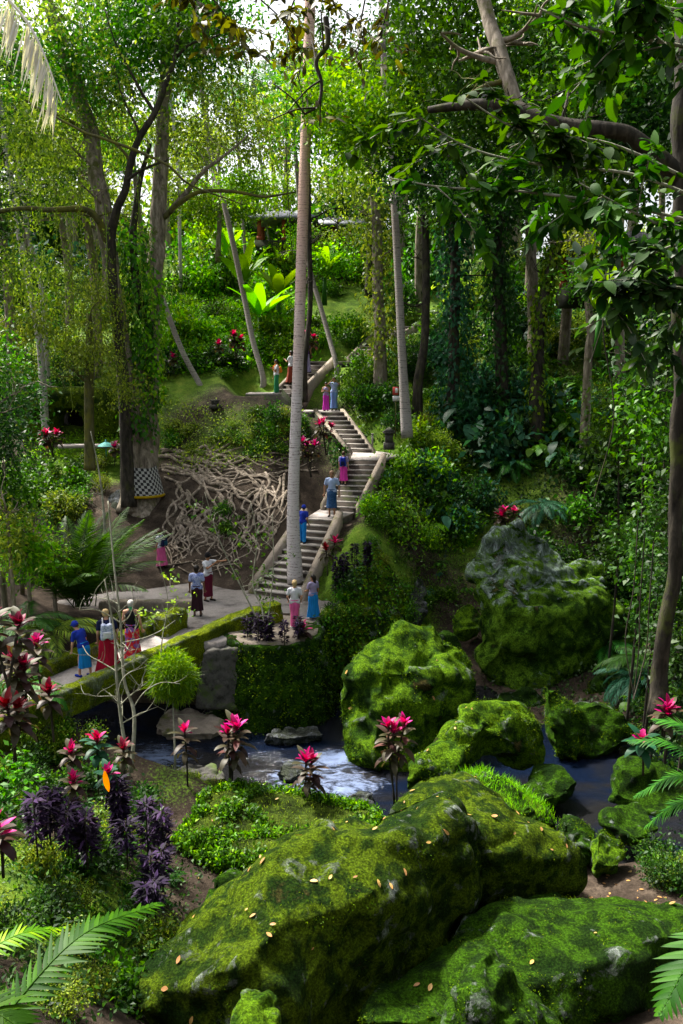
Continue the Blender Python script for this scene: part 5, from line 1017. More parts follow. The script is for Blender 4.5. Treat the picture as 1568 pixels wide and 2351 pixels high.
cordyline(712,815,42,1.2,'red cordyline behind the visitor in lilac',3,2.0,'pink')
cordyline(505,820,43,.7,'small red cordyline on the bright slope',1,2.2)
cordyline(400,850,42,.7,'small red cordyline above the bare earth',1,2.2)
cordyline(262,1060,36,.7,'small red cordyline on the lawn beside the mossy trunk',1,2)
# orange dead leaf
a = Acc(); strip(a, at(240, 1770, 14), (0.1, -.1, -1), (0, -1, 0), .42, .11, .3, 5); tag(a.build('dead_leaf', M['orange']), 'long orange dead leaf hanging below the pink cordyline', 'leaf')
# purple columnar shrubs
def purple(px, py, t, h, label_, n=1, r=.18):
    g = at(px, py, t); root = empty('purple_shrub', g, label_, 'shrub', 'dark purple leaved shrubs'); bpy.context.view_layer.update(); a = Acc(); s = Acc()
    for k in range(n):
        o = g + Vector((random.uniform(-.35, .35), random.uniform(-.2, .2), 0)) * (n > 1); hh = h * random.uniform(.75, 1.1); s.tube([o + Vector((0, 0, -.2)), o + Vector((0, 0, hh))], .015, 5); m_ = int(150 * hh)
        z = rng.random(m_) ** .8 * hh; th = rng.random(m_) * 6.28; P = np.stack([o.x + np.cos(th) * r * .2, o.y + np.sin(th) * r * .2, o.z + z], 1); D = np.stack([np.cos(th), np.sin(th), rng.uniform(-.3, .7, m_)], 1)
        a.quads(lq(P, D, np.array([[0, 0, 1.]] * m_) + rng.normal(size=(m_, 3)) * .3, r * rng.uniform(.7, 1.3, m_), .06, .2, .2))
    par(s.build('stem', M['barkd']), root); par(a.build('leaves', M['purple']), root)
for i, (x, y, t, h, n) in enumerate([(300,1935,14.6,1.15,2),(352,1960,14.6,1.1,2),(255,1960,14.0,.9,2),(140,1930,13.2,.8,3),(345,2075,13.0,.6,2),(200,1960,13.4,.8,3),(100,1900,13.6,.7,2),(380,2020,13.8,.6,2)]):
    purple(x, y, t, h, ['tallest upright purple shrub', 'upright purple shrub with pale tips', 'mid purple shrub', 'low purple shrub', 'smallest purple shrub by the earth bank', 'bushy purple shrub', 'far left purple shrub', 'purple shrub nearest the path'][i] + [' left of the near path', ' right of the tallest one', ' left of the tallest one', ' under the magenta cordyline', '', ' among the dark ferns', ' on the near bank', ''][i], n, .2)
for i, (x, y, t, h, n) in enumerate([(582,1468,24.0,.72,2),(612,1472,23.8,.7,2),(640,1470,23.8,.72,2),(665,1462,24.0,.65,2),(600,1455,24.6,.6,2),(770,1375,27.6,1.0,3),(792,1345,27.8,1.1,3),(822,1300,28.2,.8,3)]):
    purple(x, y, t, h, ['leftmost dark purple shrub in the round planter', 'second dark purple shrub in the round planter', 'third dark purple shrub in the round planter', 'rightmost dark purple shrub in the round planter', 'dark purple shrub at the back of the round planter', 'dark purple shrub behind the woman in the blue skirt', 'tall dark purple shrub on the bank top', 'upper dark purple shrub on the bank'][i], n, .16)
# fine leaved round bush on a thin stem and wiry saplings
g = at(402, 1790, 19.8); root = empty('fine_bush', g, 'yellow green feathery ball shaped bush on a thin stem before the bridge', 'bush'); bpy.context.view_layer.update()
a = Acc(); limb(a, [g + Vector((0,0,-.2)), g + Vector((.02,0,.8)), at(398,1640,20.2), at(395,1560,20.2)], [.03,.03,.02,.01], 6); twigs(a, [at(396,1640,20.2), at(394,1580,20.2), at(394,1550,20.2)], .008, 2, 12, .8); par(a.build('stem', M['twig']), root)
b = Acc()
for ox, oy, oz, r_, m_ in ((0, 0, 0, .55, 2200), (-.25, 0, -.25, .42, 1100), (.28, .05, -.12, .4, 1000), (.05, -.1, .38, .35, 800), (-.3, .1, .2, .3, 600), (.15, 0, -.45, .35, 700)):
    c = np.array(at(396, 1548, 20.2)) + np.array([ox, oy, oz]); u = unit(rng.normal(size=(m_, 3))); P = c + u * r_ * (rng.uniform(.1, 1, (m_, 1)) ** .5); b.quads(lq(P, u * .8 + rng.normal(size=(m_, 3)) * .45 + np.array([0, 0, -.25]), rng.normal(size=(m_, 3)), .15 * rng.uniform(.5, 1.5, m_), .02, 0, .15))
par(b.build('foliage', M['bright']), root)
def sapling(label_, trunks, r, n=6, L=.8, leaf=None, up=.7):
    root = empty('sapling', at(*trunks[0][-1]), label_, 'sapling'); bpy.context.view_layer.update(); a = Acc(); ends = []
    for pts in trunks: P = limb(a, A3(pts), [r * .3, r], 7, 0, 6); twigs(a, P[:int(len(P) * .8)], r * .35, 2, n, L, up=up, ends=ends)
    par(a.build('stems', M['twig'], smooth=True), root)
    if leaf:
        b = Acc()
        for e in ends[::2]: b.quads(blob(tuple(e), (.1, .1, .08), 8, .12, 4))
        par(b.build('leaves', M[leaf]), root)
sapling('bare pale forked sapling in front of the bridge walkers', [[(248,1150,17.6),(262,1300,17.4),(277,1430,17.2),(285,1560,17),(308,1640,16.8),(302,1770,16.6)], [(240,1330,17),(262,1450,17),(268,1560,16.9),(282,1680,16.8),(302,1775,16.6)]], .045, 9, 1.0, None, 1.1)
sapling('thin bare sapling rising from the round planter', [[(575,1150,24.2),(590,1240,24.2),(580,1340,24.2),(602,1400,24),(608,1470,23.8)], [(625,1180,24.2),(628,1300,24.2),(618,1400,24),(608,1470,23.8)], [(470,1130,24),(500,1230,24),(545,1330,24),(600,1440,23.9)]], .028, 5, .8, 'green', .8)
sapling('thin wiry sapling growing past the near parapet of the bridge', [[(365,1290,21),(385,1380,21),(372,1470,20.8),(368,1560,20.6)]], .02, 5, .6, 'olive')
sapling('leafless thin stem before the cave lawn', [[(208,990,28),(225,1070,28),(236,1150,27.8),(243,1260,27.5)]], .05, 4, .8)
# big feathery palm shrub
g = at(188, 1398, 26.4); root = empty('palm_shrub', g, 'big feathery palm shrub with many upright fronds behind the bridge', 'palm shrub'); bpy.context.view_layer.update(); a = Acc()
for i in range(34): frond(a, g + Vector((random.gauss(0, .15), random.gauss(0, .15), .1)), i * 2.4, random.uniform(.85, 1.5), random.uniform(3.0, 4.2), random.uniform(.5, 1.2), .75, .055, 42, 0, 1, .3, rr=.02)
par(a.build('fronds', [M['fern'], M['barkm']]), root)
def lowpalm(px, py, t, L, nf, mat, label_, el=(.1, .9), az0=None):
    g = at(px, py, t); a = Acc()
    for i in range(nf): frond(a, g, (i * 2.4 if az0 is None else az0 + random.uniform(-.7, .7)), random.uniform(*el), L * random.uniform(.8, 1.1), 1.3, .42, .04, 26, 0, 1, .35, rr=.016)
    tag(a.build('low_palm', [M[mat], M['barkm']]), label_, 'palm shrub')
lowpalm(120,1450,22.6,1.6,12,'olive','pale drooping fronds behind the boy in the blue cap')
lowpalm(60,1580,19,1.4,9,'fernd','dark low fronds at the left end of the bridge')
lowpalm(330,1420,25.5,1.3,10,'olive','yellowish fronds hanging over the low kerb wall')
lowpalm(60,1430,22.4,1.5,10,'fernd','dark fronds left of the bridge walkers')
# bananas
def banana(px, py, t, s, label_, mat='bright', nf=9, L=2.0):
    g = hit(px, py) if t is None else at(px, py, t); root = empty('banana_plant', g, label_, 'banana plant', 'banana plants on the slopes'); bpy.context.view_layer.update(); a = Acc(); a.tube([g + Vector((0,0,-.3)), g + Vector((0,0,1.3 * s))], [.16 * s, .09 * s], 8); par(a.build('stem', M['fernd']), root); b = Acc()
    for i in range(nf):
        az = i * 2.4; e = random.uniform(.95, 1.5); strip(b, g + Vector((0,0,1.15 * s)), (math.cos(az) * math.cos(e), math.sin(az) * math.cos(e), math.sin(e)), (0,0,1), L * s * random.uniform(.8, 1.1), .55 * s, random.uniform(.3, .9), 8, 0, .12, prof=lambda q: (math.sin(math.pi * min(.999, q * .8 + .13)) ** .6) if q > .14 else .12)
    par(b.build('leaves', M[mat]), root)
banana(598,800,46,1.35,'large bright banana plant left of the tall palm trunk')
banana(640,740,49,1.3,'second banana plant half behind the tall palm trunk')
banana(560,720,52,1.5,'smaller banana plant further left on the bright slope')
banana(745,690,50,1.1,'banana plant right of the tall palm below the pavilion')
banana(1372,800,30,1.0,'young pale banana plant over the dark hollow on the right')
banana(520,640,56,1.2,'distant banana plant in the sunny clearing')
# ferns close to the lens
def bigfern(px, py, t, L, specs, mat, label_, pl, pw=.06, n=24, rr=.01):
    g = at(px, py, t); a = Acc()
    for az, el, dr, k in specs: frond(a, g, az, el, L * k, dr, pl, pw, n, 0, 1, .3, ang=1.0, rr=rr)
    return tag(a.build('fern', [M[mat], M['barkm']]), label_, 'fern')
def frond_between(a, p, q, sag, pl, pw, n, rr=.01):
    """frond whose rib runs from p to q"""
    pts = smoothpath([p, p.lerp(q, .5) + Vector((0, 0, sag)), q], 12); s = (q - p).cross(Vector((0, 0, 1))).normalized(); a.tube(pts, interp([rr, rr * .2], len(pts)), 5, 1, cap=False); k = 0
    for i in range(n):
        t = .05 + .93 * i / (n - 1); f_ = t * (len(pts) - 1.001); j = int(f_); pp = pts[j].lerp(pts[j + 1], f_ - j); dd = (pts[j + 1] - pts[j]).normalized(); up = s.cross(dd)
        if up.z < 0: up = -up
        l = pl * (math.sin(math.pi * min(.98, t * .75 + .22)) ** .8) * random.uniform(.92, 1.06)
        for sg in (-1, 1):
            aa = 1.15 - .5 * t; strip(a, pp, dd * math.cos(aa) + s * sg * math.sin(aa) + up * random.uniform(-.05, .1), up, l, pw, random.uniform(.1, .6), 4, 0, .1, prof=lambda q: (1 - q) ** .6 if q > .1 else .8)
a = Acc(); frond_between(a, at(-60, 2420, 4.6), at(372, 2072, 5.6), .22, .24, .036, 36); tag(a.build('fern_frond', [M['fernn'], M['barkm']]), 'large bright fern frond arching up from the bottom left corner', 'fern')
a = Acc(); frond_between(a, at(-140, 2330, 4.4), at(100, 2400, 4.2), .12, .26, .05, 18); tag(a.build('fern_frond', [M['fernn'], M['barkm']]), 'pale fern frond tip cut by the bottom left corner', 'fern')
a = Acc(); frond_between(a, at(-60, 2200, 8.0), at(150, 2130, 8.6), .1, .24, .04, 20); tag(a.build('fern_frond', [M['bright'], M['barkm']]), 'yellow green fern frond above the large bright frond', 'fern')
a = Acc(); frond_between(a, at(1640, 2120, 6.4), at(1515, 2330, 6.0), .05, .3, .05, 18); tag(a.build('fern_frond', [M['fernn'], M['barkm']]), 'bright fern frond entering at the lower right edge', 'fern')
a = Acc()
for (x0, y0, x1, y1) in [(1640,1780,1440,1700),(1640,1800,1455,1830),(1650,1760,1500,1650),(1640,1850,1480,1900)]: frond_between(a, at(x0, y0, 13), at(x1, y1, 13.4), .25, .34, .035, 30)
tag(a.build('tree_fern', [M['fernd'], M['barkm']]), 'dark lacy tree fern fronds leaning in from the right edge', 'fern')
for i, (x, y, t, L, mt) in enumerate([(1420,1120,27,1.7,'fernd'),(1500,1060,24,1.5,'fernd'),(1330,1170,28,1.4,'fernd'),(1480,1240,24,1.4,'teal'),(1180,900,36,1.5,'fernd'),(1250,1000,33,1.7,'teal')]):
    g = at(x, y, t); g.z = T(g.x, g.y) + random.uniform(.5, 1.0); root = empty('tree_fern', Vector((g.x, g.y, T(g.x, g.y))), label('arching dark green tree', 'fern', x, y), 'tree fern', 'tree ferns on the shaded right slope'); bpy.context.view_layer.update(); a = Acc()
    for k in range(13): frond(a, g, k * 2.4, random.uniform(-.1, .7), L * random.uniform(.8, 1.1), 1.3, .42, .05, 26, 0, 1, .3)
    s = Acc(); s.tube([Vector((g.x, g.y, min(g.z, T(g.x, g.y)) - .3)), g], [.09, .07], 7); par(s.build('stem', M['barkd']), root); par(a.build('fronds', [M[mt], M['barkm']]), root)
# ------------------------------------------------------------------ shrubs and cover by area
random.seed(11)
scatter([(850,1190),(930,1080),(1080,1110),(1080,1260),(960,1290),(880,1260)], ['bright', 'green', 'green', 'tarob'], 22, .45, .8)
scatter([(960,1100),(1100,1080),(1110,1210),(990,1260)], ['taro', 'teal', 'dark'], 16, .5, .85)
scatter([(1030,930),(1400,900),(1450,1080),(1060,1120)], ['taro', 'tarob', 'taro', 'fern', 'teal'], 30, 1.0, 1.7)
scatter([(860,1060),(1060,1060),(1080,1260),(900,1260)], ['tarob', 'taro', 'tarob'], 12, .7, 1.1)
scatter([(1130,620),(1568,700),(1568,900),(1180,900)], ['taro', 'bright', 'green', 'fern'], 18, 1.0, 1.8)
scatter([(935,900),(1100,930),(1150,1080),(940,1070)], ['green', 'fernd', 'olive', 'fern', 'bright'], 22, .5, .9)
scatter([(1080,880),(1250,860),(1300,1080),(1100,1110)], ['teal', 'green', 'fernd', 'dark', 'dark'], 24, .6, 1.2)
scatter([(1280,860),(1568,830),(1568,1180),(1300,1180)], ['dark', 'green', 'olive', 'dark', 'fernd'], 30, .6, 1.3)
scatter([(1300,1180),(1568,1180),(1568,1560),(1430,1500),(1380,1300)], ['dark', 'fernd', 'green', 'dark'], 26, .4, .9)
scatter([(780,840),(920,820),(930,1000),(840,990),(790,900)], ['fernd', 'green', 'dark', 'fern'], 22, .4, .8)
scatter([(860,760),(1020,700),(1300,700),(1560,720),(1560,860),(930,880)], ['dark', 'green', 'dark', 'teal', 'olive'], 40, .8, 1.7)
scatter([(780,600),(1000,560),(1560,560),(1560,720),(900,740),(780,700)], ['dark', 'green', 'olive', 'green'], 30, 1.0, 2.2)
scatter([(1380,1420),(1568,1400),(1568,1620),(1470,1640),(1400,1560)], ['dark', 'fernd', 'dark', 'green'], 16, .35, .7)
scatter([(790,850),(890,850),(900,950),(800,940)], ['fernd', 'green', 'dark', 'fernd'], 14, .4, .7)
scatter([(-200,575),(1800,575),(1800,600),(-200,600)], ['green', 'olive', 'dark', 'green', 'bright'], 38, 2.4, 4.2, (.9, 1.5), 48)
scatter([(1575,1150),(2100,1150),(2300,1700),(1800,2000),(1575,1760)], ['dark', 'fernd', 'green', 'taro', 'olive'], 46, .5, 1.1)
scatter([(1600,1900),(2300,1900),(2300,2351),(1600,2351)], ['dark', 'fernd', 'green'], 26, .3, .6)
scatter([(1575,800),(2200,800),(2200,1150),(1575,1150)], ['dark', 'green', 'olive'], 24, .9, 1.6)
scatter([(-700,1150),(-10,1150),(-10,2200),(-700,2200)], ['dark', 'fernd', 'green', 'olive'], 34, .4, .9)
scatter([(570,960),(700,970),(700,1030),(580,1030)], ['olive', 'green', 'dark'], 12, .3, .55)
scatter([(690,590),(860,590),(860,650),(690,650)], ['bright', 'green', 'olive'], 12, .9, 1.4)
scatter([(1090,1240),(1420,1300),(1500,1420),(1440,1560),(1330,1330),(1100,1260)], ['dark', 'green', 'dark', 'fernd'], 18, .4, .8)  # added dark plants, their leaf colour standing in for the bank's deep shade
scatter([(370,830),(600,800),(600,850),(480,880),(370,890)], ['dark', 'dark', 'green'], 16, .5, .9, (.6, .9))
scatter([(380,700),(680,700),(700,820),(380,830)], ['bright', 'tarob', 'fern', 'bright'], 34, .4, .8, (.6, 1))
scatter([(380,560),(680,540),(690,690),(380,700)], ['bright', 'bright', 'green', 'tarob'], 26, .8, 1.6)
scatter([(700,640),(860,640),(860,800),(770,820),(710,780)], ['bright', 'green', 'fern'], 18, .5, 1.0)
scatter([(0,700),(330,700),(330,900),(0,930)], ['olive', 'green', 'olive', 'dark'], 26, .8, 1.5)
scatter([(0,560),(330,560),(330,700),(0,700)], ['olive', 'green', 'teal'], 20, 1.2, 2.2)
scatter([(20,1050),(240,1070),(250,1180),(20,1250)], ['olive', 'dark', 'olive', 'green'], 24, .5, .95)
scatter([(370,925),(690,960),(680,1040),(420,1060),(370,1000)], ['olive', 'olive', 'green'], 24, .3, .6, (.5, .8))
scatter([(430,1150),(540,1150),(560,1230),(440,1230)], ['tarob', 'green', 'taro'], 9, .25, .4)
scatter([(880,1310),(1080,1300),(1090,1430),(930,1440)], ['fernd', 'green', 'taro'], 14, .25, .5)
scatter([(1440,1640),(1568,1600),(1568,1900),(1470,1880)], ['dark', 'olive', 'fernd', 'taro'], 18, .3, .6)
scatter([(1480,1900),(1568,1880),(1568,2060),(1510,2050)], ['dark', 'olive', 'green'], 12, .2, .4)
scatter([(0,1620),(140,1640),(180,1750),(40,1800),(0,1800)], ['green', 'fernd', 'olive', 'dark'], 16, .25, .5)
scatter([(0,1820),(300,1850),(420,2000),(430,2250),(150,2330),(0,2300)], ['fernd', 'dark', 'fernd', 'green', 'olive', 'fernd'], 70, .25, .5)
scatter([(0,1640),(170,1650),(300,1790),(380,1830),(300,1900),(0,1880)], ['dark', 'fernd', 'olive', 'green'], 30, .25, .45)
scatter([(380,700),(700,680),(700,830),(560,840),(400,800)], ['bright', 'tarob', 'bright', 'fern', 'green'], 40, .5, 1.0)
scatter([(380,520),(700,520),(700,640),(380,640)], ['bright', 'green', 'olive'], 26, 1.0, 2.0)
scatter([(0,1080),(60,1080),(60,1340),(0,1400)], ['olive', 'bright', 'green'], 12, .5, .9)
# nearer shrubs and small trees closing the left edge
for i, (x, y, t, r_, mt, hh) in enumerate([(20,1230,22,1.0,'olive',2.2),(-20,1010,23,1.3,'dark',3.5),(10,1120,24,1.0,'green',3),(60,1260,23,.8,'bright',1.6),(-30,830,23,1.3,'green',5),(20,920,27,1.3,'dark',3.8),(120,1290,26,.8,'olive',1.2)]):
    g = at(x, y, t); gz = T(g.x, g.y); tree('tree', label(['yellow olive', 'dark', 'mid green', 'light green', 'tall green', 'shadowy dark', 'low olive'][i] + ' small', 'tree', x, y), ([g + Vector((0, 0, r_ * .5)), g, Vector((g.x, g.y, gz - .2))], [.03, .05, .08]), [(tuple(g), (r_, r_, r_ * .9), 2200, .13, mt, .3)], 'bark', 'small trees at the left edge', tw=(.03, 5, r_))
ivy([at(575,975,39.6),at(640,985,39.4),at(690,1000,38.9)], .4, 320, .15, 'olive', 'olive climbing leaves along the foot of the dark upper wall')
ivy([at(580,945,39.8),at(600,975,39.6)], .35, 350, .15, 'dark', 'dark climber hanging on the left end of the dark upper wall')
ivy([at(735,1010,38),at(770,1040,36),at(790,1062,34)], .3, 500, .14, 'dark', 'dark leaves climbing the wall under the middle flight')
ivy([at(790,870,40),at(850,860,41),at(880,850,41)], .6, 1200, .2, 'green', 'green climber hiding the wall below the high landing')
for i, r_ in enumerate(BROWS[2:-1:2]):
    for j in (0, 2, 5):
        if j == 0 or i % 2: plant(random.choice(['green', 'fernd', 'olive', 'dark', 'fern']), r_[j] + Vector((0, .1, -.05)), random.uniform(.22, .42))
# stuff: little leaves on the bank, planter, mounds, boulders
c_, n_ = [], []
for r_ in BROWS[1:-1]:
    for p in r_[:-4]: c_.append(tuple(p)); n_.append((0, -.9, .35))
c_ = np.array(c_); n_ = np.array(n_); s_ = rng.choice(len(c_), 200); carpet('bank_leaves', c_[s_], n_[s_], 6, .12, 'mosst', 'small bright ferns and leaves clinging to the mossy bank wall', spread=.16)
s_ = rng.choice(len(c_), 200); carpet('bank_leaves', c_[s_], n_[s_], 7, .11, 'green', 'small dark leaves clinging to the mossy bank wall', spread=.2)
pw_ = [o for o in COL.objects if o.name.startswith('planter_wall')][0]
q_, m_ = meshpts(pw_, 1300, lambda c, q: q[1] < .3 and c[2] < -.05); carpet('planter_leaves', q_, m_, 2, .075, 'mosst', 'tiny bright leaves growing on the round planter wall', spread=.05)
q_, m_ = meshpts(pw_, 500, lambda c, q: q[1] < .3 and c[2] < -.3); carpet('planter_leaves', q_, m_, 3, .075, 'green', 'tiny green leaves growing on the round planter wall', spread=.05)
q_, m_ = meshpts(BO['mound'], 3000, lambda c, q: q[2] < .93); carpet('mound_leaves', q_, m_, 5, .10, 'green', 'small leaves hanging over the front of the grassy mound', spread=.06)
q_, m_ = meshpts(BO['mound'], 2200, lambda c, q: q[2] < .9); carpet('mound_leaves', q_, m_, 3, .09, 'bright', 'bright small leaves over the grassy mound', spread=.06)
for k_, nn, mt in (('grassy', 1600, 'grassb'), ('mound2', 1400, 'olive'), ('mound', 1800, 'olive')):
    q_, m_ = meshpts(BO[k_], nn, lambda c, q: q[2] > .3); P = q_ + rng.normal(size=q_.shape) * .04; a = Acc(); D = rng.normal(size=P.shape) * .45 + np.array([0, 0, 1.0]) + m_ * .3; a.quads(lq(P, D, rng.normal(size=P.shape), (.16 if k_ == 'grassy' else .09) * rng.uniform(.5, 1.3, len(P)), .014, 0, .3)); tag(a.build('grass', M[mt]), {'grassy': 'long fine green grass on the rounded boulder', 'mound2': 'short dry grass on the low mound', 'mound': 'short dry grass on the big mound'}[k_], 'grass', kind='stuff')
for k_, nn in (('front', 3500), ('mid', 2000), ('low', 2600), ('peak', 900), ('dome', 4000), ('arch', 2500), ('fin', 1800), ('tall', 4000), ('s1', 700), ('s2', 700), ('side', 1200)):
    q_, m_ = meshpts(BO[k_], nn, lambda c, q: noise.noise(Vector(c) * 1.6) > .08, -.1); P = q_ + rng.normal(size=q_.shape) * .03; a = Acc(); D = rng.normal(size=P.shape) * .6 + m_ * .7 + np.array([0, 0, -.25]); far = 1.0 if k_ in ('front', 'mid', 'low', 'peak', 's1', 's2') else 1.7
    a.quads(lq(P, D, m_ + rng.normal(size=P.shape) * .4, .036 * far * rng.uniform(.5, 1.3, len(P)), .014 * far, 0, .2)); tag(a.build('moss_tufts', M['mosst']), 'fringe of fine moss shoots on the ' + BO[k_]['label'][:40].rsplit(' ', 1)[0], 'moss', kind='stuff')
# near ground cover left and elsewhere
def gcarpet(poly, n, per, size, mat, lab_): P = polypts(poly, n); carpet('ground_cover', P, [(0, -.1, 1)] * len(P), per, size, mat, lab_, up=.6)
gcarpet([(0,1800),(300,1850),(440,2020),(450,2351),(0,2351)], 900, 7, .085, 'dark', 'low green plants covering the lower left bank')
gcarpet([(0,1900),(300,1900),(420,2080),(420,2351),(0,2351)], 260, 6, .075, 'green', 'bright low sprigs scattered over the lower left bank')
gcarpet([(380,640),(700,640),(720,850),(380,860)], 900, 8, .28, 'grassb', 'sunlit bright grass and leaves on the far slope')
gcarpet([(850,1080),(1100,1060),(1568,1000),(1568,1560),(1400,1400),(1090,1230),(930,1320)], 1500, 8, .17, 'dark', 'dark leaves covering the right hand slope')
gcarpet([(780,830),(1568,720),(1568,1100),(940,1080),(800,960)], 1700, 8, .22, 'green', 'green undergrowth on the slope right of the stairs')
gcarpet([(860,1060),(1060,1080),(1080,1280),(900,1260)], 500, 8, .17, 'bright', 'bright undergrowth beside the middle steps')
gcarpet([(0,620),(380,620),(380,960),(0,1000)], 900, 8, .25, 'olive', 'olive undergrowth behind the left trees')
gcarpet([(370,930),(690,970),(700,1060),(420,1090),(370,1020)], 420, 9, .13, 'olive', 'olive leaves scattered over the top of the root slope')
gcarpet([(1440,1640),(1568,1600),(1568,2060),(1500,2040),(1460,1880)], 500, 8, .09, 'dark', 'dark leaves covering the right bank of the stream')
gcarpet([(880,1290),(1090,1290),(1100,1430),(920,1440)], 320, 8, .11, 'green', 'leaves in the gully beside the tall boulder')
gcarpet([(1090,1400),(1568,1380),(1568,1680),(1300,1660),(1100,1600)], 500, 8, .14, 'dark', 'dark leaves on the bank behind the finned boulder')  # dark leaf cover added so the shaded bank turns near black
gcarpet([(60,990),(330,1010),(330,1060),(60,1080)], 300, 8, .14, 'grassb', 'lawn grass in front of the cave')
# fallen leaves: individually placed on boulders and soil
lfm = []
for k in range(4):
    a = Acc(); strip(a, (-.06, 0, .004), (1, 0, .12), (0, 0, 1), .13, .055 + .01 * k, .5 - .3 * k, 4); me = a.mesh('fallen_leaf'); me.materials.append(M['litter']); lfm.append(me)
def dropleaf(p, nrm, s, lab, grp):
    o = bpy.data.objects.new('fallen_leaf', random.choice(lfm)); COL.objects.link(o); q = Vector(nrm).to_track_quat('Z', 'Y'); o.rotation_mode = 'QUATERNION'; o.rotation_quaternion = q @ Matrix.Rotation(random.uniform(0, 6.28), 3, 'Z').to_quaternion(); o.location = Vector(p) + Vector(nrm) * .02; o.scale = (s, s, s); tag(o, lab, 'leaf', grp)
for k_, nn, g_ in (('front', 34, 'pale fallen leaf lying on the huge foreground boulder'), ('mid', 15, 'pale fallen leaf lying on the long lichen ridged boulder'), ('low', 9, 'fallen leaf lying on the low olive boulder'), ('arch', 5, 'fallen leaf lying on the humped boulder'), ('dome', 5, 'fallen leaf lying on the bright green dome boulder'), ('mound', 6, 'fallen leaf lying on the grassy mound')):
    q_, m_ = meshpts(BO[k_], nn, lambda c, q: q[1] < .5, .45)
    for p, q in zip(q_, m_): dropleaf(p, q, random.uniform(.35, 1.1), g_, g_.replace('pale ', '').replace('fallen leaf', 'fallen leaves'))
for p in polypts([(1360,1990),(1540,2010),(1560,2110),(1330,2090)], 34): dropleaf(p, (0, 0, 1), random.uniform(.4, .9), 'pale fallen leaf on the bare soil at the right', 'fallen leaves on the bare soil')
for p in polypts([(1250,2280),(1568,2300),(1568,2351),(1330,2351)], 6): dropleaf(p, (0, 0, 1), random.uniform(.6, 1), 'fallen leaf on the soil in the lower right corner', 'fallen leaves in the lower right corner')
for p in polypts([(400,1880),(460,1880),(560,2020),(440,2050)], 10): dropleaf(p, (0, 0, 1), random.uniform(.5, 1), 'fallen leaf on the near path', 'fallen leaves on the near path')
# ------------------------------------------------------------------ small built things
# cave mouth: mossy rock block with a dark arched opening
c = at(160, 1012, 39); root = empty('cave', c, 'dark arched cave mouth in a mossy rock face at the left', 'cave'); bpy.context.view_layer.update(); a = Acc()
def arch(cx, cy, z0, w_, h, W_, H, dep):
    n = 14; inn = [(-w_, 0)] + [(w_ * -math.cos(math.pi * i / n), h - w_ + w_ * math.sin(math.pi * i / n)) for i in range(n + 1)] + [(w_, 0)]; out_ = []
    for x, z in inn: out_.append((x / w_ * W_, 0 if z == 0 else H * min(1, .55 + .45 * z / h)))
    V = []; 
    for x, z in inn: V.append((cx + x, cy, z0 + z)); V.append((cx + x, cy + dep, z0 + z))
    k = len(inn)
    for x, z in out_: V.append((cx + x, cy + .15, z0 + z)); V.append((cx + x, cy + dep + .3, z0 + z))
    f = []
    for i in range(k - 1): f += [(2*i, 2*i+2, 2*i+3, 2*i+1), (2*i, 2*k+2*i, 2*k+2*i+2, 2*i+2), (2*k+2*i, 2*k+2*i+1, 2*k+2*i+3, 2*k+2*i+2)]
    f.append(tuple(2 * i + 1 for i in range(k))); return V, f
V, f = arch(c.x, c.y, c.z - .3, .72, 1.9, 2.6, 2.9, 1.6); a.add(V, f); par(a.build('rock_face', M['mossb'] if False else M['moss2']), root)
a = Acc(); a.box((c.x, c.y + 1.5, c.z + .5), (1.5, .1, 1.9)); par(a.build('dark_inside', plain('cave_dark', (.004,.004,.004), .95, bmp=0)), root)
# pale path and parasol dome in the cave clearing
sl_ = Acc(); p0 = at(225, 1025, 37.5); sl_.box((p0.x + .3, p0.y, p0.z + .02), (4.2, .5, .16), .02); tag(sl_.build('kerb', M['stone']), 'pale kerb of the path on the cave lawn', 'kerb')
a = Acc(); p0 = at(243, 1024, 37); 
V = []; f = []
for r_, z in ((.38, 0), (.25, .1), (.08, .18)):
    for i in range(14): V.append((p0.x + r_ * math.cos(i / 14 * 6.283), p0.y + r_ * math.sin(i / 14 * 6.283), p0.z + z))
for k in range(2):
    for i in range(14): f.append((k*14+i, k*14+(i+1)%14, (k+1)*14+(i+1)%14, (k+1)*14+i))
f.append(tuple(range(28, 42))); a.add(V, f); a.tube([p0 + Vector((0,0,-.5)), p0 + Vector((0,0,.3))], .03, 6); tag(a.build('small_parasol', plain('turquoise_cloth', (.06,.28,.26))), 'small turquoise shade with a white tip on the cave lawn', 'parasol')
# sign on a post
g = at(908, 985, 34.2); root = empty('sign_post', g, 'thin post with a white notice and a red warning board beside the slim palm', 'sign'); bpy.context.view_layer.update()
a = Acc(); a.tube([g + Vector((0,0,-.4)), g + Vector((0,0,1.75))], .025, 6); par(a.build('post', M['barkm']), root)
a = Acc(); a.box(g + Vector((0,-.04,1.3)), (.28,.02,.22)); par(a.build('white_board', plain('white_board', (.62,.62,.6), bmp=0)), root)
a = Acc(); a.box(g + Vector((-.02,-.04,1.62)), (.24,.02,.34)); rb = par(a.build('red_board', plain('red_board', (.5,.06,.05), bmp=0)), root)
a = Acc(); a.box(g + Vector((.02,-.055,1.64)), (.11,.008,.2)); par(a.build('white_panel', plain('white_panel', (.7,.7,.68), bmp=0)), root)
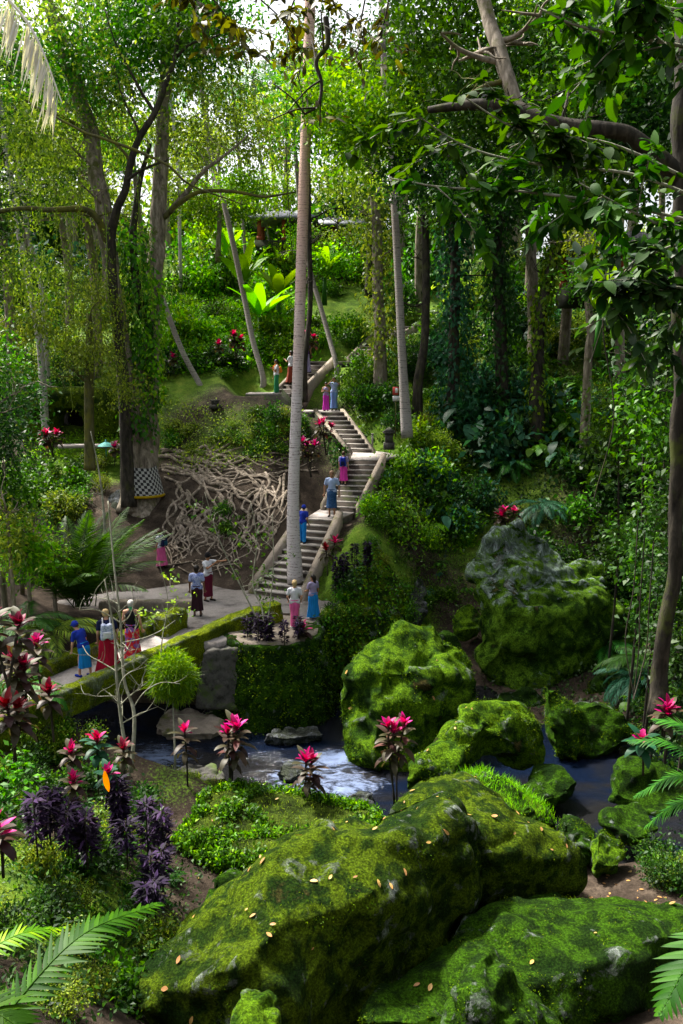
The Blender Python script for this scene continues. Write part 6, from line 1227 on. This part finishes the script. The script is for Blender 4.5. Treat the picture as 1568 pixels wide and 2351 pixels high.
# stone lantern pedestal and small post on the wide landing
g = at(893, 1028, 34.6); root = empty('stone_pedestal', g, 'small grey stone pedestal with a pitched cap behind the wide landing', 'pedestal'); bpy.context.view_layer.update(); a = Acc(); a.box(g + Vector((0,0,.08)), (.46,.46,.3)); a.box(g + Vector((0,0,.42)), (.34,.34,.42)); par(a.build('body', M['grey']), root)
a = Acc(); a.prism([(g.x + x, g.y + y) for x, y in ((-.27,-.27),(.27,-.27),(.27,.27),(-.27,.27))], g.z + .635, g.z + .70); a.add([(g.x-.24,g.y-.24,g.z+.705),(g.x+.24,g.y-.24,g.z+.705),(g.x+.24,g.y+.24,g.z+.705),(g.x-.24,g.y+.24,g.z+.705),(g.x,g.y,g.z+.92)], [(0,1,4),(1,2,4),(2,3,4),(3,0,4),(3,2,1,0)]); par(a.build('cap', M['grey']), root)
g = at(855, 1022, 34.6); a = Acc(); a.box(g + Vector((0,0,.22)), (.08,.08,.5)); a.box(g + Vector((0,0,.49)), (.12,.12,.04)); tag(a.build('marker_post', M['stone']), 'short pale marker post at the back of the wide landing', 'post')
g = at(494, 938, 39); a = Acc(); a.box(g + Vector((0,0,.1)), (.5,.5,.2)); a.box(g + Vector((0,0,.28)), (.34,.34,.16)); a.box(g + Vector((0,0,.4)), (.42,.42,.05)); tag(a.build('offering_stone', M['grey']), 'small grey stepped offering stone on the bare earth slope', 'stone')
# pavilion on the hillside
def pavilion(px, py, t, w_, dp, h, label_, roofm, walls=True, cols=4, rz=0, roofh=.8, over=.7):
    g = at(px, py, t); root = empty('pavilion', g, label_, 'building', None, 0); bpy.context.view_layer.update()
    a = Acc(); a.box((g.x, g.y, g.z - .5), (w_ + .6, dp + .6, 1.0)); par(a.build('base', M['wall']), root)
    for i in range(cols):
        for sy in (-1, 1): b = Acc(); b.box((g.x - w_ / 2 + w_ * i / (cols - 1), g.y + sy * dp / 2, g.z + h / 2), (.26, .26, h)); b.box((g.x - w_ / 2 + w_ * i / (cols - 1), g.y + sy * dp / 2, g.z + .15), (.36, .36, .3)); par(b.build('column', M['redcol']), root)
    if walls:
        b = Acc(); b.box((g.x + w_ * .28, g.y - dp / 2 + .25, g.z + .55), (w_ * .38, .12, 1.1)); par(b.build('low_wall', plain('white_wall', (.5,.5,.52), bmp=0)), root); b = Acc(); b.box((g.x + w_ * .28, g.y + dp / 2, g.z + h * .5), (w_ * .36, .1, h)); par(b.build('back_wall', plain('white_wall', (.4,.4,.42), bmp=0)), root)
    X, Y = w_ / 2 + over, dp / 2 + over; z0 = g.z + h; V = [(g.x-X,g.y-Y,z0),(g.x+X,g.y-Y,z0),(g.x+X,g.y+Y,z0),(g.x-X,g.y+Y,z0),(g.x-X*.45,g.y,z0+roofh),(g.x+X*.45,g.y,z0+roofh)]; V += [(x, y, z - .14) for x, y, z in V[:4]]
    b = Acc(); b.add(V, [(0,1,5,4),(1,2,5),(2,3,4,5),(3,0,4),(0,6,7,1),(1,7,8,2),(2,8,9,3),(3,9,6,0),(9,8,7,6)]); par(b.build('roof', roofm), root)
M['redcol'] = plain('red_column', (.32,.07,.03)); M['roof'] = plain('grey_roof', (.16,.17,.20), var=.3, scale=3); M['thatch'] = barkmat('thatch', (.03,.028,.03), (.14,.13,.14), sz=.3, scale=9)
pavilion(785, 578, 62, 3.8, 3.0, 1.75, 'open pavilion with red columns and pale grey roof up the slope behind the palm', M['roof'])
pavilion(655, 560, 60, 3.6, 3.0, 1.6, 'smaller pale roofed shelter left of the pavilion behind the palm trunk', M['roof'], False, 3)
pavilion(1405, 655, 40, 4.0, 3.2, 1.8, 'open hut with a dark thatched roof on the right hillside', M['thatch'], True, 3)
# ------------------------------------------------------------------ people
random.seed(3)
def clothmat(name, c, c2=None, kind=None, scale=9):
    m, n, p, o = newmat(name); v = opos(n)
    if kind == 'floral':
        vo = N(n, 'ShaderNodeTexVoronoi'); vo.inputs['Scale'].default_value = scale; n.links.new(v, vo.inputs['Vector']); col = ramp(n, vo.outputs['Distance'], [(.0, c2[0]), (.28, c2[1]), (.42, c), (1, c)], 'CONSTANT')
        col = mixc(n, ramp(n, tex(n, scale * .6, 3, .6, v), [(.52, 0.0), (.55, .9)]), col, c2[2])
    elif kind == 'batik':
        t = tex(n, scale, 4, .6, v, 1.5); col = ramp(n, t, [(.44, c), (.5, c2), (.56, c)])
    elif kind == 'folds':
        t = tex(n, 5, 3, .5, opos(n, 4, 4, .6)); col = ramp(n, t, [(.35, tuple(x * .7 for x in c)), (.65, c)])
    else: t = tex(n, 6, 3, .6, v); col = ramp(n, t, [(.3, tuple(x * .8 for x in c)), (.7, c)])
    n.links.new(col, p.inputs['Base Color']); p.inputs['Roughness'].default_value = .85; p.inputs['Specular IOR Level'].default_value = .15; bump(n, p, tex(n, 14, 3, .6, opos(n, 2, 2, .7)), .25, .02); return m
SK = [plain('skin_light', (.48,.26,.17), .6, .06, bmp=0), plain('skin_tan', (.30,.15,.08), .6, .06, bmp=0), plain('skin_brown', (.14,.07,.04), .6, .06, bmp=0)]
HR = {'dark': plain('hair_dark', (.012,.008,.006), .5), 'blond': plain('hair_blond', (.42,.30,.14), .6), 'grey': plain('hair_grey', (.45,.44,.42), .6), 'brown': plain('hair_brown', (.06,.03,.015), .6), 'short': plain('hair_sandy', (.22,.13,.08), .6)}
def cap(a, p, q, r0, r1, seg=12):
    p = Vector(p); q = Vector(q); d = q - p; L = d.length
    if L < 1e-6: d = Vector((0, 0, 1)); L = 1e-3; q = p + d * L
    d = d / L; pts = []; rr = []
    for k in range(5): th = math.pi / 2 * (1 - k / 4); pts.append(p - d * r0 * math.sin(th)); rr.append(max(.002, r0 * math.cos(th)))
    for k in range(5): th = math.pi / 2 * k / 4; pts.append(q + d * r1 * math.sin(th)); rr.append(max(.002, r1 * math.cos(th)))
    up = Vector((1, 0, 0)) if abs(d.z) > .9 else Vector((0, 0, 1)); u = d.cross(up).normalized(); v = d.cross(u); V = []; f = []
    for P, r in zip(pts, rr):
        for j in range(seg): t = j / seg * 6.28318; V.append(tuple(P + (u * math.cos(t) + v * math.sin(t)) * r))
    for i in range(len(pts) - 1):
        for j in range(seg): f.append((i * seg + j, (i + 1) * seg + j, (i + 1) * seg + (j + 1) % seg, i * seg + (j + 1) % seg))
    f.append(tuple(range(seg))); f.append(tuple((len(pts) - 1) * seg + j for j in range(seg))[::-1]); a.add(V, [k[::-1] for k in f])
def remeshed(a, vox, it=2): me = remesh(a.mesh('b'), vox, it); shade(me); return me
def person(label_, pos, top_y, face, skin=0, hair='dark', hairlen='short', top=None, sleeve='short', bottom=('skirt', None, .05, .22), lean=0.0, armL=None, armR=None, stride=.05, hat=None, shoes=None, headturn=0, scarf=None, eyes=False, lift=0.0):
    """armL/armR: (elbow, hand) in body axes x right, y forward, z up, for a 1.7 m figure"""
    t = pos.y * cp - (pos.z - CAMZ) * sp; fx, fy = project(pos); Hh = min(1.84, max(1.42, (fy - top_y) * t / FOC / .985)); s = Hh / 1.7
    root = empty('person', pos, label_, 'person', None, face); bpy.context.view_layer.update()
    def Ln(p): # lean the upper body forward about the hip
        p = Vector(p)
        if p.z > .9 and lean: q = Matrix.Rotation(-lean, 3, 'X'); o = Vector((0, 0, .9)); p = o + q @ (p - o)
        return p * s
    def add(name, me, mat, lab=None):
        o = link(name, me, mat, root); 
        if lab: o['label'] = lab
        return o
    b = Acc(); st = stride
    for sx, fwd in ((-1, st), (1, -st)):
        hip = Vector((sx * .095, 0, .90)); kn = Vector((sx * .10, fwd * .7 + .01, .48)); an = Vector((sx * .10, fwd, .09)); toe = Vector((sx * .115, fwd + .15, .035)); heel = Vector((sx * .10, fwd - .04, .035))
        cap(b, hip * s, kn * s, .082 * s, .055 * s); cap(b, kn * s, an * s, .054 * s, .036 * s); cap(b, heel * s, toe * s, .032 * s, .026 * s)
        cap(b, an * s, heel * s, .035 * s, .03 * s)
    cap(b, Ln((-.06, 0, .93)), Ln((.06, 0, .93)), .115 * s, .115 * s); cap(b, Ln((0, 0, .95)), Ln((0, .0, 1.12)), .12 * s, .105 * s)
    cap(b, Ln((-.06, 0, 1.26)), Ln((.06, 0, 1.26)), .115 * s, .115 * s); cap(b, Ln((-.11, 0, 1.38)), Ln((.11, 0, 1.38)), .068 * s, .068 * s); cap(b, Ln((0, 0, 1.1)), Ln((0, 0, 1.3)), .11 * s, .12 * s)
    cap(b, Ln((0, -.005, 1.38)), Ln((0, .01, 1.50)), .055 * s, .05 * s)
    hd = Matrix.Rotation(headturn, 3, 'Z'); hc = Vector((0, .015, 1.585))
    def HP(p): return Ln(hc + hd @ Vector(p))
    cap(b, HP((0, .0, -.035)), HP((0, -.005, .03)), .068 * s, .088 * s, 16); cap(b, HP((0, .015, -.075)), HP((0, .03, -.06)), .045 * s, .045 * s); cap(b, HP((0, .085, .0)), HP((0, .098, -.025)), .009 * s, .014 * s, 8)
    for sx in (-1, 1): cap(b, HP((sx * .08, 0, -.02)), HP((sx * .083, 0, .01)), .014 * s, .016 * s, 8)
    cap(b, HP((-.018, .082, -.058)), HP((.018, .082, -.058)), .008 * s, .008 * s, 8)
    hands = Acc(); arms = []
    for sx, arm in ((-1, armL), (1, armR)):
        sh = Ln((sx * .185, 0, 1.375)); el, ha = arm or ((sx * .222, -.03, 1.10), (sx * .235, .06, .86)); el = Ln(el) if el[2] > .9 else Vector(el) * s; ha = Ln(ha) if ha[2] > .9 or lean == 0 else (Vector(ha) + Vector((0, math.sin(lean) * .35, 0))) * s
        cap(b, sh, el, .048 * s, .038 * s); cap(b, el, ha, .037 * s, .025 * s); d = (ha - el).normalized(); side = d.cross(Vector((0, 1, .2))).normalized() if abs(d.y) < .9 else d.cross(Vector((0, 0, 1))).normalized(); nrm = side.cross(d)
        palm = ha + d * .045 * s; cap(b, ha, palm + d * .02 * s, .026 * s, .034 * s)
        for k, (off, ln) in enumerate(((-.027, .062), (-.009, .075), (.009, .07), (.026, .055))):
            p0 = palm + d * .035 * s + side * off * s; p1 = p0 + (d * .9 + nrm * .25).normalized() * ln * .55 * s; p2 = p1 + (d * .7 + nrm * .6).normalized() * ln * .5 * s; cap(hands, p0, p1, .0095 * s, .009 * s, 6); cap(hands, p1, p2, .009 * s, .007 * s, 6)
        p0 = palm - side * .03 * s * sx * -1; p1 = p0 + (d * .5 - side * .8 * sx * -1).normalized() * .035 * s; cap(hands, p0, p1, .012 * s, .0105 * s, 6); cap(hands, p1, p1 + (d * .8).normalized() * .03 * s, .0105 * s, .008 * s, 6)
        arms.append((sh, el, ha))
    me = remeshed(b, .017 * s, 2); bm = bmesh.new(); bm.from_mesh(me); hm = hands.mesh('h'); bm.from_mesh(hm); bm.to_mesh(me); bm.free(); shade(me)
    add('body', me, SK[skin])
    # clothes
    if top is not None:
        a = Acc(); g = .016
        cap(a, Ln((-.06, 0, .96)), Ln((.06, 0, .96)), (.118 + g) * s, (.118 + g) * s); cap(a, Ln((0, 0, .98)), Ln((0, 0, 1.3)), (.12 + g) * s, (.125 + g) * s); cap(a, Ln((-.06, 0, 1.27)), Ln((.06, 0, 1.27)), (.106 + g) * s, (.106 + g) * s)
        if sleeve != 'tank':
            cap(a, Ln((-.12, 0, 1.375)), Ln((.12, 0, 1.375)), (.064 + g * .8) * s, (.064 + g * .8) * s)
            for sh, el, ha in arms:
                e_ = sh.lerp(el, .62) if sleeve == 'short' else el; cap(a, sh, e_, .060 * s, .058 * s)
                if sleeve == 'long': cap(a, el, el.lerp(ha, .92), .052 * s, .042 * s)
        else:
            for sx in (-1, 1): cap(a, Ln((sx * .075, -.05, 1.3)), Ln((sx * .075, -.02, 1.43)), .03 * s, .028 * s)
        add('shirt' if sleeve != 'tank' else 'tank_top', remeshed(a, .02 * s, 3), top)
    kind, bmat, hem, flare = bottom[:4]
    if kind == 'skirt':
        ns = 44; V = []; f = []; rows = 12; ph = random.uniform(0, 6); wz = 1.03
        for k in range(rows + 1):
            q = k / rows; z = wz + (hem - wz) * q; r = .148 + (flare - .148) * q ** 1.1 + .03 * math.sin(math.pi * min(1, q * 2.2)); c = Ln((0, 0, z)) if z > .9 else Vector((0, 0, z)) * s
            if lean and z <= .9: c.y += 0
            for j in range(ns): th = j / ns * 6.28318; rr = r * (1 + q * (.07 * math.sin(5 * th + ph) + .04 * math.sin(9 * th + ph * 2 + q * 2) + .03 * math.sin(14 * th))); V.append((c.x + rr * s * math.cos(th), c.y + rr * s * .82 * math.sin(th) + (st * .25 * q) * s * math.sin(th * 2), c.z))
        for k in range(rows):
            for j in range(ns): f.append((k * ns + j, (k + 1) * ns + j, (k + 1) * ns + (j + 1) % ns, k * ns + (j + 1) % ns))
        a = Acc(); a.add(V, f); me = a.mesh('s', True); o = add('skirt', me, bmat)
        a = Acc(); a.tube([Ln((.155 * math.cos(t_), .13 * math.sin(t_), 1.02)) for t_ in np.linspace(0, 6.283, 25)], .016 * s, 6); add('sash', a.mesh('s', True), bmat)
    else:
        a = Acc()
        for sx, fwd in ((-1, st), (1, -st)): cap(a, Vector((sx * .085, 0, .93)) * s, Vector((sx * .105, fwd * .7, .48)) * s, .112 * s, flare * .55 * s); cap(a, Vector((sx * .105, fwd * .7, .48)) * s, Vector((sx * .105, fwd, hem + .03)) * s, flare * .55 * s, flare * .52 * s)
        cap(a, Ln((-.05, 0, .97)), Ln((.05, 0, .97)), .128 * s, .128 * s); add('trousers', remeshed(a, .02 * s, 3), bmat)
    # hair
    a = Acc(); cap(a, HP((0, -.02, .0)), HP((0, -.012, .035)), .085 * s, .094 * s, 16)
    if hairlen == 'long': cap(a, HP((0, -.06, .02)), HP((0, -.075, -.2)), .075 * s, .055 * s)
    if hairlen == 'bob': cap(a, HP((0, -.04, .02)), HP((0, -.045, -.06)), .088 * s, .07 * s)
    if hairlen == 'bun': cap(a, HP((0, -.1, .03)), HP((0, -.11, .05)), .04 * s, .035 * s)
    if hairlen != 'bald': add('hair', remeshed(a, .016 * s, 2), HR[hair])
    if scarf: a = Acc(); cap(a, HP((0, -.05, -.05)), HP((.01, -.1, -.13)), .07 * s, .04 * s); add('scarf', remeshed(a, .016 * s, 2), scarf)
    if hat:
        a = Acc(); cap(a, HP((0, -.005, .03)), HP((0, 0, .05)), .104 * s, .098 * s, 16); cap(a, HP((-.045, .1, .045)), HP((.045, .1, .045)), .02 * s, .02 * s); cap(a, HP((-.03, .13, .035)), HP((.03, .13, .035)), .018 * s, .018 * s); add('cap', remeshed(a, .014 * s, 1), hat)
    if eyes:
        for sx in (-1, 1): a = Acc(); cap(a, HP((sx * .032, .079, .008)), HP((sx * .034, .08, .008)), .009 * s, .009 * s, 8); add('eye', a.mesh('e', True), HR['dark'])
    a = Acc()
    for sx, fwd in ((-1, st), (1, -st)): b2 = Acc(); cap(b2, Vector((sx * .10, fwd - .05, .03)) * s, Vector((sx * .115, fwd + .15, .026)) * s, .042 * s, .036 * s); add('shoe', remeshed(b2, .016 * s, 1), shoes or HR['dark'])
    if lift: root.location.z += lift
    return root, s, Ln
def backpack(label_, P, mat, strapm, size=(.30, .17, .42), zc=1.2, cat='backpack', xo=0.0):
    root_, s, Ln = P; w_, d_2, h = [v * s for v in size]; q = root_.matrix_world.copy() if False else (Matrix.Translation(root_.location) @ Matrix.Rotation(root_.rotation_euler.z, 4, 'Z'))
    c = Ln((xo, -.135 - size[1] / 2, zc)); e = empty('backpack' if cat == 'backpack' else 'shoulder_bag', q @ c, label_, cat); bpy.context.view_layer.update()
    a = Acc(); 
    for x in (-.5, .5):
        for y in (-.5, .5): cap(a, c + Vector((x * (w_ - .14 * s), y * (d_2 - .12 * s), -h / 2 + .07 * s)), c + Vector((x * (w_ - .18 * s), y * (d_2 - .13 * s), h / 2 - .08 * s)), .07 * s, .065 * s)
    a.box(c, (w_ * .7, d_2 * .7, h * .75)); me = remeshed(a, .022 * s, 4); me.transform(q); par(link('bag', me, mat), e)
    a = Acc(); a.box(c + Vector((0, -d_2 * .52, -h * .14)), (w_ * .6, .05 * s, h * .38)); me = remeshed(a, .018 * s, 3); me.transform(q); par(link('pocket', me, strapm), e)
    for sx in (-1, 1):
        a = Acc(); x = sx * .09; pts = [Ln((x, -.15, 1.33)), Ln((x, -.05, 1.47)), Ln((x, .06, 1.44)), Ln((x * 1.1, .165, 1.28)), Ln((x * 1.5, .10, 1.1)), Ln((x * 1.4, -.12, 1.02))]; a.tube(smoothpath(pts, 4), .017 * s, 6); me = a.mesh('s', True); me.transform(q); par(link('strap', me, strapm), e)
CM = clothmat
azure = CM('azure_cloth', (.01,.22,.62), kind='folds'); navy = CM('navy_cloth', (.008,.012,.05)); royal = CM('royal_cloth', (.01,.03,.30)); crimson = CM('crimson_cloth', (.38,.006,.03), kind='folds'); black = CM('black_cloth', (.01,.01,.012)); white = CM('white_cloth', (.62,.63,.68))
floral = CM('red_floral_cloth', (.55,.02,.03), ((.65,.25,.05), (.60,.05,.10), (.18,.10,.42)), 'floral', 9); batik = CM('blue_batik_cloth', (.14,.19,.48), (.55,.6,.75), 'batik', 12); plum = CM('plum_cloth', (.035,.012,.02), kind='folds'); maroonc = CM('maroon_cloth', (.12,.01,.03), kind='folds'); pinkc = CM('pink_cloth', (.72,.12,.34), kind='folds')
hotpink = CM('hot_pink_cloth', (.72,.05,.38), kind='folds'); magenta = CM('magenta_cloth', (.55,.03,.42), kind='folds'); ltblue = CM('light_blue_cloth', (.34,.44,.66)); denim = CM('dark_denim_cloth', (.012,.05,.14), (.05,.12,.25), 'batik', 7); skyd = CM('pale_denim_cloth', (.16,.30,.58), kind='folds'); lilac = CM('lilac_cloth', (.34,.30,.55), kind='folds'); purplec = CM('purple_cloth', (.07,.02,.16)); greenc = CM('green_cloth', (.03,.24,.10), kind='folds'); brownc = CM('rust_cloth', (.22,.04,.02), kind='folds'); orangec = CM('orange_cloth', (.75,.22,.02)); lav = CM('lavender_cloth', (.30,.26,.42)); wbp = CM('patterned_pack_cloth', (.50,.55,.68), (.05,.08,.25), 'batik', 14); tealc = CM('teal_cloth', (.01,.07,.12)); greensc = CM('green_scarf', (.05,.35,.15))
Zb = .03
person('person in a blue cap and bright blue sarong leaning over on the bridge', atz(196,1553,Zb), 1422, R(62), 0, 'brown', 'short', royal, 'short', ('skirt', azure, .30, .20), .42, ((-.26,.12,1.08),(-.2,.30,.92)), ((.26,.12,1.08),(.22,.32,.92)), .12, royal, royal, .3)
p2 = person('person with sandy cropped hair and crimson skirt carrying a patterned pack', atz(250,1546,Zb), 1397, R(18), 0, 'blond', 'short', navy, 'short', ('skirt', crimson, .05, .33), .10, None, ((.26,.0,1.10),(.24,.12,.92)), .08, None, None, -.9)
backpack('pale blue patterned backpack worn by the person in the crimson skirt', p2, wbp, white, (.34,.2,.46), 1.17)
person('person with grey hair, black tank top and red flowered skirt on the bridge', atz(306,1514,Zb), 1375, R(-4), 0, 'grey', 'bob', black, 'tank', ('skirt', floral, .05, .24), 0, ((-.23,-.02,1.12),(-.2,.1,.95)), ((.25,-.02,1.10),(.27,.04,.88)), .05, None, None, 0, greensc)
person('person in a blue patterned shirt and dark plum sarong seen from behind', atz(454,1414,Zb), 1296, R(5), 2, 'dark', 'bob', batik, 'short', ('skirt', plum, .20, .19), 0, None, None, .02, None, None)
person('child in a white shirt and maroon sarong pointing a camera to the right', atz(479,1379,Zb), 1268, R(-125), 1, 'dark', 'short', white, 'short', ('skirt', maroonc, .18, .18), 0, ((-.30,.20,1.36),(-.34,.46,1.42)), ((.20,.18,1.2),(.0,.34,1.38)), .05, black, None, .2, None, True)
p6 = person('person in a white shirt and pink skirt walking left past the roots', hit(371,1304) + Vector((0, 0, .02)), 1216, R(58), 1, 'brown', 'short', white, 'short', ('skirt', pinkc, .12, .26), .08, None, ((.25,.1,1.12),(.2,.28,.98)), .14, None, None)
backpack('navy and teal backpack worn by the person walking past the roots', p6, navy, tealc, (.32,.2,.48), 1.2)
person('person in a white shirt and pink sarong by the planter seen from behind', atz(677,1443,Zb), 1330, R(4), 0, 'blond', 'bob', white, 'short', ('skirt', pinkc, .10, .14), 0, ((-.24,-.03,1.12),(-.2,.1,.95)), ((.24,-.03,1.12),(.2,.1,.95)), .03, None, white)
person('person in a lavender shirt and long azure skirt at the plaza corner', atz(719,1421,Zb), 1318, R(40), 1, 'dark', 'long', lav, 'short', ('skirt', azure, .12, .26), 0, ((-.23,.05,1.12),(-.16,.22,1.06)), None, .05, None, white, .5)
person('person in a royal blue shirt half hidden by the palm on the lowest steps', onstair(0, .60, .40), 1160, R(-20), 1, 'dark', 'short', royal, 'short', ('trousers', azure, .1, .17), .25, None, None, .06, royal, None)
person('person in a light blue shirt and dark wrapped sarong facing down the steps', atz(762,1186,Z1 + .012), 1081, R(172), 1, 'short', 'short', ltblue, 'short', ('skirt', denim, .34, .20), 0, ((-.27,-.03,1.10),(-.27,.03,.87)), ((.27,-.03,1.10),(.27,.03,.87)), .05, None, None, 0, None, True)
p11 = person('person in a hot pink sarong climbing the middle steps', onstair(1, .42, .22), 1047, R(-8), 0, 'brown', 'bun', lav, 'short', ('skirt', hotpink, .22, .21), 0, None, None, .10, None, None)
backpack('bright blue backpack worn by the climber in the hot pink sarong', p11, royal, navy, (.32,.2,.48), 1.2)
person('person in a magenta sarong looking down at a phone on the narrow landing', WT(749,39.75,Z4 + .012), 883, R(165), 1, 'dark', 'bob', lav, 'tank', ('skirt', magenta, .06, .21), 0, ((-.24,.08,1.14),(-.05,.26,1.20)), ((.24,.08,1.14),(.05,.26,1.20)), .03, None, maroonc, 0, None, True)
person('person in pale blue holding a camera up to the face on the narrow landing', WT(767,40.3,Z4 + .012), 868, R(175), 1, 'dark', 'short', ltblue, 'short', ('skirt', skyd, .12, .19), 0, ((-.28,.12,1.36),(-.07,.17,1.56)), ((.28,.12,1.36),(.07,.17,1.56)), .04, None, None)
p14 = person('person in a white top and green trousers on the upper left landing', WT(635,40.8,Z5 + .012), 828, R(110), 1, 'dark', 'short', white, 'short', ('trousers', greenc, .08, .21), 0, ((-.24,.1,1.15),(-.16,.26,1.25)), None, .06, None, white)
backpack('orange shoulder bag on the person in green trousers', p14, orangec, orangec, (.26,.14,.34), 1.2, 'bag')
person('person in a white shirt and wide rust skirt starting up the far flight', onstair(4, .15, .28), 808, R(60), 1, 'dark', 'bob', white, 'short', ('skirt', brownc, .14, .36), 0, ((-.24,.1,1.15),(-.16,.26,1.25)), None, .06, None, None)
person('person in a purple top and long lilac skirt climbing behind the palm', onstair(4, .62, .42), 775, R(-10), 1, 'dark', 'bob', purplec, 'short', ('skirt', lilac, .05, .24), 0, None, None, .06, None, None)
